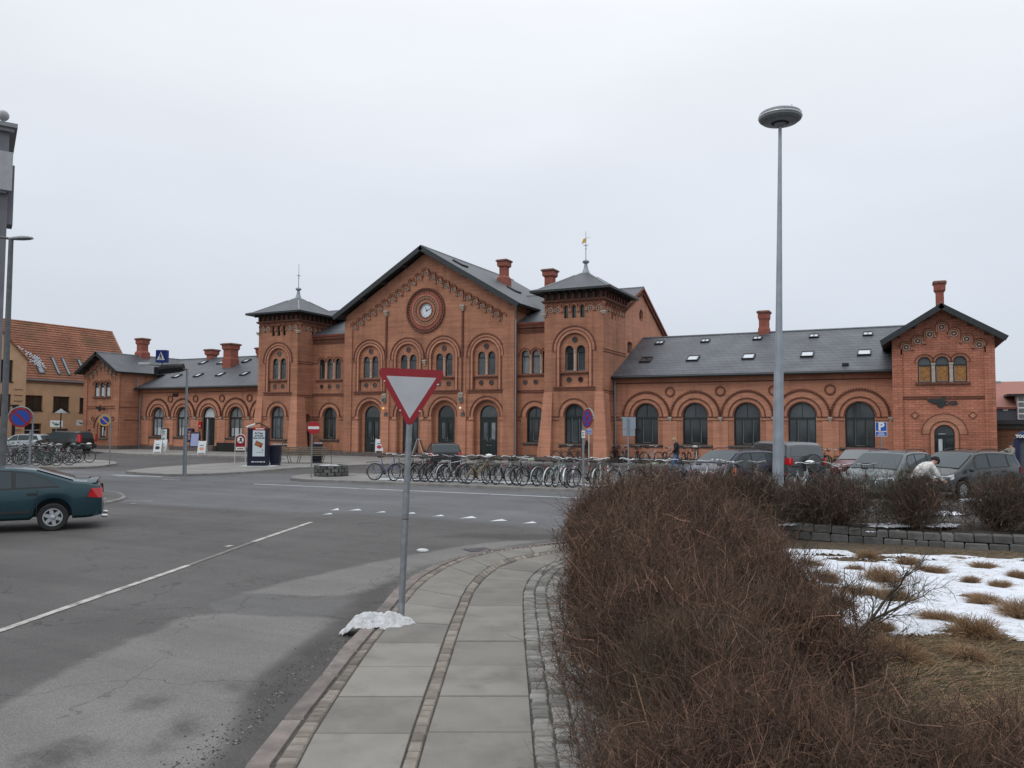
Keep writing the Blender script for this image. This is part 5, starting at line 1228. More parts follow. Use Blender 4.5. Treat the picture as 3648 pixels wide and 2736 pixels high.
def branchy(c, base_r, dirs, seed, name, label, cat, mat_='twig_dark', z0=.0, sub=5, scale=1.0):
    """open bare shrub: crooked limbs that fork three times"""
    rd = random.Random(seed); mb = MB()
    def grow(p, d, L, r, lev):
        pts = [p]; n = 4; rr = [r]
        for i in range(n):
            d = (d + Vector((rd.gauss(0, .16), rd.gauss(0, .16), rd.gauss(0, .12)))).normalized(); p = p + d*(L/n); pts.append(p); rr.append(r*(1-.45*(i+1)/n))
        mb.path(pts, rr, 5 if lev < 2 else 3, mat_)
        if lev < 4:
            for i in range(sub if lev else sub-1):
                q = pts[rd.randint(1, n)]; a = rd.uniform(.35, 1.0); ax = d.orthogonal().normalized(); ax.rotate(Matrix.Rotation(rd.uniform(0, 2*PI), 3, d)); e = (d*math.cos(a)+ax*math.sin(a)+Vector((0, 0, .12))).normalized()
                grow(q, e, L*rd.uniform(.45, .72), r*.5, lev+1)
    for d, L in dirs: grow(Vector(c)+Vector((0, 0, z0)), Vector(d).normalized(), L*scale, base_r, 0)
    return tag(mb.build(name), label, cat)
bc = G(3020, 2290, .03); rt = Vector((CR.x, CR.y, 0)); fw = Vector((CF.x, CF.y, 0))
branchy(bc, .022, [(rt*.75+fw*.2+Vector((0, 0, .8)), .75), (rt*1.0-fw*.1+Vector((0, 0, .5)), .7), (-rt*.35+fw*.3+Vector((0, 0, .9)), .6)], 3, 'bare_shrub', 'open bare shrub with crooked grey branches standing over the snow', 'shrub')
bc = G(2830, 2200, .03)
branchy(bc, .014, [(rt*.1+Vector((0, 0, 1)), .5), (rt*.5+fw*.3+Vector((0, 0, .9)), .45), (-rt*.5+Vector((0, 0, .9)), .45), (fw*-.4+Vector((0, 0, .9)), .45)], 8, 'bare_shrub', 'thin grey twiggy shrub between the tall hedge and the snow', 'shrub')
for k, (x, d, r, h, lab) in enumerate(((2690, 16.6, .75, 1.16, 'dark vase shaped bare shrub in the bed, leftmost of the row'), (2985, 16.7, .8, 1.14, 'bare dark shrub in the bed in front of the pale hatchback'), (3245, 16.4, .72, 1.15, 'bare shrub in the bed in front of the stooping person'), (3560, 16.3, .85, 1.12, 'wide bare shrub in the bed right of the red boot'), (3790, 16.0, .7, 1.05, 'bare shrub in the bed cut by the right edge'), (2850, 17.4, .5, .85, 'smaller bare shrub between two bigger ones below the lamp mast'))):
    V, Fc = clump(AT(x, d), r*1.25, h*1.06, 1900, .0044, 700+k*13, vase=True, z0=.27, wild=320)
    tag(np_mesh('bed_shrub', V, Fc, ['twig', 'twig_dark'], mi=(np.random.default_rng(k).random(len(Fc)) < .55).astype(int)), lab, 'shrub', 'bare shrubs in the planting bed')

# grass tussocks on the snow
def tussock(seed, n=900, r=.22, h=.25):
    g_ = np.random.default_rng(seed); ph = g_.uniform(0, 2*PI, n); q = np.sqrt(g_.uniform(0, 1, n))*r*.45
    P0 = np.stack([np.cos(ph)*q, np.sin(ph)*q*.8, np.full(n, -.01)], 1); tl = g_.uniform(.1, 1.25, n); a = ph+g_.normal(size=n)*.5
    D = np.stack([np.cos(a)*np.sin(tl), np.sin(a)*np.sin(tl), np.cos(tl)], 1); Ln = g_.uniform(.6, 1.15, n)*h
    V1 = twigs(P0, D, Ln, np.full(n, .0034), .3, 3, 3, .4, seed, droop=.30)
    return V1
TU = [np_mesh('grass_tussock', *tussock(40+k), 'straw') for k in range(4)]
used = [False]*4
where = ['far left of the snow', 'back of the snow near the block wall', 'behind the branch tips']
for i, p in enumerate(tuft_xy):
    k = i % 4
    if not used[k]: o = TU[k]; used[k] = True
    else: o = TU[k].copy(); COL.objects.link(o)
    s = random.choice((.65, .8, .95, 1.1, 1.3)); o.location = (p.x+random.uniform(-.15, .15), p.y+random.uniform(-.15, .15), .03); o.rotation_euler = (0, 0, random.uniform(0, 6.28)); o.scale = (s*random.uniform(.9, 1.6), s, s*random.uniform(.6, 1.15))
    tag(o, 'small mound of dry tan grass sticking out of the thin snow', 'grass tussock', 'dry grass tussocks on the snowy lawn')
# matted dead grass on the bare part of the lawn
g_ = np.random.default_rng(5); n = 46000
u = g_.uniform(2500, 3900, n); v = g_.uniform(0, 1, n)
dep = 4.0+ (14.9-4.0)*v**.8; P0 = []
for a, d in zip(u, dep):
    r_ = ray(a, 1512); t = d/F_PX; P0.append((r_.x*t, r_.y*t, .035))
P0 = np.array(P0); keepm = (dep < 9.3) | (g_.random(n) < .33); P0 = P0[keepm]; n = len(P0)
a = g_.normal(size=n)*.75 + camdir(80); D = np.stack([np.cos(a), np.sin(a), np.abs(g_.normal(size=n))*.16], 1); D = unit(D)
V, Fc = twigs(P0, D, g_.uniform(.06, .2, n), g_.uniform(.0018, .0042, n), .16, 2, 3, .5, 9)
tag(np_mesh('dead_grass', V, Fc, ['straw_dull', 'straw', 'green_grass'], mi=np.repeat(g_.choice([0, 0, 0, 0, 1, 1, 0, 0, 0, 2], n), 6)), kind='stuff')
# ================================================================== CARS
M['carglass'] = mat('car_glass', (.045, .06, .066), .05, spec=.9, coat=.5)
M['carglass_pale'] = mat('car_glass_reflecting_sky', (.045, .062, .068), .10, spec=.3)
M['trim'] = mat('black_trim', (.02, .02, .021), .6)
M['alloy'] = mat('wheel_silver', (.46, .48, .50), .35, metal=.5)
M['lamp_red'] = mat('tail_lamp_red', (.5, .01, .015), .15, coat=.8)
M['lamp_clear'] = mat('headlamp_clear', (.62, .66, .68), .1, coat=1)
def paint(name, c, metal=.35): return mat(name, c,   .38, metal=metal, coat=.45, var=.06, scale=2)
M['teal'] = paint('dark_teal_car_paint', (.008, .040, .053)); M['cnavy'] = paint('dark_navy_car_paint', (.013, .019, .04)); M['cgrey'] = paint('grey_car_paint', (.125, .13, .14))
M['cmaroon'] = paint('maroon_car_paint', (.11, .014, .02)); M['csilver'] = paint('grey_green_car_paint', (.095, .12, .122)); M['cdark'] = paint('dark_grey_car_paint', (.035, .042, .045)); M['cblack'] = paint('black_car_paint', (.013, .014, .018)); M['cpale'] = paint('pale_silver_car_paint', (.36, .41, .44))
def interp(P, x):
    if x <= P[0][0]: return P[0][1]
    for (a, b), (c, d) in zip(P, P[1:]):
        if x <= c: return b+(d-b)*(x-a)/(c-a) if c > a else d
    return P[-1][1]
def car(name, label, group, loc, rz, L, W, top, belt, axles, wr, paintm, glass='carglass', wshield=None, rear=None, sides=(), rails=False, spare=False, tuck=.3, plates=True, spokes=6, lamps=None, sill=.26, spoiler=False, tlz=None):
    """x forward, origin under the middle. top: roofline (x, z); belt: (x, z); wshield / rear: (x_low, x_high) ranges of glass on the roofline; sides: side window outlines (x, z)"""
    T = thing(name, label, 'car', loc, rz, group)
    half = L/2; xs = set()
    k = 46
    for i in range(k+1): xs.add(round(-half + L*i/k, 4))
    for p in top: xs.add(round(p[0], 4))
    for ax in axles:
        for i in range(-9, 10): xs.add(round(ax+(wr+.07)*math.sin(R(10*i)), 4))
    xs = sorted(x for x in xs if -half <= x <= half)
    xs = [x for i, x in enumerate(xs) if i == 0 or x-xs[i-1] > .006]
    def hw(x): a = abs(x)/half; return W/2*(1-.02*a*a-.13*a**7)
    def yat(x, z):
        b = min(interp(belt, x), interp(top, x)); y = hw(x)*.965
        return y-(z-b)*tuck if z > b else y
    def zb(x):
        z = sill
        for ax in axles:
            r = wr+.065
            if abs(x-ax) < r: z = max(z, wr+math.sqrt(r*r-(x-ax)**2))
        a = (abs(x)-(half-.25))/.25
        if a > 0: z = max(z, sill+.06*a)
        return z
    P = []; n = 11
    for x in xs:
        t, b = interp(top, x), interp(belt, x); h = hw(x); z0 = zb(x); b = min(b, t)
        if z0 > b-.1: z0 = b-.1
        cr = .025; yr = yat(x, t)
        sec = [(0, z0), (h*.90, z0), (h*.975, z0+min(.06, (b-z0)*.2)), (h, z0+(b-z0)*.45), (h*.992, z0+(b-z0)*.72), (h*.975, b-.02)]
        if t-b > .06: sec += [(yat(x, b+.02), b+.02), (yat(x, t-.05), t-.05), (yr-.035, t-.008), (yr*.55, t+cr*.7), (0, t+cr)]
        else: sec += [(h*.96, b-.005), (h*.93, b+(t-b)*.6), (h*.86, t), (h*.5, t+cr*.7), (0, t+cr)]
        P.append([(x, y, z) for y, z in sec] + [(x, -y, z) for y, z in sec[::-1][1:-1]])
    m = len(P[0]); pts = [p for r in P for p in r]
    fs = [(i*m+j, i*m+(j+1) % m, (i+1)*m+(j+1) % m, (i+1)*m+j) for i in range(len(P)-1) for j in range(m)]
    fs += [tuple(range(m-1, -1, -1)), tuple(range((len(P)-1)*m, len(P)*m))]
    mb = MB(); mb.quads(pts, fs, paintm); mb.build('body', T, smooth=True, angle=R(28))
    off = .008
    for s in sides:
        for k in (1, -1):
            g_ = MB(); rd = []
            cx = sum(p[0] for p in s)/len(s); cz = sum(p[1] for p in s)/len(s)
            g_.tess([s], lambda x, z: (x, k*(yat(x, z)+off), z), glass)
            o = [(cx+(x-cx)*(1+.035/max(.05, abs(x-cx))), cz+(z-cz)*(1+.03/max(.05, abs(z-cz)))) for x, z in s]
            fo = g_.build('side_window', T)
            f = MB(); f.tess([o, s], lambda x, z: (x, k*(yat(x, z)+off*.6), z), 'trim'); f.build('window_trim', fo)
    for rg, nm in ((wshield, 'windscreen'), (rear, 'rear_window')):
        if not rg: continue
        a, b = rg; g_ = MB(); nx, ny = 6, 8; pts = []
        d = Vector((b-a, 0, interp(top, b)-interp(top, a))).normalized(); nv = Vector((-d.z, 0, d.x));
        if nv.z < 0: nv = -nv
        for i in range(nx+1):
            x = a+(b-a)*i/nx; t = interp(top, x); bz = min(interp(belt, x), t)
            y1 = yat(x, t)-.075 if t-bz > .06 else hw(x)*.86
            for j in range(ny+1):
                f = -1+2*j/ny; y = y1*f; cz = t+.025*(1-(abs(f)*y1/max(yat(x, t), .1))**2) ; pts.append((x+nv.x*.014, y, cz+nv.z*.014))
        g_.quads(pts, [(i*(ny+1)+j, (i+1)*(ny+1)+j, (i+1)*(ny+1)+j+1, i*(ny+1)+j+1) for i in range(nx) for j in range(ny)], glass); g_.build(nm, T, smooth=True)
    u = MB(); u.box((0, 0, sill+.22), (L*.84, W-.60, .36), 'trim'); u.build('underbody', T)
    # wheels
    for ax in axles:
        for k in (1, -1):
            y = k*(W/2-.125); wh = thing_part('wheel', T, (ax, y, wr)); e = k
            t = MB(); t.lathe((0, 0, 0), [(wr*.62, -.06), (wr*.66, -.10), (wr*.9, -.105), (wr*.98, -.085), (wr, -.04), (wr, .04), (wr*.98, .085), (wr*.9, .105), (wr*.66, .10), (wr*.62, .06)], 28, 'rubber', axis=(0, 1, 0)); t.build('tyre', wh, smooth=True)
            r_ = MB(); r_.lathe((0, 0, 0), [(wr*.60, e*.02), (wr*.60, e*.03)] if k > 0 else [(wr*.60, -.03), (wr*.60, -.02)], 24, 'trim', axis=(0, 1, 0))
            band_ = [(wr*.64*math.cos(2*PI*i/24), wr*.64*math.sin(2*PI*i/24)) for i in range(24)]; inn = [(x*.88, z*.88) for x, z in band_]
            r_.prism(band_, lambda u, v: (u, e*.03, v), lambda u, v: (u, e*.095, v), 'alloy', holes=[inn])
            for i in range(spokes):
                a = 2*PI*i/spokes+.3; c_, s_ = math.cos(a), math.sin(a); w0, w1 = wr*.16, wr*.10
                r_.prism([(w0*-s_, w0*c_), (w0*s_, -w0*c_), (wr*.6*c_+w1*s_, wr*.6*s_-w1*c_), (wr*.6*c_-w1*s_, wr*.6*s_+w1*c_)], lambda u, v: (u, e*.05, v), lambda u, v: (u, e*.085, v), 'alloy')
            r_.lathe((0, 0, 0), [(wr*.17, .05), (wr*.17, .1), (wr*.08, .11)] if k > 0 else [(wr*.08, -.11), (wr*.17, -.1), (wr*.17, -.05)], 14, 'alloy', axis=(0, 1, 0)); r_.build('rim', wh)
    # lower trim, bumpers, lamps, mirrors, plate
    zf, zr = interp(top, half), interp(top, -half)
    for x0, nm in ((half, 'bumper'), (-half, 'bumper')):
        b = MB(); sg = 1 if x0 > 0 else -1; pr = []
        for j in range(9):
            f = -1+2*j/8; y = f*W*.435; pr.append((x0-sg*(.02+.10*abs(f)**3)+sg*.055, y))
        for za, zc in ((sill+.04, sill+.26),):
            n9 = len(pr); pts = [(x, y, z) for z in (za, zc) for x, y in pr] + [(x-sg*.12, y, z) for z in (za, zc) for x, y in pr]
            b.quads(pts, [(i, i+1, n9+i+1, n9+i) for i in range(n9-1)]+[(2*n9+i, i, n9+i, 3*n9+i) for i in (0, n9-1)]+[(n9+i, n9+i+1, 3*n9+i+1, 3*n9+i) for i in range(n9-1)]+[(i, i+1, 2*n9+i+1, 2*n9+i) for i in range(n9-1)], paintm)
        b.build('bumper', T, smooth=True)
    lz, lt = lamps or (.62, .16)
    tz, th = tlz or (.78, .24)
    for k in (1, -1):
        h = MB(); x0 = half-.035; h.quads([(x0+.02, k*W*.20, lz), (x0-.10, k*W*.44, lz+.03), (x0-.34, k*W*.478, lz+.08), (x0-.36, k*W*.47, lz+.08+lt), (x0-.14, k*W*.42, lz+lt+.02), (x0-.02, k*W*.21, lz+lt)], [(0, 1, 4, 5), (1, 2, 3, 4)], 'lamp_clear'); h.build('headlight', T)
        t = MB(); x0 = -half; t.quads([(x0-.02, k*W*.36, tz), (x0-.015, k*W*.43, tz), (x0+.07, k*(hw(x0+.07)+.012), tz), (x0+.28, k*(hw(x0+.28)+.012), tz+.03), (x0+.22, k*(hw(x0+.2)+.010), tz+th), (x0+.06, k*(hw(x0+.06)-.01), tz+th), (x0+.0, k*W*.40, tz+th), (x0-.005, k*W*.36, tz+th)], [(0, 1, 6, 7), (1, 2, 5, 6), (2, 3, 4, 5)], 'lamp_red'); t.build('tail_light', T)
        if wshield:
            x1 = min(wshield)+.28*abs(wshield[1]-wshield[0]) if wshield[0] < wshield[1] else wshield[0]-.3; zz = interp(belt, x1)+.07
            q = MB(); q.sphere((x1, k*(W/2+.08), zz), .085, 10, 'trim' if paintm != 'teal' else paintm, (.7, 1.1, .75)); q.build('door_mirror', T, smooth=True)
        d = MB(); d.fbox(lambda u, v, w: (u, k*(hw(u)+w), v), axles[1]+wr+.12, axles[0]-wr-.12, .42, .47, .0, .018, 'trim'); d.build('side_moulding', T)
        for hx in (.05, -.85):
            zz = interp(belt, hx)-.13; d = MB(); d.fbox(lambda u, v, w: (u, k*(hw(u)*.985+w), v), hx-.16, hx+.02, zz, zz+.04, .0, .03, 'trim'); d.build('door_handle', T)
        for dx in (.98, -.10, -1.02):
            d = MB(); d.fbox(lambda u, v, w: (u, k*(hw(u)*(.985 if v > .6 else 1)+w), v), dx-.005, dx+.005, .36, interp(belt, dx)-.03, .001, .006, 'trim'); d.build('door_gap', T)
        if rails:
            d = MB(); a, b = rails; pp = []
            for i in range(9):
                x = a+(b-a)*i/8; pp.append((x, k*(yat(x, interp(top, x))-.10), interp(top, x)+.025+.05*min(1, 4*min(i, 8-i)/4)))
            d.path(pp, .016, 6, 'trim'); d.build('roof_rail', T)
    if plates:
        for x0, e in ((half+.062, 1), (-half-.062, -1)):
            p = MB(); p.box((x0, 0, .48 if e > 0 else .55), (.012, .48, .11), 'offwhite')
            for i in range(7): p.box((x0+e*.007, -.18+.06*i, .48 if e > 0 else .55), (.002, .03, .06), 'black')
            p.build('number_plate', T)
    if spoiler:
        x0 = -half+.16; s_ = MB(); z = interp(top, x0)+.05; pp = [(x0+.10*abs(f)**2-.02, f*W*.40, z+.07-.10*abs(f)**4) for f in [-1+j/4 for j in range(9)]]
        n9 = len(pp); pts = [(x-.10, y, zz) for x, y, zz in pp]+[(x+.10, y, zz-.015) for x, y, zz in pp]+[(x+.08, y, zz-.045) for x, y, zz in pp]+[(x-.10, y, zz-.03) for x, y, zz in pp]
        s_.quads(pts, [(a*n9+i, a*n9+i+1, ((a+1) % 4)*n9+i+1, ((a+1) % 4)*n9+i) for a in range(4) for i in range(n9-1)], paintm); s_.build('spoiler', T, smooth=True)
    if spare:
        s_ = MB(); s_.lathe((-half-.02, -.12, .92), [(.10, -.02), (.33, -.02), (.355, .0), (.365, .05), (.365, .16), (.34, .2)], 28, 'rubber', axis=(-1, 0, 0)); so = s_.build('spare_wheel', T, smooth=True)
        s_ = MB(); s_.lathe((-half-.02, -.12, .92), [(.31, .205), (.30, .22), (.05, .225)], 28, paintm, axis=(-1, 0, 0))
        for i in range(9): s_.box((-half-.247, -.12-.18+.045*i, .95), (.004, .03, .035), 'offwhite')
        s_.build('wheel_cover', so, smooth=True)
    return T
def thing_part(name, parent, loc):
    o = bpy.data.objects.new(name, None); COL.objects.link(o); o.parent = parent; o.location = loc; o.empty_display_size = .1; return o
SALOON = dict(top=[(-2.28, .80), (-2.22, .99), (-1.95, 1.06), (-1.72, 1.085), (-.95, 1.345), (-.55, 1.395), (.1, 1.41), (.5, 1.385), (1.28, .99), (1.9, .90), (2.2, .76), (2.28, .60)], belt=[(-2.3, .90), (-1.6, .955), (-.6, .93), (.9, .90), (2.3, .72)])
s_win = [[(-1.42, .985), (-.62, .965), (-.60, 1.30), (-.86, 1.265), (-1.20, 1.13)], [(-.54, .96), (.30, .945), (.28, 1.325), (-.1, 1.335), (-.52, 1.31)], [(.38, .945), (1.05, .94), (.86, 1.1), (.48, 1.30), (.38, 1.315)]]
# teal saloon: rear axle seen in pixel column 192, ground line y 1896
ra = G(186, 1892); hd = camdir(-117); fx = Vector((math.cos(hd), math.sin(hd), 0)); nx_ = Vector((-fx.y, fx.x, 0))
away = nx_ if nx_.dot(CF) > 0 else -nx_
loc = ra + fx*1.33 + away*.82
car('teal_saloon_car', 'dark teal hatchback-backed saloon with a small tail spoiler driving out of the left edge', None, tuple(loc), hd, 4.56, 1.75, SALOON['top'], SALOON['belt'], (1.37, -1.33), .305, 'teal', 'carglass_pale', (1.26, .52), (-1.70, -.98), s_win, spoiler=True, tlz=(.70, .22), spokes=6)
ex = MB(); ex.tube((-2.28, -.45, .26), (-2.40, -.45, .25), .035, .038, 10, 'steel'); ex.tube((-2.28, .45, .26), (-2.40, .45, .25), .035, .038, 10, 'steel')
e_ = ex.build('exhaust_pipe'); e_.parent = bpy.data.objects['teal_saloon_car']
WAG = dict(top=[(-2.33, .62), (-2.30, .95), (-2.02, 1.33), (-1.85, 1.41), (-1.2, 1.455), (.0, 1.465), (.42, 1.44), (1.25, 1.0), (1.95, .86), (2.25, .72), (2.33, .52)], belt=[(-2.35, .98), (-1.0, .95), (.6, .92), (2.35, .70)])
wag_w = [[(-2.05, 1.03), (-1.28, 1.0), (-1.25, 1.35), (-1.78, 1.32)], [(-1.15, 1.0), (-.25, .98), (-.25, 1.37), (-1.12, 1.36)], [(-.14, .98), (.92, .95), (.42, 1.28), (.2, 1.36), (-.14, 1.37)]]
PK = 'cars parked in front of the right wing'
def place_car(x, d, az): p = AT(x, d); return (p.x, p.y, 0), camdir(az)
l, r_ = place_car(2600, 29.5, 230); car('estate_car', 'dark navy estate car with roof rails and pale windscreen, nose to the left', PK, l, r_, 4.66, 1.76, WAG['top'], WAG['belt'], (1.38, -1.32), .31, 'cnavy', 'carglass_pale', (1.22, .46), (-2.28, -2.04), wag_w, rails=(-1.9, .3))
SUV = dict(top=[(-2.02, .70), (-2.02, 1.02), (-1.86, 1.60), (-1.7, 1.69), (.3, 1.71), (.62, 1.66), (1.12, 1.10), (1.9, 1.0), (2.1, .86), (2.15, .60)], belt=[(-2.1, 1.06), (2.1, .98)])
suv_w = [[(-1.84, 1.13), (-1.2, 1.12), (-1.2, 1.56), (-1.72, 1.55)], [(-1.1, 1.12), (-.2, 1.11), (-.2, 1.58), (-1.1, 1.57)], [(-.1, 1.11), (.9, 1.09), (.5, 1.52), (-.1, 1.58)]]
l, r_ = place_car(2772, 32.0, -12); l = (l[0], l[1], .05); car('off_road_car', 'grey off-road car seen from behind with a covered spare wheel on its tailgate', PK, l, r_, 4.2, 1.8, SUV['top'], SUV['belt'], (1.3, -1.28), .36, 'cgrey', 'carglass', (1.08, .66), (-1.98, -1.88), suv_w, spare=True, tuck=.22, sill=.38, tlz=(.86, .26))
HAT = dict(top=[(-1.98, .60), (-1.96, .93), (-1.66, 1.33), (-1.5, 1.40), (-.5, 1.435), (.1, 1.42), (.42, 1.38), (1.15, .97), (1.75, .84), (1.95, .70), (2.0, .52)], belt=[(-2, .95), (.8, .90), (2, .70)])
hat_w = [[(-1.62, 1.0), (-.9, .98), (-.88, 1.32), (-1.4, 1.29)], [(-.8, .98), (.0, .96), (.0, 1.34), (-.8, 1.33)], [(.1, .96), (.85, .93), (.42, 1.26), (.1, 1.33)]]
l, r_ = place_car(3075, 33.5, 222); car('hatchback_car', 'dark maroon small car half hidden behind the pale grey one', PK, l, r_, 4.0, 1.68, HAT['top'], HAT['belt'], (1.22, -1.22), .29, 'cmaroon', 'carglass', (1.12, .46), (-1.94, -1.68), hat_w)
MPV = dict(top=[(-2.18, .65), (-2.16, 1.02), (-1.90, 1.42), (-1.7, 1.50), (-.7, 1.56), (.1, 1.55), (.45, 1.50), (1.42, 1.0), (1.95, .84), (2.15, .70), (2.2, .52)], belt=[(-2.2, 1.02), (.8, .95), (2.2, .72)])
mpv_w = [[(-1.9, 1.09), (-1.28, 1.06), (-1.28, 1.44), (-1.72, 1.40)], [(-1.18, 1.06), (-.2, 1.03), (-.2, 1.47), (-1.18, 1.45)], [(-.1, 1.03), (.62, 1.0), (.58, 1.30), (.38, 1.43), (-.1, 1.47)], [(.72, 1.0), (1.18, .98), (.72, 1.22)]]
l, r_ = place_car(3165, 26.4, 226); car('people_carrier_car', 'grey green people carrier with a big pale windscreen behind the bare shrubs', PK, l, r_, 4.4, 1.8, MPV['top'], MPV['belt'], (1.36, -1.32), .31, 'csilver', 'carglass_pale', (1.38, .5), (-2.12, -1.92), mpv_w, rails=(-1.7, .1))
l, r_ = place_car(3425, 27.0, 242); car('people_carrier_car', 'dark grey people carrier with roof rails in front of the end block', PK, l, r_, 4.4, 1.8, MPV['top'], MPV['belt'], (1.36, -1.32), .31, 'cdark', 'carglass_pale', (1.38, .5), (-2.12, -1.92), mpv_w, rails=(-1.7, .1))
l, r_ = place_car(1580, 41.0, -9); car('hatchback_car', 'black hatchback seen from behind at the entrance steps', None, l, r_, 4.0, 1.72, HAT['top'], HAT['belt'], (1.22, -1.22), .30, 'cblack', 'carglass_pale', (1.12, .46), (-1.93, -1.66), hat_w, tlz=(.80, .18))
l, r_ = place_car(235, 60.5, -72); car('off_road_car', 'dark grey estate-like car with an upright red tail lamp in front of the shop', None, l, r_, 4.6, 1.82, SUV['top'], SUV['belt'], (1.35, -1.3), .35, 'cdark', 'carglass_pale', (1.08, .66), (-1.98, -1.88), suv_w, tuck=.22, sill=.36, tlz=(.9, .6))
l, r_ = place_car(90, 63, -88); car('hatchback_car', 'pale silver hatchback behind the left group of parked bicycles', None, l, r_, 4.1, 1.7, HAT['top'], HAT['belt'], (1.22, -1.22), .30, 'cpale', 'carglass_pale', (1.12, .46), (-1.94, -1.68), hat_w)

# ================================================================== BICYCLES
M['spoke'] = mat('spoke_wire', (.4, .4, .4), .35, metal=.8)
M['bike_chrome'] = mat('aluminium', (.24, .25, .26), .35, metal=.6)
M['saddle'] = mat('black_saddle', (.02, .02, .02), .6); M['wicker'] = mat('dark_basket_wire', (.04, .035, .03), .8); M['rattan'] = mat('wicker_basket', (.2, .12, .06), .85)
M['mintseat'] = mat('pale_green_saddle_cover', (.42, .55, .36), .6)
M['bike_bar'] = mat('polished_bars', (.5, .51, .52), .3, metal=.6)
BC = dict(black=(.015, .015, .016), silver=(.42, .45, .47), green=(.03, .09, .06), blue=(.10, .13, .30), gold=(.38, .24, .08), maroon=(.12, .03, .04), grey=(.13, .14, .15), white=(.6, .62, .62), mauve=(.22, .17, .26), mint=(.33, .46, .42), orange=(.6, .16, .03))
for k_, c_ in BC.items(): M['b_'+k_] = mat(k_+'_bicycle_frame', c_, .35, metal=.2, coat=.4)
def bicycle(colour, step=True, basket=None, rack=True, bar='swept', white=False, guard='b_black', seatc='saddle', lock=None, child=False):
    """local +x forward, wheels on z = 0"""
    T = bpy.data.objects.new('bicycle', None); COL.objects.link(T); fm = 'b_'+colour
    wr = .345; xr, xf = -.54, .56
    for x in (xr, xf):
        wh = thing_part('wheel', T, (x, 0, wr))
        t = MB(); pp = [(wr*math.cos(2*PI*i/26), 0, wr*math.sin(2*PI*i/26)) for i in range(26)]; t.path([(a*.955, 0, c*.955) for a, b, c in pp], .019, 6, 'rubber', closed=True); t.build('tyre', wh, smooth=True)
        t = MB(); t.path([(a*.895, 0, c*.895) for a, b, c in pp], .011, 4, 'bike_chrome', closed=True); t.lathe((0, 0, 0), [(.022, -.05), (.03, -.03), (.03, .03), (.022, .05)], 8, 'bike_chrome', axis=(0, 1, 0)); t.build('rim', wh)
        t = MB()
        for i in range(14): a = 2*PI*i/14; t.tube((.02*math.cos(a+.3), .03*(-1)**i, .02*math.sin(a+.3)), (.30*math.cos(a), 0, .30*math.sin(a)), .0022, .0022, 3, 'spoke', caps=False)
        t.build('spokes', wh)
        m = MB(); a0, a1 = (R(-15), R(170)) if x == xr else (R(10), R(155)); q = []
        for i in range(13): a = a0+(a1-a0)*i/12; q.append((x+(.385)*math.cos(a) if x == xf else x-(.385)*math.cos(a), 0, wr+.385*math.sin(a)))
        pts = [(p[0], y, p[2]) for y in (-.026, .026) for p in q]; m.quads(pts, [(i, i+1, 13+i+1, 13+i) for i in range(12)], guard); m.build('mudguard', T)
    bb = (-.08, 0, .30); st_ = (-.24, 0, .80); hb, ht = (.36, 0, .66), (.32, 0, .86); f = MB()
    f.path([bb, st_], .017, 7, fm); f.path([hb, ht], .019, 7, fm)
    if step: f.path([bb, (.08, 0, .36), (.24, 0, .50), hb], .022, 7, fm); f.path([(-.13, 0, .46), (.06, 0, .52), (.22, 0, .66), (.33, 0, .80)], .014, 6, fm)
    else: f.path([bb, hb], .021, 7, fm); f.path([(-.225, 0, .76), (.33, 0, .82)], .017, 7, fm)
    for y in (-.045, .045):
        f.path([bb, (xr, y, wr)], .010, 5, fm); f.path([(-.22, 0, .72), (xr, y, wr)], .009, 5, fm); f.path([(.375, y*.6, .62), (.42, y*1.2, .52), (xf, y, wr)], .012, 5, fm)
    f.build('frame', T, smooth=True)
    c = MB(); c.lathe((bb[0], .04, bb[2]), [(.085, 0), (.09, .006)], 14, 'saddle', axis=(0, 1, 0)); c.tube((bb[0], .055, bb[2]), (bb[0]+.12, .055, bb[2]-.12), .011, .009, 5, 'bike_chrome'); c.tube((bb[0], -.055, bb[2]), (bb[0]-.12, -.055, bb[2]+.12), .011, .009, 5, 'bike_chrome')
    c.box((bb[0]+.12, .10, bb[2]-.12), (.09, .08, .02), 'saddle'); c.box((bb[0]-.12, -.10, bb[2]+.12), (.09, .08, .02), 'saddle'); c.build('crank_set', T)
    s = MB(); s.tube(st_, (-.27, 0, .93), .012, .012, 6, 'bike_chrome')
    pf = [(-.40, .085), (-.36, .10), (-.28, .075), (-.20, .03), (-.13, .02)]; pts = [(x, k*y, .955+(0.01 if x < -.33 else 0)) for x, y in pf for k in (-1, 1)]+[(x, k*y*.8, .91) for x, y in pf for k in (-1, 1)]
    n_ = len(pf); fs = [(2*i, 2*i+1, 2*i+3, 2*i+2) for i in range(n_-1)]+[(2*n_+2*i, 2*n_+2*i+2, 2*n_+2*i+3, 2*n_+2*i+1) for i in range(n_-1)]+[(2*i, 2*i+2, 2*n_+2*i+2, 2*n_+2*i) for i in range(n_-1)]+[(2*i+1, 2*n_+2*i+1, 2*n_+2*i+3, 2*i+3) for i in range(n_-1)]+[(0, 2*n_, 2*n_+1, 1), (2*n_-2, 2*n_-1, 4*n_-1, 4*n_-2)]
    s.quads(pts, fs, seatc); s.build('saddle', T, smooth=True)
    h = MB(); h.tube(ht, (.30, 0, 1.02), .013, .013, 6, 'bike_chrome'); hm = 'white' if white else 'bike_bar'
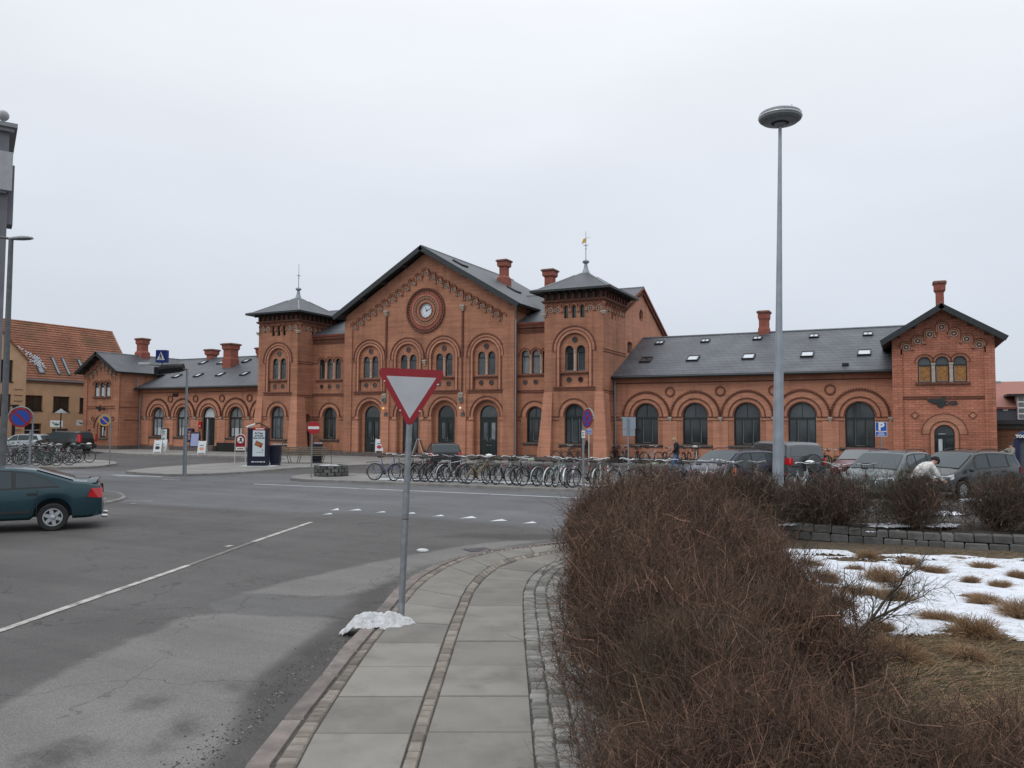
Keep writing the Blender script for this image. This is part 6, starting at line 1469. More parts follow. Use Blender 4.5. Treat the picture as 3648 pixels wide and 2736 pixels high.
    if bar == 'swept': h.path([(.10, .29, 1.04), (.22, .30, 1.07), (.33, .20, 1.06), (.36, .08, 1.03), (.30, 0, 1.02), (.36, -.08, 1.03), (.33, -.20, 1.06), (.22, -.30, 1.07), (.10, -.29, 1.04)], .013, 6, hm)
    else: h.path([(.27, .31, 1.03), (.32, .12, 1.01), (.33, 0, 1.0), (.32, -.12, 1.01), (.27, -.31, 1.03)], .013, 6, hm)
    for y in (-.29, .29): h.tube(((.10 if bar == 'swept' else .27), y, 1.04), ((.22 if bar == 'swept' else .29), y*1.0, 1.065 if bar == 'swept' else 1.025), .018, .018, 6, 'saddle' if not white else 'white')
    h.build('handlebar', T, smooth=True)
    if rack:
        r = MB()
        for y in (-.06, 0, .06): r.tube((-.88, y, .74), (-.36, y, .76), .006, .006, 4, 'saddle')
        for y in (-.06, .06): r.tube((-.72, y, .74), (xr, y*.9, wr+.02), .006, .006, 4, 'saddle')
        r.tube((-.88, -.06, .74), (-.88, .06, .74), .006, .006, 4, 'saddle'); r.box((-.90, 0, .72), (.02, .06, .04), 'lamp_red'); r.build('luggage_rack', T)
    l = MB(); l.sphere((.40, 0, .90), .04, 8, 'bike_chrome', (1.1, .9, .9)); l.build('headlight', T)
    if basket:
        b = MB(); bx, bz = (.50, .80) if basket != 'rear' else (-.62, .77); w_, d_, h_ = .19, .14, .26; m_ = 'wicker' if basket != 'rattan' else 'rattan'
        for i in range(5):
            z = bz+h_*i/4; e = .86+.14*i/4; b.path([(bx-d_*e, -w_*e, z), (bx+d_*e, -w_*e, z), (bx+d_*e, w_*e, z), (bx-d_*e, w_*e, z)], .007 if i < 4 else .012, 4, m_, closed=True)
        for i in range(8):
            for s_ in (-1, 1):
                f_ = -1+2*i/7; b.tube((bx+d_*.86*f_, s_*w_*.86, bz), (bx+d_*f_, s_*w_, bz+h_), .004, .004, 3, m_); b.tube((bx+s_*d_*.86, w_*.86*f_, bz), (bx+s_*d_, w_*f_, bz+h_), .004, .004, 3, m_)
        b.box((bx, 0, bz+.005), (d_*1.7, w_*1.7, .01), m_); b.build('basket', T)
        if basket == 'bag': b = MB(); b.sphere((bx, 0, bz+h_*.95), .14, 10, 'white', (1, 1.3, .6)); b.build('saddle_cover', T, smooth=True)
    if child:
        b = MB(); b.box((-.66, 0, .86), (.28, .26, .10), 'black'); b.box((-.80, 0, 1.06), (.07, .27, .42), 'black', ); b.box((-.60, .15, .74), (.10, .04, .28), 'black'); b.box((-.60, -.15, .74), (.10, .04, .28), 'black'); b.sphere((-.80, 0, 1.28), .13, 8, 'black', (.4, 1, .9)); b.build('child_seat', T)
    k = MB(); k.tube((-.12, .05, .30), (-.22, .20, .02), .009, .009, 5, 'saddle'); k.build('kick_stand', T)
    return T
BP = {}
def bike(key, loc, rz, label, group, lean=0.0, **kw):
    k = (key, tuple(sorted(kw.items())))
    if k not in BP: BP[k] = bicycle(key, **kw); o = BP[k]
    else: o = copy_tree(BP[k])
    o.location = (loc[0], loc[1], loc[2]); o.rotation_euler = (lean, 0, rz); tag(o, label, 'bicycle', group); return o
def at_z(x, y, z): p = G(x, y, z); return (p.x, p.y, z)
CN = 'bicycles in the rack on the middle pavement'
row = [  # x of the middle, y of the wheels' ground line, heading, colour, options, label
 (1385, 1709, 62, 'blue', dict(white=True), 'bluish bicycle with white grips at the left end of the middle rack'),
 (1440, 1711, 200, 'grey', dict(step=False), 'grey bicycle just left of the give way sign post'),
 (1482, 1712, 205, 'black', dict(), 'black bicycle just right of the give way sign post'),
 (1512, 1713, 28, 'black', dict(basket='wire', white=True), 'black bicycle with a front basket behind the give way post'),
 (1545, 1714, 210, 'maroon', dict(), 'dark maroon bicycle below the black hatchback'),
 (1578, 1715, 24, 'silver', dict(step=False, bar='flat', rack=False), 'silver sports bicycle below the black hatchback'),
 (1606, 1717, 55, 'white', dict(step=False, bar='flat', rack=False, guard='b_silver'), 'white bicycle with a pale blue saddle cover right of the black hatchback'),
 (1640, 1716, 35, 'black', dict(step=False, bar='flat'), 'black bicycle with its wheel turned, right of the black hatchback'),
 (1682, 1719, 205, 'grey', dict(basket='rear', white=True), 'grey bicycle with a rear basket in front of the rightmost entrance door'),
 (1712, 1722, 30, 'gold', dict(basket='bag', white=True), 'golden brown bicycle with a white bag in its basket'),
 (1750, 1722, 205, 'green', dict(), 'dark green bicycle with a black saddle next to the golden one'),
 (1795, 1724, 50, 'silver', dict(white=True, basket='wire'), 'silver low-step bicycle in front of the downpipe'),
 (1838, 1725, 40, 'black', dict(), 'plain black bicycle left of the pale green saddle'),
 (1872, 1727, 198, 'black', dict(seatc='mintseat'), 'black bicycle with a pale green saddle cover'),
 (1905, 1729, 212, 'grey', dict(step=False, bar='flat', white=True), 'grey bicycle with pale blue bars in front of the right link'),
 (1945, 1729, 35, 'green', dict(guard='b_silver'), 'dark green bicycle in front of the right tower corner'),
 (1972, 1731, 58, 'mint', dict(white=True, guard='b_white'), 'pale mint bicycle with a wide frame in front of the right tower'),
 (2002, 1732, 205, 'silver', dict(step=False), 'silver bicycle in front of the right tower window'),
 (2040, 1734, 28, 'mauve', dict(guard='b_white'), 'mauve bicycle with a white chain guard by the no stopping sign'),
 (2075, 1735, 215, 'black', dict(), 'black bicycle behind the no stopping sign post'),
 (2130, 1735, 30, 'black', dict(white=True, rack=True), 'black bicycle with high white bars right of the no stopping sign'),
 (2170, 1737, 205, 'white', dict(white=True, guard='b_white'), 'white bicycle half hidden by the top of the hedge'),
 (2215, 1738, 40, 'silver', dict(white=True), 'silver bicycle below the grey back of the small sign'),
 (2260, 1739, 200, 'grey', dict(), 'grey bicycle under the small sign, mostly behind the hedge'),
 (2310, 1741, 30, 'black', dict(), 'black bicycle behind the hedge left of the walker in jeans'),
 (2360, 1742, 50, 'maroon', dict(seatc='mintseat', white=True), 'maroon bicycle with a green saddle cover below the walker in jeans'),
 (2410, 1744, 205, 'maroon', dict(white=True, rack=False), 'dark red bicycle in front of the nose of the navy estate'),
 (2455, 1746, 30, 'black', dict(bar='flat'), 'black bicycle in front of the headlight of the navy estate'),
 (2505, 1748, 45, 'white', dict(white=True), 'white bicycle with curved bars in front of the navy estate bonnet'),
 (2560, 1750, 30, 'silver', dict(white=True), 'silver bicycle with curved bars in front of the navy estate door'),
 (2625, 1752, 200, 'orange', dict(), 'orange bicycle poking out of the twigs below the navy estate'),
 (2690, 1755, 30, 'grey', dict(step=False), 'grey bicycle in front of the rear of the navy estate'),
 (2860, 1762, 50, 'silver', dict(white=True, basket='bag'), 'silver bicycle with a white covered saddle right of the lamp mast'),
 (2940, 1765, 40, 'black', dict(), 'black bicycle in front of the maroon car'),
 (3010, 1768, 205, 'grey', dict(), 'grey bicycle in front of the pale people carrier'),
 (3090, 1771, 40, 'black', dict(basket='wire'), 'black bicycle with a basket in front of the pale people carrier'),
]

for i, (x, y, hd_, c, o_, lb) in enumerate(row):
    bike(c, at_z(x+random.uniform(-9, 9), y, .12), camdir((hd_*.5+20 if hd_ < 100 else hd_+14)+random.uniform(-15, 15)), lb, CN, lean=random.uniform(-.13, .13), **o_)
LFT = 'bicycles parked on the left pavement'
lrow = [(22, 1655, 'mauve', {}), (48, 1653, 'silver', dict(white=True)), (70, 1655, 'black', {}), (92, 1650, 'grey', dict(step=False)), (112, 1655, 'green', {}), (132, 1658, 'grey', {}), (150, 1649, 'black', dict(white=True)), (165, 1660, 'green', {}), (186, 1651, 'silver', {}), (205, 1658, 'black', {}), (225, 1650, 'white', dict(white=True, guard='b_white')), (240, 1648, 'mauve', {}), (35, 1645, 'green', {}), (60, 1643, 'silver', {}), (85, 1644, 'white', dict(white=True)), (108, 1643, 'black', {}), (138, 1642, 'silver', {}), (170, 1642, 'grey', {}), (200, 1643, 'black', dict(basket='wire'))]
llab = ['behind the grey pole', 'beside the grey pole', 'left of the red and blue round sign', 'under the red and blue round sign', 'just right of the red and blue sign post', 'in the middle of the left group', 'in front of the silver hatchback', 'at the front of the left group with its wheel toward the road', 'below the white green-badged sign', 'at the front right of the left group', 'fallen against the others near the right of the left group', 'near the right end of the left group', 'in the back row by the grey pole', 'in the back row below the silver hatchback', 'in the back row near the red and blue sign post', 'in the back row behind the sign post', 'in the back row in front of the dark car bonnet', 'in the back row below the clipped bush', 'in the back row in front of the dark car']
for i, ((x, y, c, o_), lb) in enumerate(zip(lrow, llab)):
    bike(c, at_z(x, y, .12), camdir(random.choice((60, 240, 75, 100, 255, 270))+random.uniform(-12, 12)), c+' bicycle '+lb, LFT, lean=random.uniform(-.12, .12), **o_)
bike('black', at_z(283, 1648, .12), camdir(88), 'black bicycle with a white basket bag alone at the right end of the left group', LFT, basket='bag')
WL = 'bicycles leaning at the station wall'
for x, q, hd_, c, o_, lb in ((2012, 43.5, 75, 'black', dict(basket='wire'), 'dark bicycle with a box basket at the foot of the right tower'), (2045, 43.6, 255, 'black', dict(child=True), 'black bicycle with a high child seat against the right tower'), (2190, 45.3, 20, 'black', dict(basket='wire'), 'black bicycle with a basket in the corner of tower and wing'), (2225, 45.3, 200, 'grey', {}, 'dark bicycle in the corner right of the downpipe'), (2270, 45.2, 15, 'black', dict(basket='wire'), 'black bicycle with a dark cover beneath the first wing window'), (2320, 45.2, 60, 'silver', dict(white=True), 'silver bicycle with a reddish saddle beneath the first wing window'), (2382, 45.2, 170, 'grey', dict(step=False, bar='flat', rack=False), 'grey sports bicycle seen end on, left of the walker in jeans'), (2445, 45.2, 30, 'black', {}, 'black bicycle right of the walker in jeans'), (2480, 45.3, 200, 'white', dict(basket='bag'), 'bicycle with a white bag under the second wing window'), (2925, 45.3, 165, 'black', dict(step=False), 'black bicycle seen end on right of the off-road car'), (2962, 45.3, 172, 'gold', {}, 'brown bicycle seen end on beside the maroon car')):
    r_ = ray(x, 1640); t = q/r_.y; bike(c, (r_.x*t, q, .12), camdir(hd_), lb, WL, **o_)
rk = MB()
for (xa, ya), (xb, yb) in (((1340, 1707), (2280, 1739)), ((1350, 1701), (2260, 1724))):
    a = G(xa, ya, .12); b = G(xb, yb, .12); rk.path([a+Vector((0, 0, .12)), b+Vector((0, 0, .12))], .018, 6, 'galv')
    for i in range(12): p = a.lerp(b, i/11); rk.tube(p, p+Vector((0, 0, .12)), .014, .014, 5, 'galv')
tag(rk.build('cycle_rack'), 'low galvanised rail rack under the middle row of bicycles', 'bicycle rack')
# ================================================================== PEOPLE
M['skin'] = mat('skin', (.48, .27, .20), .6); M['jeans'] = mat('blue_jeans', (.06, .14, .27), .85, var=.25, scale=12); M['coat_black'] = mat('black_coat', (.012, .013, .018), .8, var=.2)
M['dark_trousers'] = mat('dark_trousers', (.02, .02, .024), .85); M['shoe_dark'] = mat('dark_shoes', (.02, .018, .016), .5); M['shoe_white'] = mat('white_trainers', (.6, .6, .6), .6)
M['jacket_white'] = mat('white_puffer_jacket', (.62, .61, .58), .7, var=.15, scale=14, bump=.6, bscale=12); M['jacket_stone'] = mat('stone_grey_jacket', (.24, .23, .19), .85, var=.25, scale=9)
M['boot_red'] = mat('red_boots', (.42, .01, .03), .35); M['hat_black'] = mat('black_knit_hat', (.014, .012, .015), .95, bump=.5, bscale=60); M['hair_blond'] = mat('fair_hair', (.34, .24, .13), .8); M['hair_dark'] = mat('dark_hair', (.025, .018, .014), .7); M['hair_grey'] = mat('grey_hair', (.4, .39, .37), .8)
M['pale_cloth'] = mat('pale_hem', (.55, .53, .5), .8)
def person(label, loc, rz, J, tone, hair='hair_dark', hat=None, hairlen=0.0, height=1.72, group=None, mats=None):
    """J: joints in body space (x forward, y left, z up) for a figure 1.72 m tall"""
    T = thing('person', label, 'person', loc, rz, group); k = height/1.72
    D = dict(pel=(0, 0, .95), sp1=(0, 0, 1.12), che=(0, 0, 1.30), nk=(0, 0, 1.46), hd=(.01, 0, 1.53), top=(.01, 0, 1.64),
             shl=(0, .17, 1.40), shr=(0, -.17, 1.40), ell=(0, .23, 1.13), elr=(0, -.23, 1.13), wrl=(.04, .25, .90), wrr=(.04, -.25, .90), hal=(.06, .25, .83), har=(.06, -.25, .83),
             hpl=(0, .09, .92), hpr=(0, -.09, .92), knl=(.02, .10, .50), knr=(.02, -.10, .50), anl=(0, .10, .09), anr=(0, -.10, .09), tol=(.17, .12, .03), tor=(.17, -.12, .03))
    D.update({a: b for a, b in J.items() if a != 'face'}); names = list(D); rad = dict(pel=.145, sp1=.125, che=.155, nk=.058, hd=.075, top=.08, shl=.075, shr=.075, ell=.052, elr=.052, wrl=.034, wrr=.034, hal=.03, har=.03, hpl=.095, hpr=.095, knl=.062, knr=.062, anl=.042, anr=.042, tol=.036, tor=.036)
    bulk = tone.get('bulk', 1.0)
    E = [('pel', 'sp1'), ('sp1', 'che'), ('che', 'nk'), ('nk', 'hd'), ('hd', 'top'), ('che', 'shl'), ('che', 'shr'), ('shl', 'ell'), ('shr', 'elr'), ('ell', 'wrl'), ('elr', 'wrr'), ('wrl', 'hal'), ('wrr', 'har'), ('pel', 'hpl'), ('pel', 'hpr'), ('hpl', 'knl'), ('hpr', 'knr'), ('knl', 'anl'), ('knr', 'anr'), ('anl', 'tol'), ('anr', 'tor')]
    zone = {('nk', 'hd'): 'skin', ('hd', 'top'): 'skin', ('wrl', 'hal'): 'skin', ('wrr', 'har'): 'skin', ('hpl', 'knl'): tone['legs'], ('hpr', 'knr'): tone['legs'], ('knl', 'anl'): tone.get('shin', tone['legs']), ('knr', 'anr'): tone.get('shin', tone['legs']), ('anl', 'tol'): tone['shoes'], ('anr', 'tor'): tone['shoes']}
    me = bpy.data.meshes.new('person_body'); V = [tuple(c*k for c in D[n]) for n in names]; ed = [(names.index(a), names.index(b)) for a, b in E]
    R_ = [rad[n]*k*(bulk if n in ('pel', 'sp1', 'che', 'shl', 'shr', 'ell', 'elr') else 1) for n in names]
    # five fingers on each hand, a little curled, and a thumb leaving the side of the palm
    for s, w, h in ((1, 'wrl', 'hal'), (-1, 'wrr', 'har')):
        a = Vector(D[w]); b = Vector(D[h]); d = (b-a).normalized(); sd = d.cross(Vector((0, s, 0))).normalized() if abs(d.y) < .9 else Vector((1, 0, 0)); cu = d.cross(sd).normalized()*s
        for i, (o, L) in enumerate(((-.026, .062), (-.009, .075), (.009, .070), (.026, .055))):
            p = b+sd*o; n0 = len(V); q = p+d*L*.5+cu*.004; r = q+d*L*.4+cu*.02
            V += [tuple(p*k), tuple(q*k), tuple(r*k)]; R_ += [.010*k, .009*k, .007*k]; ed += [(names.index(h), n0), (n0, n0+1), (n0+1, n0+2)]
        p = a.lerp(b, .5)+sd*-.036; n0 = len(V); V += [tuple(p*k), tuple((p+d*.045+sd*-.012)*k)]; R_ += [.011*k, .008*k]; ed += [(names.index(h), n0), (n0, n0+1)]
    me.from_pydata(V, ed, []); o = bpy.data.objects.new('b', me); COL.objects.link(o)
    sk = o.modifiers.new('s', 'SKIN'); sk.use_smooth_shade = True
    for i, r in enumerate(R_): me.skin_vertices[0].data[i].radius = (r, r)
    me.skin_vertices[0].data[0].use_root = True
    su = o.modifiers.new('u', 'SUBSURF'); su.levels = 2; su.render_levels = 2
    dg = bpy.context.evaluated_depsgraph_get(); bm_ = bpy.data.meshes.new_from_object(o.evaluated_get(dg)); bpy.data.objects.remove(o)
    ml = [tone['torso'], 'skin', tone['legs'], tone['shoes'], tone.get('shin', tone['legs'])]; bm_.materials.clear()
    for m in ml: bm_.materials.append(M[m])
    segs = [(Vector(D[a])*k, Vector(D[b])*k, ml.index(zone.get((a, b), tone['torso']))) for a, b in E]
    nv = len(names)
    for i_ in range(nv, len(V)-1): segs.append((Vector(V[i_]), Vector(V[i_])+Vector((0, 0, .001)), 1))
    for f in bm_.polygons:
        c = f.center; best = 9e9; mi = 0
        for a, b, m in segs:
            ab = b-a; t = max(0, min(1, (c-a).dot(ab)/ab.length_squared)); d_ = (c-a-ab*t).length_squared
            if d_ < best: best = d_; mi = m
        f.material_index = mi; f.use_smooth = True
    bo = bpy.data.objects.new('body', bm_); COL.objects.link(bo); bo.parent = T
    hd = Vector(D['hd'])*k; tp = Vector(D['top'])*k; ax = (tp-hd).normalized(); fwd = Vector(J.get('face', (1, 0, -.05))).normalized(); fwd = (fwd-ax*fwd.dot(ax)).normalized(); lf = ax.cross(fwd)
    c = hd+ax*.055*k; f = MB(); hs_ = 1.12 if hat else 1.0
    P = lambda a, b, g: tuple(c+fwd*a*k+lf*b*k+ax*g*k)
    for s in (-1, 1): f.sphere(P(.078, .032*s, .012), .011*k, 8, 'black'); f.sphere(P(.0, .083*s, -.005), .022*k, 8, 'skin')
    f.quads([P(.078, .014, .005), P(.078, -.014, .005), P(.108, 0, -.022), P(.082, 0, -.032)], [(0, 1, 2), (0, 2, 3), (1, 3, 2)], 'skin')
    f.box(P(.081, 0, -.052), (.012, .035, .008), 'lamp_red'); fo = f.build('face', T)
    h = MB(); hm = hat or hair; pts = []; n = 14
    for i in range(7):
        th = (PI*.5)*(i/6)*1.02
        for j in range(n):
            a = 2*PI*j/n; drop = .0 if hat else (.045+hairlen)*max(0, -math.cos(a))*(i/6)
            r_ = (.118 if hat else .102)*math.sin(th); pts.append(P(r_*math.cos(a)*1.06-.012, r_*math.sin(a)*.95, .002+.118*hs_*math.cos(th)-drop*(1 if i > 3 else 0)+(.012 if hat and i == 0 else 0)))
    h.quads(pts, [(i*n+j, i*n+(j+1) % n, (i+1)*n+(j+1) % n, (i+1)*n+j) for i in range(6) for j in range(n)] + [tuple(range(6*n, 7*n))], hm)
    if hat: h.sphere(P(-.01, 0, .13), .022*k, 8, hm)
    h.build('hat' if hat else 'hair', T, smooth=True)
    if tone.get('coat'):
        # skirt of the coat over hips
        pl = Vector(D['pel'])*k; cm = MB(); pts = []
        up_ = (Vector(D['sp1'])-Vector(D['pel'])).normalized()
        for i, (hh, r_) in enumerate(((.12, .145), (.0, .165), (-tone['coat'], .185))):
            for j in range(14):
                a = 2*PI*j/14; pts.append(tuple(pl+up_*hh*k+Vector((math.cos(a)*r_*.85*k, math.sin(a)*r_*1.05*k, 0))))
        cm.quads(pts, [(i*14+j, i*14+(j+1) % 14, (i+1)*14+(j+1) % 14, (i+1)*14+j) for i in range(2) for j in range(14)], tone['torso'])
        cm.build('coat_skirt', T, smooth=True)
    return T
walk = dict(knl=(.16, .09, .52), anl=(.26, .09, .12), tol=(.42, .10, .09), knr=(-.04, -.09, .50), anr=(-.30, -.09, .16), tor=(-.17, -.10, .04), ell=(-.12, .23, 1.15), wrl=(-.16, .24, .93), hal=(-.15, .24, .86), elr=(.08, -.23, 1.14), wrr=(.22, -.22, .95), har=(.28, -.21, .90))
p = G(1, 1, .12)
q = AT(319, 63); person('person walking at the far left corner in a dark coat, hand raised to the face', (q.x, q.y, .12), camdir(-80), dict(walk, elr=(.12, -.22, 1.2), wrr=(.13, -.12, 1.45), har=(.12, -.08, 1.5)), dict(torso='coat_black', legs='dark_trousers', shoes='shoe_dark', coat=.16), hat='hat_black')
q = AT(2410, 36.5); person('person in a black jacket and blue jeans walking past the parked bicycles', (q.x, q.y, .12), camdir(-76), dict(walk, che=(.05, 0, 1.29), nk=(.08, 0, 1.45), hd=(.12, 0, 1.52), top=(.13, 0, 1.63), ell=(.05, .22, 1.13), wrl=(.18, .16, 1.02), hal=(.24, .13, 1.0), elr=(-.06, -.25, 1.12), wrr=(.08, -.26, .95), har=(.14, -.26, .9)), dict(torso='coat_black', legs='jeans', shoes='shoe_white', coat=.02, bulk=1.15), hair='hair_blond', hairlen=.06, height=1.74)
# stooping person with white jacket and red boots, seen from the side, bent forward
q = AT(3290, 22.6)
stoop = dict(pel=(-.28, 0, .90), sp1=(-.12, 0, 1.04), che=(.04, 0, 1.16), nk=(.20, 0, 1.235), hd=(.27, 0, 1.25), top=(.35, 0, 1.34), shl=(.09, .17, 1.19), shr=(.09, -.17, 1.19), ell=(.20, .22, .95), elr=(.22, -.22, .95), wrl=(.36, .18, .80), wrr=(.38, -.16, .80), hal=(.43, .17, .77), har=(.45, -.15, .77),
    hpl=(-.27, .09, .87), hpr=(-.27, -.09, .87), knl=(-.10, .11, .50), knr=(.06, -.11, .47), anl=(-.22, .11, .09), anr=(.10, -.12, .09), tol=(-.06, .12, .03), tor=(.27, -.13, .03), face=(.75, 0, -.62))
person('person bending forward in a white padded jacket, black hat and red boots', (q.x-.0, q.y, .0), camdir(86), stoop, dict(torso='jacket_white', legs='dark_trousers', shoes='boot_red', shin='boot_red', bulk=1.22), hat='hat_black', height=1.86)
q = AT(3478, 40.5); person('person in a dark suit behind the dark grey people carrier', (q.x, q.y, .12), camdir(75), walk, dict(torso='coat_black', legs='dark_trousers', shoes='shoe_dark', coat=.1, bulk=1.1), hair='hair_grey', height=1.80)
q = AT(3600, 33.5); person('person with dark curly hair and a stone grey jacket at the right, arm held out', (q.x, q.y, .1), camdir(-95), dict(elr=(.22, -.19, 1.28), wrr=(.47, -.17, 1.24), har=(.54, -.17, 1.24), shr=(.02, -.17, 1.38), ell=(.12, .2, 1.14), wrl=(.3, .17, 1.1), hal=(.37, .16, 1.1)), dict(torso='jacket_stone', legs='dark_trousers', shoes='shoe_dark', coat=.1, bulk=1.15), hair='hair_dark', hairlen=.03, height=1.66)
# ================================================================== SIGNS, LAMPS AND STREET FURNITURE
def facing(loc, rz):
    """upright frame whose face looks along heading rz: u to the viewer's right, v up, w toward the viewer"""
    c, s = math.cos(rz), math.sin(rz); L_ = Vector(loc)
    return lambda u, v, w=0.0: tuple(L_ + Vector((-s*u, c*u, 0)) + Vector((0, 0, v)) + Vector((c*w, s*w, 0)))
def rrect(w, h, r, n=4):
    o = []
    for cx, cz, a0 in ((w/2-r, h/2-r, 0), (-w/2+r, h/2-r, 90), (-w/2+r, -h/2+r, 180), (w/2-r, -h/2+r, 270)):
        for i in range(n+1): a = R(a0+90*i/n); o.append((cx+r*math.cos(a), cz+r*math.sin(a)))
    return o
def rtri(pts, r, n=5):
    o = []; k = len(pts)
    for i in range(k):
        p, a, b = Vector(pts[i]), Vector(pts[i-1]), Vector(pts[(i+1) % k]); da = (a-p).normalized(); db = (b-p).normalized(); ang = da.angle(db)/2; L_ = r/math.tan(ang); c = p+(da+db).normalized()*(r/math.sin(ang)); s = p+da*L_-c; e = p+db*L_-c
        a0 = math.atan2(s.y, s.x); a1 = math.atan2(e.y, e.x); d = (a1-a0+PI) % (2*PI)-PI
        for j in range(n+1): t = a0+d*j/n; o.append((c.x+r*math.cos(t), c.y+r*math.sin(t)))
    return o
def plate(mb, fr, loop, w0, w1, m, du=0.0, dv=0.0, back=None, holes=()):
    loop = [(u+du, v+dv) for u, v in loop]; hl = [[(u+du, v+dv) for u, v in h] for h in holes]
    mb.prism(loop, lambda u, v: fr(u, v, w0), lambda u, v: fr(u, v, w1), m, holes=hl)
    if back: mb.tess([loop, *hl], lambda u, v: fr(u, v, w0-.001), back)
def cam_rz(loc): return math.atan2(-loc[1], -loc[0])

# give way sign on its leaning post
b = G(1429, 2203, PZ); T = thing('give_way_sign', 'white triangle give way sign with dark red border on a leaning post in the foreground', 'road sign', tuple(b), 0)
rz = cam_rz(b); T.rotation_euler = (0, 0, rz); lean = R(-1.75)
RX = Matrix.Rotation(lean, 3, 'X')
lf = facing((0, 0, 0), 0.0); fr = lambda u, v, w=0.0: tuple(RX @ Vector(lf(u, v, w)))
p = MB(); p.tube(fr(0, -.02, 0), fr(0, 2.50, 0), .038, .037, 16, 'galv'); p.lathe(fr(0, 1.16, 0), [(.0395, -.004), (.0395, .004)], 12, 'black'); p.build('post', T, smooth=True)
S = .425; zc = 2.70; tri = [(-S, .235), (S, .235), (0, -.48)]
s = MB(); o_ = rtri(tri, .055); i_ = rtri([(-S*.695, .142), (S*.695, .142), (0, -.355)], .004)
plate(s, fr, o_, .040, .046, 'darkred', 0, zc, 'galv', holes=[i_]); s.tess([[(u, v+zc) for u, v in i_]], lambda u, v: fr(u, v, .0455), 'signgrey')
for k, (u, v) in enumerate(((-.315, .075), (.315, .060), (-.115, -.265), (.115, -.265))): s.lathe(fr(u, v+zc, .045), [(.0135, 0), (.011, .006), (.003, .008)], 8, 'steel', axis=tuple(RX @ Vector((1, 0, 0))))
s.build('sign_plate', T)
c_ = MB()
for v in (-.12, .12): c_.box(fr(0, zc+v, .022), (.03, .10, .025), 'galv')
c_.build('bracket', T)
# snow heap at its foot
sn = []; cc = G(1335, 2222, PZ); u1 = Vector((CR.x, CR.y, 0)).normalized(); u2 = Vector((CF.x, CF.y, 0)).normalized()
nx_, ny_ = 70, 44; V = []; ok = {}
for i in range(nx_+1):
    for j in range(ny_+1):
        a, b_ = -.62+1.10*i/nx_, -.34+.62*j/ny_
        n_ = mnoise.fractal(Vector((a*4.2, b_*4.2, 2)), 1, 2, 3); n2 = mnoise.noise(Vector((a*11, b_*11, 4)))
        rr = math.hypot((a-.02)/.44, (b_+.0+.18*min(0, a+.2))/.22); hgt = .135*(1-rr*rr)+.06*n_+.03*n2
        P_ = cc+u1*a+u2*b_
        # the left tongue hangs over the kerb on to the road
        V.append((P_.x, P_.y, P_.z-.01+hgt-(.10 if a < -.34 else (0 if a > -.22 else .10*(-.22-a)/.12)))); ok[(i, j)] = hgt > -.004
Fc = [(i*(ny_+1)+j, (i+1)*(ny_+1)+j, (i+1)*(ny_+1)+j+1, i*(ny_+1)+j+1) for i in range(nx_) for j in range(ny_) if ok[(i, j)] and ok[(i+1, j)] and ok[(i, j+1)] and ok[(i+1, j+1)]]
o = np_mesh('snow_heap', np.array(V), np.array(Fc), 'snow_dirty'); o.data.polygons.foreach_set('use_smooth', [True]*len(Fc)); tag(o, 'small lumpy heap of old snow on the kerb at the foot of the sign post', 'snow heap')
o = MB(); q = G(1703, 1957, .012); gx = camdir(62)
for i in range(9): o.box((q.x+(-.2+.05*i)*math.cos(gx), q.y+(-.2+.05*i)*math.sin(gx), .008), (.028, .34, .012), 'mastdark', rz=gx)
o.box((q.x, q.y, .0045), (.5, .38, .004), 'black', rz=gx); tag(o.build('drain_grate'), 'dark iron drain grate in the road beside the kerb bend', 'drain')
o = MB(); q = G(1506, 1965, 0); o.sphere((q.x, q.y, .02), .11, 10, 'snow_dirty', (1.2, .8, .35)); tag(o.build('snow_lump', smooth=True), 'tiny lump of snow lying alone on the road by the kerb', 'snow lump')

def pole_sign(name, label, loc, h, r=.03, rz=None, cat='road sign', m='galv', group=None):
    T = thing(name, label, cat, tuple(loc), rz if rz is not None else cam_rz(loc), group); p = MB(); p.tube((0, 0, 0), (0, 0, h), r, r, 10, m); p.build('post', T, smooth=True); return T, facing((0, 0, 0), 0)
def local(name, mb, T): return mb.build(name, T)
def disc_sign(T, fr, zc, r, kind, u0=0.0, hoop=None):
    s = MB(); C_ = [(x+u0, z) for x, z in circle(0, zc, r, 32)]
    outer, inner = ('darkred', 'blueface') if kind != 'yellow' else ('yellow', 'blueface')
    s.prism(C_, lambda u, v: fr(u, v, .035), lambda u, v: fr(u, v, .045), outer); s.tess([[(x+u0, z) for x, z in circle(0, zc, r*(.80 if kind != 'yellow' else .76), 32)]], lambda u, v: fr(u, v, .0465), inner)
    for sg in ((-1,) if kind != 'stop' else (-1, 1)):
        t = r*.11; a = R(45); c, q = math.cos(a), math.sin(a)*sg; L_ = r*.80
        pts = [(u0-L_*c-t*q, zc-L_*q+t*c), (u0-L_*c+t*q, zc-L_*q-t*c), (u0+L_*c+t*q, zc+L_*q-t*c), (u0+L_*c-t*q, zc+L_*q+t*c)]; s.tess([pts], lambda u, v: fr(u, v, .048), 'darkred' if kind != 'yellow' else 'salmon')
    s.build('sign_plate', T)
    if hoop:
        h = MB(); P_ = [fr(u0+hoop*(r+.025), zc-r*.2, 0)] + [fr(u0+(r+.03)*math.cos(R(a)), zc+(r+.03)*math.sin(R(a)), 0) for a in (range(0, 181, 15) if hoop > 0 else range(180, -1, -15))]; h.path([fr(u0+hoop*(r+.03), zc-r-.4, 0)]+P_, .022, 8, 'galv'); h.build('hoop', T)
M['blueface'] = mat('sign_face_blue', (.012, .06, .36), .35); M['salmon'] = mat('faded_orange_bar', (.62, .30, .16), .4)
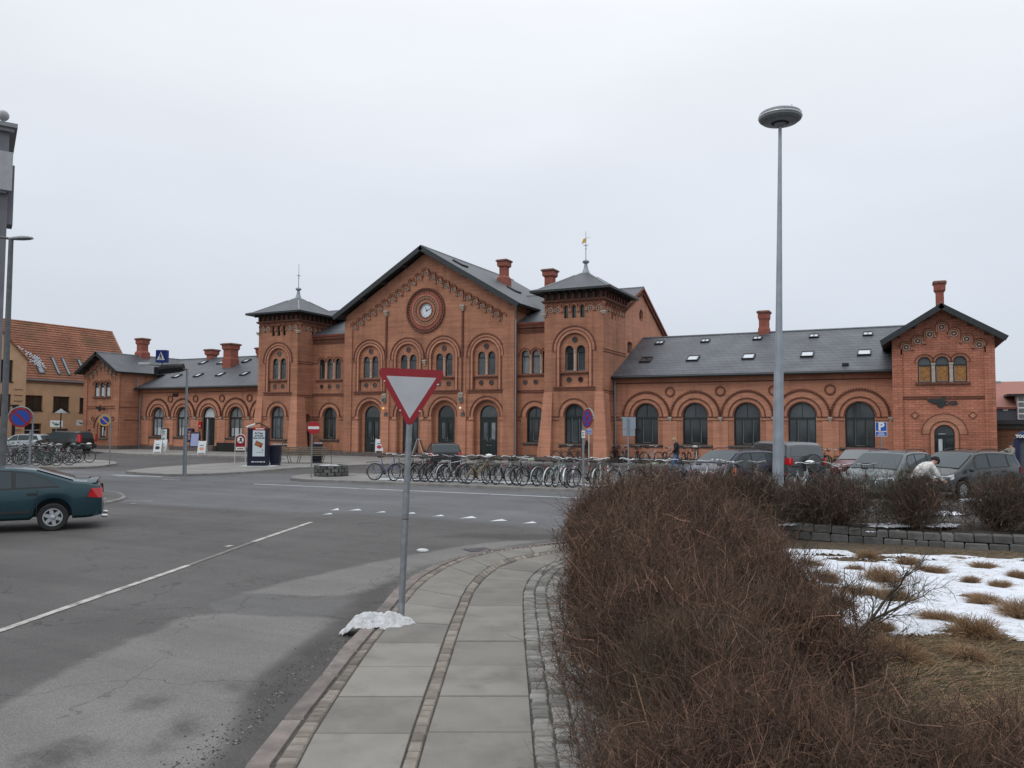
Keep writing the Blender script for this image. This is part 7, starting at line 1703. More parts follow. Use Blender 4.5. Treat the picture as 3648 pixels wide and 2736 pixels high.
# red/blue no waiting sign at the left
b = AT(110, 23.2, 0); T, fr = pole_sign('no_waiting_sign', 'round blue sign, red border and one red bar, on a hooped post at the left', b, 2.15, .03); disc_sign(T, fr, HZ(79, 1488, 23.2), .285, 'one', -.265, 1)
b = G(390, 1655, .12); d_ = b.dot(CF); T, fr = pole_sign('no_waiting_sign', 'round blue sign with yellow border and pale bar, on a thin post', b, 2.3, .03); disc_sign(T, fr, HZ(377, 1498, d_)-.12, .30, 'yellow', -.30, 1)
# no stopping sign (seen obliquely) and the blue plate on the thin post behind it
b = AT(2078, 25.2, 0); T, fr = pole_sign('no_stopping_sign', 'round no stopping sign seen at an angle, white plate below, behind the hedge', b, 2.4, .036, rz=camdir(180+64)); zc = HZ(2101, 1492, 25.2)
disc_sign(T, fr, zc, .30, 'stop', .30, -1)
s = MB(); s.fbox(fr, -.03, .17, zc-.62, zc-.38, .036, .046, 'white')
for v in (-.55, -.50, -.45): s.fbox(fr, .0, .14, zc+v, zc+v+.018, .046, .048, 'black')
s.build('sub_plate', T)
b = G(2098, 1656, .12); d_ = b.dot(CF); T, fr = pole_sign('small_blue_sign', 'small blue plate on a very thin pale post behind the no stopping sign', b, HZ(2098, 1500, d_), .03, m='offwhite'); z0, z1 = HZ(2098, 1546, d_)-.12, HZ(2098, 1528, d_)-.12
s = MB(); s.prism([(-.16, z0), (.18, z0), (.18, z1), (-.16, z1)], lambda u, v: fr(u, v, .03), lambda u, v: fr(u, v, .045), 'white'); s.fbox(fr, -.15, .16, z0+.02, z1-.02, .045, .047, 'blue')
for v in (.25, .55, .75): s.fbox(fr, -.10, .12, z0+(z1-z0)*v, z0+(z1-z0)*v+.025, .047, .049, 'white')
s.build('sign_plate', T)
# no entry
b = G(1109, 1700, .12); d_ = b.dot(CF); T, fr = pole_sign('no_entry_sign', 'round red no entry sign with white bar on a thin grey post', b, HZ(1116, 1500, d_)-.12, .03)
zc = HZ(1116, 1524, d_)-.12; s = MB(); s.prism(circle(.06, zc, .27, 32), lambda u, v: fr(u, v, .03), lambda u, v: fr(u, v, .04), 'red'); s.fbox(fr, -.17, .29, zc-.055, zc+.06, .040, .043, 'white'); s.build('sign_plate', T)
# P sign
b = AT(3139, 38.0, .12); T, fr = pole_sign('parking_sign', 'blue parking sign with white P above a smaller text plate', b, HZ(3139, 1505, 38)-.12, .03); z1, zm, z0 = HZ(3139, 1503, 38)-.12, HZ(3139, 1537, 38)-.12, HZ(3139, 1555, 38)-.12
for (a, c, nm) in ((zm+.005, z1, 'sign_plate'), (z0, zm-.005, 'text_plate')):
    s = MB(); s.prism([(-.26, a), (.26, a), (.26, c), (-.26, c)], lambda u, v: fr(u, v, .03), lambda u, v: fr(u, v, .04), 'white'); s.fbox(fr, -.24, .24, a+.02, c-.02, .04, .043, 'blue')
    if nm == 'sign_plate': text_into(s, 'P', (c-a)*1.12, fr, 0, (a+c)/2-.01, .046, 'white', bold=.022)
    else:
        for v, w_ in ((.62, .12), (.25, .17)): s.fbox(fr, -w_, w_, a+(c-a)*v, a+(c-a)*v+.035, .043, .046, 'white')
    s.build(nm, T)
# grey back of a sign
b = AT(2238, 31.5, 0); T, fr = pole_sign('sign_from_behind', 'grey backs of two plates on one post before the first wing window', b, HZ(2238, 1490, 31.5), .032)
z1, zm, z0 = HZ(2238, 1486, 31.5), HZ(2238, 1529, 31.5), HZ(2238, 1553, 31.5); s = MB(); s.prism([(-.14-.08, zm+.01), (.30, zm+.01), (.30, z1), (-.22, z1)], lambda u, v: fr(u, v, -.045), lambda u, v: fr(u, v, -.035), 'signback'); s.build('sign_plate', T)
s = MB(); s.prism([(-.22, z0), (.27, z0), (.27, zm-.01), (-.22, zm-.01)], lambda u, v: fr(u, v, -.045), lambda u, v: fr(u, v, -.035), 'signback'); s.fbox(fr, -.02, .2, zm-.03, zm, -.03, -.02, 'steel'); s.build('sign_plate', T)
# tall lamp mast
b = AT(2768, 24, 0); T = thing('lamp_mast', 'tall tapering steel mast with a broad dish shaped lamp head', 'street lamp', tuple(b), 0)
T.rotation_euler = (0, 0, 0); T.matrix_world = Matrix.Translation(b) @ Matrix.Rotation(R(1.05), 4, CF)
zt = HZ(2773, 436, 24); p = MB(); p.lathe((0, 0, 0), [(.18, 0), (.165, 2.2), (.145, 4.3)], 8, 'mast'); p.lathe((0, 0, 0), [(.118, 4.3), (.105, 5.6), (.07, 9.5), (.052, zt)], 8, 'mast'); p.lathe((0, 0, 4.26), [(.15, 0), (.15, .06)], 8, 'mast'); p.build('mast', T)
h = MB(); h.lathe((0, 0, zt), [(.10, -.12), (.20, -.02), (.52, .02), (.635, .10), (.655, .17), (.655, .24), (.62, .30), (.5, .355), (.3, .385), (.05, .395)], 32, 'lamphead'); h.lathe((0, 0, zt-.004), [(.54, .03), (.3, .0), (.1, -.06)], 24, 'trim'); ho = h.build('lamp_head', T, smooth=True); h = MB(); h.lathe((0, 0, zt), [(.662, .155), (.668, .175), (.662, .195)], 32, 'steel'); h.tube((.35, 0, zt+.37), (.35, 0, zt+.55), .01, .01, 5, 'galv'); h.build('rim', ho)
# left pole with street lamp
b = AT(14, 20.5, 0); T = thing('street_lamp', 'grey steel lamp post at the left edge with a flat lamp head pointing right', 'street lamp', tuple(b), camdir(90)); zt = HZ(30, 835, 20.5)
# post stands upright; the lamp head hangs on its right
p = MB(); p.tube((0, 0, 0), (0, 0, 1.3), .12, .12, 14, 'mastdark'); p.tube((0, 0, 1.3), (0, 0, zt-.12), .085, .06, 14, 'mastdark'); p.build('post', T, smooth=True)
h = MB(); pr = [(-.05, .05, .04), (.1, .075, .06), (.3, .12, .075), (.45, .12, .06), (.56, .07, .035)]; pts = []
for x, w_, hh in pr:
    for k in range(10): a = 2*PI*k/10; pts.append((x, w_*math.cos(a), zt-.10+hh*math.sin(a)*(1 if math.sin(a) > 0 else .6)+.03*x))
h.quads(pts, [(i*10+k, i*10+(k+1) % 10, (i+1)*10+(k+1) % 10, (i+1)*10+k) for i in range(4) for k in range(10)]+[tuple(range(9, -1, -1)), tuple(range(40, 50))], 'lamphead'); h.build('lamp_head', T, smooth=True)
h = MB(); h.tube((0, 0, zt-.1), (-1.3, -.3, zt+.06), .035, .035, 8, 'mastdark'); h.build('bracket', T)
# crossing lamp: post, arm, lit box sign, signal head
b = G(657, 1694, .12); d_ = b.dot(CF); rzz = camdir(90); T = thing('crossing_lamp', 'grey lamp post with side arm carrying a blue pedestrian crossing box sign', 'street lamp', tuple(b), rzz)
X = lambda px: (px-657)/F_PX*d_; Z = lambda py: HZ(657, py, d_)-.12
fr = lambda u, v, w=0.0: (u, -w, v)
p = MB(); p.tube((0, 0, 0), (0, 0, 2.2), .085, .08, 12, 'galv'); p.tube((0, 0, 2.2), (0, 0, Z(1314)), .055, .05, 12, 'galv'); p.build('post', T, smooth=True)
p = MB(); p.tube((0, 0, Z(1317)), (X(566), 0, Z(1304)), .04, .03, 8, 'rust'); p.tube((X(566), 0, Z(1304)), (X(524), 0, Z(1299)), .022, .02, 8, 'mastdark'); p.build('arm', T)
p = MB(); p.box(((X(484)+X(524))/2, 0, (Z(1293)+Z(1302))/2), (X(524)-X(484), .22, Z(1293)-Z(1302)), 'offwhite'); p.build('lamp_head', T, bevel=.03)
x0, x1, z0, z1 = X(548), X(585), Z(1292), Z(1248); p = MB(); p.fbox(fr, x0, x1, z0, z1, -.14, .14, 'deepblue'); p.tube(((x0+x1)/2, 0, Z(1304)), ((x0+x1)/2, 0, z0), .03, .03, 6, 'galv')
mx_ = (x0+x1)/2; p.prism([(x0+.05, z0+.10), (x1-.05, z0+.10), (mx_, z1-.08)], lambda u, v: fr(u, v, .142), lambda u, v: fr(u, v, .147), 'white')
hh = z1-z0; W_ = lambda pts: p.prism([(mx_+a*hh, z0+b_*hh) for a, b_ in pts], lambda u, v: fr(u, v, .147), lambda u, v: fr(u, v, .151), 'black')
W_([(-.03, .66), (.03, .66), (.035, .72), (0, .76), (-.035, .72)]); W_([(-.05, .64), (.05, .62), (.06, .44), (-.04, .44)]); W_([(-.04, .45), (.01, .45), (-.05, .22), (-.10, .22)]); W_([(.01, .45), (.06, .45), (.12, .22), (.07, .22)]); W_([(-.05, .62), (-.03, .56), (-.12, .46), (-.14, .50)])
p.build('box_sign', T)
p = MB(); p.fbox(fr, X(545), X(562), Z(1334), Z(1309), -.18, .18, 'black'); p.lathe((X(562), 0, Z(1318)), [(.20, .0), (.21, .02), (.21, .75), (.17, 1.0)], 12, 'black', axis=(1, 0, .12)); p.build('signal_head', T)
# advertisement pillar
b = G(920, 1661, .12); d_ = b.dot(CF); T = thing('advertising_pillar', 'dark blue advertising pillar with a white lit poster and a brown card on it', 'advertising pillar', tuple(b), camdir(90)); k_ = d_/F_PX
Z = lambda py: HZ(920, py, d_)-.12; x0, x1 = -32*k_, 31*k_; zt = Z(1524)
p = MB(); p.fbox(fr, x0-.06, x1+.04, -.02, zt, -.3, .22, 'navy'); p.build('body', T, bevel=.03)
p = MB(); p.path([(x0-.1, 0, zt+.04), (x0+.3, 0, zt+.2), ((x0+x1)/2, 0, zt+.26), (x1-.3, 0, zt+.18), (x1, 0, zt+.02)], .035, 6, 'black'); p.path([(x0-.12, -.2, zt+.03), (x0+.32, -.2, zt+.19)], .05, 6, 'white'); p.build('top_hoop', T)
px0, px1, pz0, pz1 = x0+.23, x1-.07, Z(1625), Z(1532); p = MB(); p.fbox(fr, px0, px1, pz0, pz1, .22, .225, 'posterwhite'); p.fbox(fr, px0, px1, pz1-.02, pz1+.14, .22, .226, 'red'); p.fbox(fr, px1-.5, px1-.05, pz1+.04, pz1+.1, .226, .228, 'white')
cx_ = (px0+px1)/2; hgt = pz1-pz0
for t_, v in (('Bliv VIP gæst', .88), ('og få et gratis', .79), ('Bonus Card Guld', .70)): text_into(p, t_, .125, fr, cx_, pz0+hgt*v, .229, 'black', bold=.004, sx=.66)
ca, sa_ = math.cos(R(-24)), math.sin(R(-24)); cz_ = pz0+hgt*.46
p.prism([(cx_+a*ca-b_*sa_, cz_+a*sa_+b_*ca) for a, b_ in ((-.20, -.13), (.20, -.13), (.20, .13), (-.20, .13))], lambda u, v: fr(u, v, .226), lambda u, v: fr(u, v, .232), 'card'); p.prism([(cx_+a*ca-b_*sa_, cz_+a*sa_+b_*ca) for a, b_ in ((.09, -.11), (.17, -.11), (.17, .05), (.09, .05))], lambda u, v: fr(u, v, .232), lambda u, v: fr(u, v, .234), 'red')
p.fbox(fr, cx_+.2, cx_+.24, pz0+.28, pz0+.38, .226, .229, 'red'); p.fbox(fr, cx_, px1-.08, pz0+.5, pz0+.515, .226, .228, 'black'); p.fbox(fr, cx_-.1, px1-.08, pz0+.2, pz0+.215, .226, .228, 'black'); p.build('poster', T)
p = MB()
for i, (u, w_) in enumerate(((0, .16), (.2, .07), (.3, .08), (.42, .16), (.62, .1))): p.fbox(fr, px0-.05+u, px0-.05+u+w_, pz0-.32, pz0-.26, .22, .226, 'offwhite')
p.build('footer_text', T)
p = MB(); p.fbox(fr, x0-.35, x1+.5, -.03, .03, -.5, .5, 'snow_dirty'); p.build('plinth', T)
# bins and bench
for xx, yy, lb in ((981, 1657, 'dark blue square litter bin beside the advertising pillar'), (1130, 1648, 'dark blue square litter bin at the right end of the bench')):
    b = G(xx, yy, .12); T = thing('litter_bin', lb, 'litter bin', tuple(b), camdir(84)); p = MB(); pts = []
    for z, w_ in ((.0, .24), (.14, .22), (.145, .26), (1.08, .285), (1.09, .25), (1.0, .24)):
        for a, c in ((-1, -1), (1, -1), (1, 1), (-1, 1)): pts.append((a*w_, c*w_, z))
    p.quads(pts, [(4*i+j, 4*i+(j+1) % 4, 4*i+4+(j+1) % 4, 4*i+4+j) for i in range(5) for j in range(4)]+[(20, 21, 22, 23)], 'navy'); p.build('body', T, bevel=.02)
    p = MB(); p.box((.05, .0, 1.135), (.45, .5, .03), 'snow_dirty'); p.build('snow_cap', T, bevel=.012)
a0, a1 = G(1012, 1654, .12), G(1122, 1645, .12); d_ = (a1-a0); Lb = 3.1; rz = camdir(84); T = thing('park_bench', 'long double bench of weathered wooden slats between the two litter bins', 'bench', tuple((a0+a1)/2+Vector((0, 0, 0))), rz)
for y0, sg in ((-.32, -1), (.32, 1)):
    p = MB()
    for i in range(3): p.box((0, y0+sg*(-.12+.13*i), .45), (Lb, .10, .035), 'wood')
    p.build('seat', T)
    p = MB()
    for i in range(4): p.box((0, sg*(.16-.035*i), .56+.11*i), (Lb-.1, .03, .075), 'wood')
    p.build('backrest', T)
for i in range(5):
    x = -Lb/2+.2+(Lb-.4)*i/4; p = MB(); s_ = .18 if i % 2 else -.18
    p.tube((x, -.40, .44), (x+s_*.7, -.36, 0), .02, .018, 6, 'black'); p.tube((x, .40, .44), (x+s_*.7, .36, 0), .02, .018, 6, 'black'); p.tube((x, -.44, .43), (x, .44, .43), .018, .018, 6, 'black'); p.tube((x, -.16, .44), (x, -.03, .92), .014, .014, 5, 'black'); p.tube((x, .16, .44), (x, .03, .92), .014, .014, 5, 'black'); p.build('leg', T)
# round hooped notice stand
b = G(855, 1651, .12); T = thing('notice_stand', 'small hooped notice stand with a crossed-out red and white sign left of the advertising pillar', 'sign', tuple(b), camdir(90))
p = MB(); P_ = [(-.30, 0, 0), (-.30, 0, 1.35)]+[(.30*math.cos(R(a))*1, 0, 1.35+.30*math.sin(R(a))) for a in range(165, 0, -15)]+[(.30, 0, 1.35), (.30, 0, 0)]; p.path(P_, .025, 6, 'offwhite'); p.build('frame', T)
p = MB(); p.prism([(-.25, .95)]+[(.25, .95)]+[(.25*math.cos(R(a)), 1.35+.25*math.sin(R(a))) for a in range(0, 181, 15)], lambda u, v: (u, -.01, v), lambda u, v: (u, .01, v), 'darkred'); p.prism(circle(0, 1.33, .19, 20), lambda u, v: (u, -.018, v), lambda u, v: (u, -.011, v), 'white'); p.prism([(-.12, 1.20), (-.07, 1.20), (.12, 1.45), (.07, 1.45)], lambda u, v: (u, -.022, v), lambda u, v: (u, -.019, v), 'black'); p.prism([(.03, 1.22), (.1, 1.22), (.04, 1.46), (-.05, 1.44)], lambda u, v: (u, -.022, v), lambda u, v: (u, -.019, v), 'black')
p.fbox(lambda u, v, w: (u, -w, v), -.25, .25, .74, .93, -.01, .01, 'white'); p.fbox(lambda u, v, w: (u, -w, v), -.17, .17, .81, .86, .01, .014, 'darkred'); p.build('sign_plate', T)
# stone planter
b = G(1180, 1694, .12); T = thing('stone_planter', 'low round planter of dark rough stone blocks with a bare stick and snow on it', 'planter', tuple(b), 0)
p = MB(); n_ = 14
for c_ in range(3):
    for i in range(n_):
        a = 2*PI*(i+.5*(c_ % 2))/n_; r_ = .64; w_ = 2*PI*r_/n_*.47; x, y = r_*math.cos(a), r_*math.sin(a); p.box((x, y, .09+.15*c_+random.uniform(-.008, .008)), (.2, 2*w_, .14), 'stonewall', rz=a)
p.build('block_ring', T, bevel=.015); p = MB(); p.lathe((0, 0, .0), [(.60, .30), (.56, .42), (.2, .44)], 18, 'soil'); p.lathe((-.1, -.05, .0), [(.46, .435), (.36, .465), (.1, .48)], 14, 'snow_dirty'); p.build('soil', T, smooth=True)
p = MB(); p.path([(0, 0, .4), (-.02, 0, .8), (-.05, .02, 1.15), (-.04, .02, 1.42)], .012, 5, 'twig_dark'); p.tube((-.03, 0, .95), (.08, .05, 1.1), .006, .004, 4, 'twig_dark'); p.build('bare_stem', T)
# A-boards and poster cases along the left wing
def aboard(px, py, lb, hue, z=.12, az=88, dark=False, h=.95, w=.58):
    b = G(px, py, z); T = thing('pavement_board', lb, 'sandwich board', tuple(b), camdir(az)); fr_ = 'black' if dark else 'white'
    for sg in (-1, 1):
        p = MB(); mk = lambda u, v, t: (u, sg*(.24*(1-v/h)+.02)+sg*t, v)
        p.prism([(-w/2, .12), (w/2, .12), (w/2, h), (-w/2, h)], lambda u, v: mk(u, v, 0), lambda u, v: mk(u, v, .02), fr_)
        for u in (-w/2+.03, w/2-.03): p.prism([(u-.02, 0), (u+.02, 0), (u+.02, h+.06), (u-.02, h+.06)], lambda a, v: mk(a, v, -.005), lambda a, v: mk(a, v, .03), fr_)
        if sg < 0:
            p.prism([(-w/2+.07, .2), (w/2-.07, .2), (w/2-.07, h-.12), (-w/2+.07, h-.12)], lambda u, v: mk(u, v, .02), lambda u, v: mk(u, v, .024), 'posterwhite' if not dark else 'lilac')
            if not dark:
                p.prism([(.18*math.cos(R(a)), h*.42+.13*math.sin(R(a))) for a in range(0, 360, 30)], lambda u, v: mk(u, v, .024), lambda u, v: mk(u, v, .027), hue); p.prism([(-.16, h*.62), (.12, h*.66), (.1, h*.71), (-.15, h*.68)], lambda u, v: mk(u, v, .024), lambda u, v: mk(u, v, .027), 'black')
        p.build('board', T)
aboard(564, 1614, 'white sandwich board with a dark motif, left of a pair under the first window', 'trim'); aboard(582, 1613, 'white sandwich board with a red motif, right of a pair under the first window', 'salmon')
aboard(721, 1618, 'white sandwich board with a pinkish motif at the foot of the left wing steps', 'salmon'); aboard(695, 1598, 'dark green sandwich board with a lilac writing panel beside the shop door', 'black', z=.45, dark=True, h=1.25, w=.7)
aboard(1352, 1612, 'white sandwich board with a red motif beside the leftmost entrance door', 'red', z=.36, h=.95); 
b = G(1492, 1617, .36); T = thing('pavement_board', 'sandwich board seen edge on beside the second entrance door', 'sandwich board', tuple(b), camdir(10))
for sg in (-1, 1):
    p = MB(); mk = lambda u, v, t: (u, sg*(.36*(1-v/1.05)+.02)+sg*t, v); p.prism([(-.3, 0), (.3, 0), (.3, 1.05), (-.3, 1.05)], lambda u, v: mk(u, v, 0), lambda u, v: mk(u, v, .03), 'offwhite'); p.prism([(-.24, .15), (.24, .15), (.24, .95), (-.24, .95)], lambda u, v: mk(u, v, .03), lambda u, v: mk(u, v, .035), 'card'); p.build('board', T)
def wallcase(px0, px1, py0, py1, lb, dark):
    q = QW-.25; 
    def W2(x, y): r = ray(x, y); t = q/r.y; return CAM+r*t
    a, b_ = W2(px0, py1), W2(px1, py0); frw = front(q); T = thing('poster_case', lb, 'poster', (0, 0, 0)); p = MB(); p.fbox(frw, a.x, b_.x, a.z, b_.z, -.12, .0, 'black'); p.build('case', T)
    p = MB(); p.fbox(frw, a.x+.06, b_.x-.06, a.z+.08, b_.z-.08, .0, .004, 'posterwhite' if not dark else 'deepblue')
    if not dark:
        for i, (v, w_, c) in enumerate(((.9, .4, 'black'), (.79, .6, 'black'), (.68, .62, 'black'), (.6, .7, 'salmon'), (.5, .3, 'red'), (.3, .6, 'trim'), (.2, .5, 'trim'))): z = a.z+(b_.z-a.z)*v; p.fbox(frw, a.x+.13, a.x+.13+(b_.x-a.x-.2)*w_, z-.06, z, .004, .007, c)
    else:
        rd = random.Random(4)
        for i in range(16): x = a.x+.1+rd.random()*(b_.x-a.x-.35); z = a.z+.15+rd.random()*(b_.z-a.z-.4); p.fbox(frw, x, x+rd.uniform(.08, .2), z, z+rd.uniform(.06, .16), .004, .006+.0004*i, rd.choice(['offwhite', 'salmon', 'card', 'lilac']))
    p.build('poster', T)
    p = MB(); p.tube(frw((a.x+b_.x)/2+.12, .1, -.06), frw((a.x+b_.x)/2+.12, a.z, -.06), .04, .04, 6, 'brick_dark'); p.build('post', T)
wallcase(572.5, 597, 1525.5, 1574.5, 'white poster in a black case between the first and second left wing windows', False); wallcase(667, 687, 1526.5, 1575, 'dark poster in a case right of the crossing lamp post', True)

# ================================================================== NEIGHBOURING BUILDINGS
# beige shops with a red tiled roof, beyond the left end block
XB = -70.0; sb = side(XB); T = thing('beige_shop_building', 'beige brick shop building with a steep red tiled roof behind the left end block', 'building')
def SP(x, y, s=XB): r = ray(x, y); k = s/r.x; v = CAM+r*k; return v.y, v.z
A5 = lambda x, y: (x*.5124, 900+y*.5124)
z5 = lambda x, y: (x*.15066, 1400+y*.15066)
def rc(x0, y0, x1, y1, f=A5): a, b_ = SP(*f(x0, (y0+y1)/2+0))[0], SP(*f(x1, (y0+y1)/2))[0]; xm = (x0+x1)/2; return a, b_, SP(*f(xm, y1))[1], SP(*f(xm, y0))[1]
eave = SP(*A5(400, 893))[1]; rid = SP(*A5(400, 501))[1]; q0 = 18.0; q1, rid = SP(*A5(768, 545), s=XB-3.9); rid -= .35
wn = []; 
for a in ((175, 992, 295, 1098), (370, 1000, 482, 1104), (553, 1010, 665, 1112)): wn.append(rc(*a))
shop = [rc(80, 715, 148, 1260, z5), rc(86, 0, 0, 0)] if False else []
shops = [rc(560, 720, 965, 1240, z5), rc(1225, 845, 1605, 1240, z5)]
qa, qb = SP(*A5(178, 900))[0], 0
holes = [[(a, z0_), (b_, z0_), (b_, z1_), (a, z1_)] for a, b_, z0_, z1_ in wn+shops]
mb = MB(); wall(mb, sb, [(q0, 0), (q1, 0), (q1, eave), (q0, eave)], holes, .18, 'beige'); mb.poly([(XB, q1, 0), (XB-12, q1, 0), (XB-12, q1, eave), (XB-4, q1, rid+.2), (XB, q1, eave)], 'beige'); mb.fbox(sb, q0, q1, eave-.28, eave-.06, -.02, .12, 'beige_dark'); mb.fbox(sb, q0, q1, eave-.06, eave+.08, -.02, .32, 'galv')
mb.build('wall', T)
rf = MB(); qr = SP(*A5(768, 545), s=XB-3.2)[0]
slab(rf, [(XB+.3, q0, eave), (XB+.3, q1+.2, eave), (XB-3.9, q1+.2, rid+.35), (XB-3.9, q0, rid+.35)], .15, 'tiles'); slab(rf, [(XB-3.9, q0, rid+.35), (XB-3.9, q1+.2, rid+.35), (XB-8.2, q1, eave), (XB-8.2, q0, eave)], .15, 'tiles')
for i in range(24):
    f = (i+.5)/24; x = XB+.3-4.2*f; z = eave+(rid+.35-eave)*f; rf.box((x+.03, (q0+q1)/2, z+.03), (.05, q1-q0, .04), 'tiles')
ro = rf.build('roof', T)
for a, b_, z0_, z1_ in wn:
    w = MB(); w.fbox(sb, a, b_, z0_, z1_, -.18, -.14, 'glass_dark_brown'); w.fbox(sb, (a+b_)/2-.02, (a+b_)/2+.02, z0_, z1_, -.14, -.11, 'frame'); w.fbox(sb, a-.06, b_+.06, z0_-.07, z0_, -.05, .07, 'frame'); w.fbox(sb, a, b_, z0_, z0_+.06, -.14, -.1, 'frame'); w.fbox(sb, a, b_, z1_-.06, z1_, -.14, -.1, 'frame'); w.build('window', T)
for i, (a, b_, z0_, z1_) in enumerate(shops):
    w = MB(); w.fbox(sb, a, b_, 0, z1_, -.2, -.16, 'glass'); w.fbox(sb, a, b_, z1_-.62, z1_-.57, -.16, -.06, 'offwhite' if not i else 'frame'); w.fbox(sb, (a+b_)/2, (a+b_)/2+.06, 0, z1_-.6, -.16, -.1, 'frame'); w.fbox(sb, b_-.12, b_, 0, z1_, -.16, -.1, 'brick_dark')
    if not i: w.fbox(sb, (a+b_)/2+.2, b_-.4, z1_-1.9, z1_-1.35, -.158, -.15, 'yellow'); w.fbox(sb, (a+b_)/2+.27, b_-.47, z1_-1.83, z1_-1.42, -.149, -.145, 'black'); w.fbox(sb, a+.9, b_-.5, z1_-.35, z1_-.28, -.158, -.15, 'salmon')
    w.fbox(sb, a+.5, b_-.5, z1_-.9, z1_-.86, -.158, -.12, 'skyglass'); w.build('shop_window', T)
for (x0, x1) in ((212, 302), (342, 412), (414, 484), (525, 595)):
    f0, f1 = .10, .40; a = SP(*A5(x0+25, 820), s=XB-.9)[0]; b_ = SP(*A5(x1-25, 830), s=XB-.9)[0]; w = MB()
    P_ = lambda q, f, h: (XB+.3-4.2*f+h*.8, q-0*f, eave+(rid+.35-eave)*f+h*.6)
    w.quads([P_(a, f0, .08), P_(b_, f0, .08), P_(b_, f1, .08), P_(a, f1, .08), P_(a, f0, -.02), P_(b_, f0, -.02), P_(b_, f1, -.02), P_(a, f1, -.02)], [(0, 1, 2, 3), (0, 1, 5, 4), (1, 2, 6, 5), (2, 3, 7, 6), (3, 0, 4, 7)], 'frame'); e = .06; w.quads([P_(a+e, f0+.02, .085), P_(b_-e, f0+.02, .085), P_(b_-e, f1-.02, .085), P_(a+e, f1-.02, .085)], [(0, 1, 2, 3)], 'glass_sky'); w.build('roof_window', T)
# snow lying on the tiles
w = MB(); rd = random.Random(3)
for i in range(15):
    q = SP(*A5(100+i*12, 640), s=XB-1.5)[0]
    for j in range(7):
        if rd.random() < .78 and abs(j-3.4) < 3.4-.16*abs(i-7):
            f = .60-.028*i*.6-.035*j; x = XB+.3-4.2*f; z = eave+(rid+.35-eave)*f; w.box((x+.09, q+rd.uniform(-.05, .05), z+.09), (.10, .11, .12), 'snow')
w.build('roof_snow', T)['kind'] = 'stuff'
# protruding gable bay at the near end
XG = XB+1.6; sg_ = side(XG); gq1 = SP(*A5(178, 1000), s=XG)[0]; ge = SP(*A5(185, 742), s=XG); gt = SP(*A5(62, 605), s=XG); gc = gt[0]-1.2; gz1 = ge[1]; gslope = (gt[1]-ge[1])/(ge[0]-gt[0])
mb = MB(); gw = [rc(0, 745, 90, 896), rc(0, 983, 75, 1132)]
gq0 = gq1-8; gcq = (gq0+gq1)/2; apex = gz1+(gq1-gcq)*gslope
def rcg(x0, y0, x1, y1, f=A5): a, b_ = SP(*f(x0, (y0+y1)/2), s=XG)[0], SP(*f(x1, (y0+y1)/2), s=XG)[0]; xm = (x0+x1)/2; return a, b_, SP(*f(xm, y1), s=XG)[1], SP(*f(xm, y0), s=XG)[1]
gw = [rcg(0, 745, 90, 896), rcg(0, 983, 75, 1132)]; ash = [rcg(-120, 1200, 160, 1330)]
hl = [[(a, z0_), (b_, z0_), (b_, z1_), (a, z1_)] for a, b_, z0_, z1_ in gw]
wall(mb, sg_, [(gq0, 0), (gq1, 0), (gq1, gz1), (gcq, apex), (gq0, gz1)], hl, .18, 'beige'); mb.poly([(XG, gq1, 0), (XB, gq1, 0), (XB, gq1, gz1), (XG, gq1, gz1)], 'beige')
for i in range(9): z = 1.2+.5*i; mb.fbox(sg_, gq1-1.0, gq1-.25, z, z+.05, -.01, .05, 'beige_dark')
mb.build('gable_wall', T)
for a, b_, z0_, z1_ in gw: w = MB(); w.fbox(sg_, a, b_, z0_, z1_, -.18, -.14, 'glass_dark_brown'); w.fbox(sg_, a-.05, b_+.06, z0_-.07, z0_, -.05, .07, 'frame'); w.build('window', T)
rf = MB()
for k in (-1, 1): slab(rf, [(XG+.15, gcq, apex+.15), (XB-3, gcq, apex+.15), (XB-3, gcq+k*4.1, gz1+.05), (XG+.15, gcq+k*4.1, gz1+.05)], .12, 'tiles')
rf.build('roof', T)
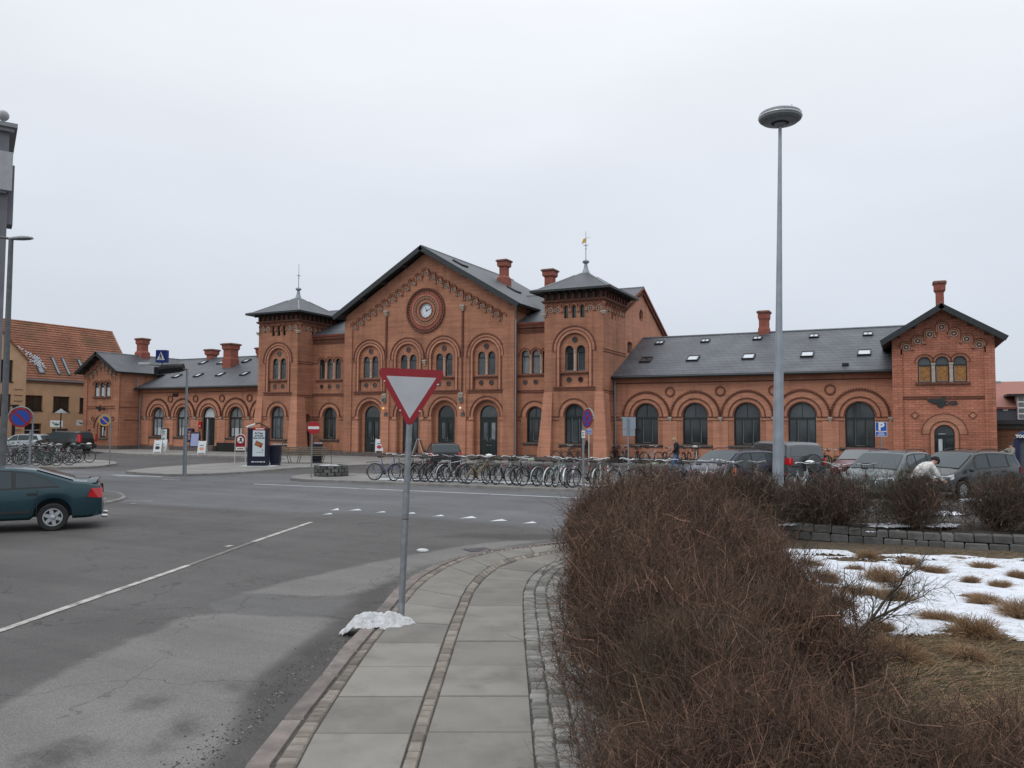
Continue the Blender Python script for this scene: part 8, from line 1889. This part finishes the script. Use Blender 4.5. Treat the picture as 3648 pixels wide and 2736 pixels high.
for (x0, y0, x1, y1, f_, lb) in ((1205, 650, 1460, 805, z5, 0), (1770, 645, 1965, 770, z5, 1)):
    b = AT(*((f_(x0, 0)[0]+f_(x1, 0)[0])/2, 64)[:2], .0) if not lb else None
    if not lb:
        d_ = 64; T2 = thing('shop_sign', 'white board with a green badge on a post in front of the beige shops', 'sign', tuple(b), cam_rz(b)); fl = facing((0, 0, 0), 0); hw_ = (f_(x1, 0)[0]-f_(x0, 0)[0])/2/F_PX*d_; za, zb_ = HZ(200, f_(0, y1)[1], d_), HZ(200, f_(0, y0)[1], d_)
    else:
        T2 = thing('shop_sign', 'white board with a green badge standing out from the beige wall', 'sign', (XB+1.9, SP(*f_(x0, 700), s=XB+1.9)[0]+.6, 0), cam_rz((XB+1.9, 46))); fl = facing((0, 0, 0), 0); d_ = 69; hw_ = (f_(x1, 0)[0]-f_(x0, 0)[0])/2/F_PX*d_; za, zb_ = HZ(280, f_(0, y1)[1], d_), HZ(280, f_(0, y0)[1], d_)
    p = MB(); p.prism([(-hw_, za), (hw_, za), (hw_, zb_), (-hw_, zb_)], lambda u, v: fl(u, v, -.08), lambda u, v: fl(u, v, .04), 'white'); H_ = zb_-za
    p.prism([(-hw_*.75, za+H_*.78), (hw_*.75, za+H_*.78), (hw_*.68, za+H_*.5), (hw_*.2, za+H_*.22), (-.1*hw_, za+H_*.22), (-hw_*.45, za+H_*.42)], lambda u, v: fl(u, v, .04), lambda u, v: fl(u, v, .05), 'badge'); text_into(p, 'TØBI', H_*.36, fl, 0, za+H_*.61, .055, 'white', bold=.012); p.build('board', T2)
    p = MB(); p.tube((0, 0, 0) if not lb else (0, 0, za), (0, 0, za) if not lb else (-.7, .3, za+.3), .04, .04, 8, 'galv'); p.build('post', T2)
# mushroom lamp, clipped bush, container
b = AT(216, 61); T = thing('park_lamp', 'thin dark post lamp with a flat umbrella shaped shade before the beige shops', 'street lamp', tuple(b), 0); zt = HZ(216, 1467, 61); p = MB(); p.tube((0, 0, 0), (0, 0, zt), .06, .045, 8, 'navy'); p.build('post', T); p = MB(); p.lathe((0, 0, zt-.1), [(.45, 0), (.42, .05), (.12, .26), (.04, .34)], 16, 'lamphead'); p.build('shade', T, smooth=True)
b = AT(173, 66); r = b; T = thing('clipped_bush', 'dark egg shaped clipped evergreen before the beige shops', 'bush', tuple(b), 0); z0_, z1_ = HZ(173, 1583, 66), HZ(173, 1546, 66); g2 = np.random.default_rng(2); n_ = 2600; a = g2.uniform(0, 2*PI, n_); cz = g2.uniform(-1, 1, n_); sn_ = np.sqrt(1-cz*cz); rr = g2.uniform(.8, 1.02, n_); c0 = np.stack([sn_*np.cos(a)*rr*.34, sn_*np.sin(a)*rr*.34, (z0_+z1_)/2+cz*rr*(z1_-z0_)/2], 1)
u_ = unit(g2.normal(size=(n_, 3)))*.04; v_ = unit(np.cross(u_, g2.normal(size=(n_, 3))))*.04; V = np.stack([c0-u_-v_, c0+u_-v_, c0+u_+v_, c0-u_+v_], 1).reshape(-1, 3); o = np_mesh('crown', V, np.arange(n_*4).reshape(-1, 4), 'evergreen', T); p = MB(); p.tube((0, 0, 0), (0, 0, z0_+.3), .05, .04, 6, 'twig_dark'); p.lathe((0, 0, 0), [(.22, 0), (.28, .4)], 10, 'granite'); p.build('trunk', T)
b = AT(262, 65); T = thing('waste_container', 'dark waste container with a rounded grey lid behind the dark parked car', 'container', tuple(b), camdir(90)); z1_, zm_, zz = HZ(262, 1538, 65), HZ(262, 1549, 65), 0; hw_ = 18.5/F_PX*65; p = MB(); p.box((0, 0, zm_/2), (2*hw_, 1.1, zm_), 'navy'); p.box((-hw_*.45, -.56, zm_-.14), (.1, .02, .1), 'offwhite'); p.box((-hw_*.2, -.56, zm_-.14), (.1, .02, .1), 'offwhite'); p.build('body', T, bevel=.03); p = MB(); q = [(hw_*1.02*math.cos(R(a)), zm_+(z1_-zm_)*abs(math.sin(R(a)))**.5) for a in range(0, 181, 20)]; p.prism(q, lambda u, v: (u, -.6, v), lambda u, v: (u, .6, v), 'galv'); p.build('lid', T)
b = AT(48, 64); T = thing('dark_post', 'thick dark post before the beige shops left of the round sign post', 'post', tuple(b), 0); p = MB(); p.box((0, 0, 1.9), (.18, .18, 3.8), 'navy'); p.build('shaft', T); p = MB(); p.box((-.9, 0, 3.75), (2.2, .5, .14), 'navy'); p.build('canopy', T)
# grey building corner at the far left
T = thing('grey_building', 'tall grey building corner with cornice and a ball finial at the left edge', 'building'); d0 = 24.0
def CL(x, d): v = AT(x, d); return v
e = CL(-4, d0); vv = (e*1.0).normalized(); vv.rotate(Matrix.Rotation(R(1.5), 3, 'Z')); uu = Vector((vv.y, -vv.x, 0)); a_ = math.atan2(uu.y, uu.x)
zt = HZ(30, 470, d0); zc1 = HZ(30, 448, d0)
lc = lambda u, v, z: tuple(e+uu*u+vv*v+Vector((0, 0, z)))
def bxx(mb, u0, u1, v0, v1, z0, z1, m): mb.quads([lc(u, v, z) for u in (u0, u1) for v in (v0, v1) for z in (z0, z1)], ((0, 1, 3, 2), (4, 6, 7, 5), (0, 4, 5, 1), (2, 3, 7, 6), (0, 2, 6, 4), (1, 5, 7, 3)), m)
mb = MB(); bxx(mb, -9, 0.0, 0, 8, 0, HZ(30, 560, d0), 'greywall'); bxx(mb, -9, -.02, -.1, 8, HZ(30, 560, d0), zt, 'greywall'); mb.build('wall', T)
mb = MB(); bxx(mb, -9, .10, -.25, 8, zt, zc1-.08, 'greywall_light'); bxx(mb, -9, .18, -.35, 8, zc1-.08, zc1+.05, 'greywall_light'); bxx(mb, -9, -.05, -.2, 8, HZ(30, 690, d0)-.0, HZ(30, 683, d0)+.12, 'greywall_light'); mb.build('cornice', T)
mb = MB(); bxx(mb, -9, .09, -.30, .0, HZ(30, 682, d0), HZ(30, 545, d0), 'panelwhite'); mb.build('fascia_panel', T)
for i in range(3):
    for j in range(3): mb = MB(); bxx(mb, -2.6-2.4*i, -1.3-2.4*i, -.06, .02, 1.6+2.3*j, 3.1+2.3*j, 'frame'); wo = mb.build('window', T); mb = MB(); bxx(mb, -2.5-2.4*i, -1.4-2.4*i, -.075, -.06, 1.7+2.3*j, 3.0+2.3*j, 'glass'); mb.build('pane', wo)
mb = MB(); bxx(mb, -.01, .16, .2, .9, HZ(30, 790, d0), HZ(30, 575, d0), 'greywall'); mb.build('side_fin', T)
bc_ = lc(-.20, 0, zc1+.34); mb = MB(); mb.sphere(bc_, .165, 20, 'ballgrey'); mb.tube(lc(-.20, 0, zc1), lc(-.20, 0, zc1+.25), .06, .06, 8, 'greywall_light'); mb.build('ball_finial', T, smooth=True)
# right: low brick shed, house with red roof, kiosk and blue board
T = thing('brick_outbuilding', 'low brick outbuilding with a dark flat roof edge right of the end block', 'building'); q = 46.0; fq = front(q)
def QP(x, y, q): r = ray(x, y); k = q/r.y; v = CAM+r*k; return v.x, v.z
zt = QP(3600, 1497, q)[1]; mb = MB(); mb.fbox(fq, 4.06, 16, 0, zt-.42, -5, 0, 'brick_shed'); mb.build('wall', T); mb = MB(); mb.fbox(fq, 4.07, 16, zt-.42, zt-.2, -5.2, .15, 'eaves_wood'); mb.fbox(fq, 4.07, 16, zt-.2, zt, -5.3, .3, 'trim'); mb.build('roof', T)
T = thing('far_house', 'house with a red roof, dark grey cladding and a white framed window beyond the outbuilding', 'building'); q = 62.0; fq = front(q)
X0, Z0 = QP(3535, 1492, q); Zr, Zm = QP(3600, 1450, q)[1], QP(3600, 1372, q)[1]; mb = MB()
mb.fbox(fq, X0-3, X0+16, 0, Zr, -8, 0, 'cladding'); mb.build('wall', T); mb = MB(); slab(mb, [(X0-3, q-.2, Zr), (X0+16, q-.2, Zr), (X0+16, q+4.2, Zm+.45), (X0-3, q+4.2, Zm+.45)], .15, 'tiles_far'); mb.build('roof', T)
a, b_ = QP(3573, 1463, q), QP(3590, 1448, q); mb = MB(); mb.fbox(fq, a[0], b_[0], a[1], b_[1]-.02, 0, .06, 'white'); mb.fbox(fq, a[0]+.06, b_[0]-.06, a[1]+.06, b_[1]-.08, .06, .065, 'glass_pale'); mb.build('window', T)
a, b_ = QP(3627, 1494, q-.4), QP(3700, 1410, q-.4); mb = MB(); fq2 = front(q-.4); mb.fbox(fq2, a[0], b_[0], a[1], b_[1], -1.5, 0, 'white')
nz = 4
for i in range(nz):
    for j in range(3):
        z0_ = a[1]+(b_[1]-a[1])*(i+.12)/nz; z1_ = a[1]+(b_[1]-a[1])*(i+.88)/nz; u0 = a[0]+(b_[0]-a[0])*(j+.1)/3; u1 = a[0]+(b_[0]-a[0])*(j+.9)/3; mb.fbox(fq2, u0, u1, z0_, z1_, 0, .01, 'glass_pale')
mb.fbox(fq2, a[0]-.6, b_[0], b_[1], b_[1]+.14, -2, .25, 'trim'); mb.build('bay_window', T)
a = QP(3548, 1372, q+3.9); b_ = QP(3565, 1358, q+3.9); mb = MB(); mb.fbox(front(q+3.9), a[0], b_[0], a[1]-.5, b_[1], -.5, .0, 'galv'); mb.build('chimney', T)
b = AT(3672, 34); T = thing('kiosk', 'dark navy kiosk with a domed top and white lettering cut by the right edge', 'kiosk', tuple(b), camdir(123)); d_ = 34; X_ = lambda px: (px-3672)/F_PX*d_; Zk = lambda py: HZ(3672, py, d_)
mb = MB(); mb.fbox(fr, X_(3620), X_(3636), 0, Zk(1562), -1.2, .0, 'navykiosk'); mb.fbox(fr, X_(3636), X_(3730), 0, Zk(1562), -1.2, -.15, 'cladding'); mb.build('body', T)
mb = MB(); mb.fbox(fr, X_(3626), X_(3740), Zk(1561), Zk(1549), -1.3, .12, 'navykiosk'); text_into(mb, 'TOG', .17, fr, X_(3641), Zk(1555), .13, 'white', bold=.012, align='CENTER'); mb.build('fascia', T)
mb = MB(); q_ = [(X_(3626), Zk(1549)), (X_(3740), Zk(1549)), (X_(3720), Zk(1536)), (X_(3683), Zk(1530)), (X_(3645), Zk(1537))]; mb.prism(q_, lambda u, v: (u, -.1, v), lambda u, v: (u, 1.2, v), 'kioskroof'); mb.build('dome', T)
T = thing('blue_notice_board', 'wide blue notice board standing in front of the right end block', 'sign', (0, 0, 0)); q = 43.0; a, b_ = QP(3420, 1662, q), QP(3541, 1614, q); fq = front(q); mb = MB(); mb.fbox(fq, a[0], b_[0], .6, b_[1], -.05, 0, 'white'); mb.build('frame', T); mb = MB(); mb.fbox(fq, a[0]+.06, b_[0]-.06, .66, b_[1]-.06, 0, .01, 'blue'); mb.build('panel', T); mb = MB(); mb.tube(fq(a[0]+.2, .1, -.03), fq(a[0]+.2, .6, -.03), .03, .03, 6, 'galv'); mb.tube(fq(b_[0]-.2, .1, -.03), fq(b_[0]-.2, .6, -.03), .03, .03, 6, 'galv'); mb.build('post', T)
# ================================================================== SKY AND LIGHT
w = bpy.data.worlds.new("World"); SC.world = w; w.use_nodes = True
nt = w.node_tree; N = nt.nodes; L = nt.links; bg = N["Background"]
SUN_EL, SUN_AZ = R(42), R(200)
sky = N.new("ShaderNodeTexSky"); sky.sky_type = 'NISHITA'; sky.sun_disc = False; sky.sun_elevation = SUN_EL; sky.sun_rotation = SUN_AZ
tc = N.new("ShaderNodeTexCoord"); sep = N.new("ShaderNodeSeparateXYZ"); L.new(tc.outputs["Generated"], sep.inputs[0])
# overcast deck: pale at the horizon, brighter overhead, faintly mottled
rmp = N.new("ShaderNodeValToRGB"); L.new(sep.outputs[2], rmp.inputs[0]); el = rmp.color_ramp.elements
el[0].position = 0.0; el[0].color = (.60, .645, .72, 1); el[1].position = 1.0; el[1].color = (1.42, 1.45, 1.50, 1)
for p, c in ((.12, (.635, .68, .755, 1)), (.30, (.745, .785, .85, 1)), (.5, (.93, .955, 1.0, 1)), (.7, (1.1, 1.13, 1.2, 1))): e = el.new(p); e.color = c
no = N.new("ShaderNodeTexNoise"); no.inputs["Scale"].default_value = 1.7; no.inputs["Detail"].default_value = 5; no.inputs["Roughness"].default_value = .5
mp = N.new("ShaderNodeMapping"); mp.inputs["Scale"].default_value = (1, 1, 3.2); L.new(tc.outputs["Generated"], mp.inputs[0]); L.new(mp.outputs[0], no.inputs["Vector"])
mr = N.new("ShaderNodeMapRange"); mr.inputs[1].default_value = .3; mr.inputs[2].default_value = .7; mr.inputs[3].default_value = .945; mr.inputs[4].default_value = 1.055; L.new(no.outputs["Fac"], mr.inputs[0])
vs = N.new("ShaderNodeVectorMath"); vs.operation = 'SCALE'; L.new(rmp.outputs[0], vs.inputs[0]); L.new(mr.outputs[0], vs.inputs["Scale"])
# a little of the physical sky shows through the cloud
sk = N.new("ShaderNodeVectorMath"); sk.operation = 'SCALE'; sk.inputs["Scale"].default_value = .006; L.new(sky.outputs[0], sk.inputs[0])
ad = N.new("ShaderNodeVectorMath"); ad.operation = 'ADD'; L.new(vs.outputs[0], ad.inputs[0]); L.new(sk.outputs[0], ad.inputs[1])
L.new(ad.outputs[0], bg.inputs["Color"]); bg.inputs["Strength"].default_value = 1.0
sd_ = bpy.data.lights.new("sun", 'SUN'); sd_.energy = .5; sd_.angle = R(25); sd_.color = (1, .97, .93)
so = bpy.data.objects.new("sun", sd_); COL.objects.link(so)
dirv = Vector((math.sin(SUN_AZ)*math.cos(SUN_EL), math.cos(SUN_AZ)*math.cos(SUN_EL), math.sin(SUN_EL)))
so.rotation_euler = dirv.to_track_quat('Z', 'Y').to_euler()
SC.view_settings.view_transform = 'Standard'; SC.view_settings.look = 'None'; SC.view_settings.gamma = 1; SC.view_settings.exposure = 0
SC.cycles.max_bounces = 6; SC.cycles.diffuse_bounces = 3; SC.cycles.glossy_bounces = 3
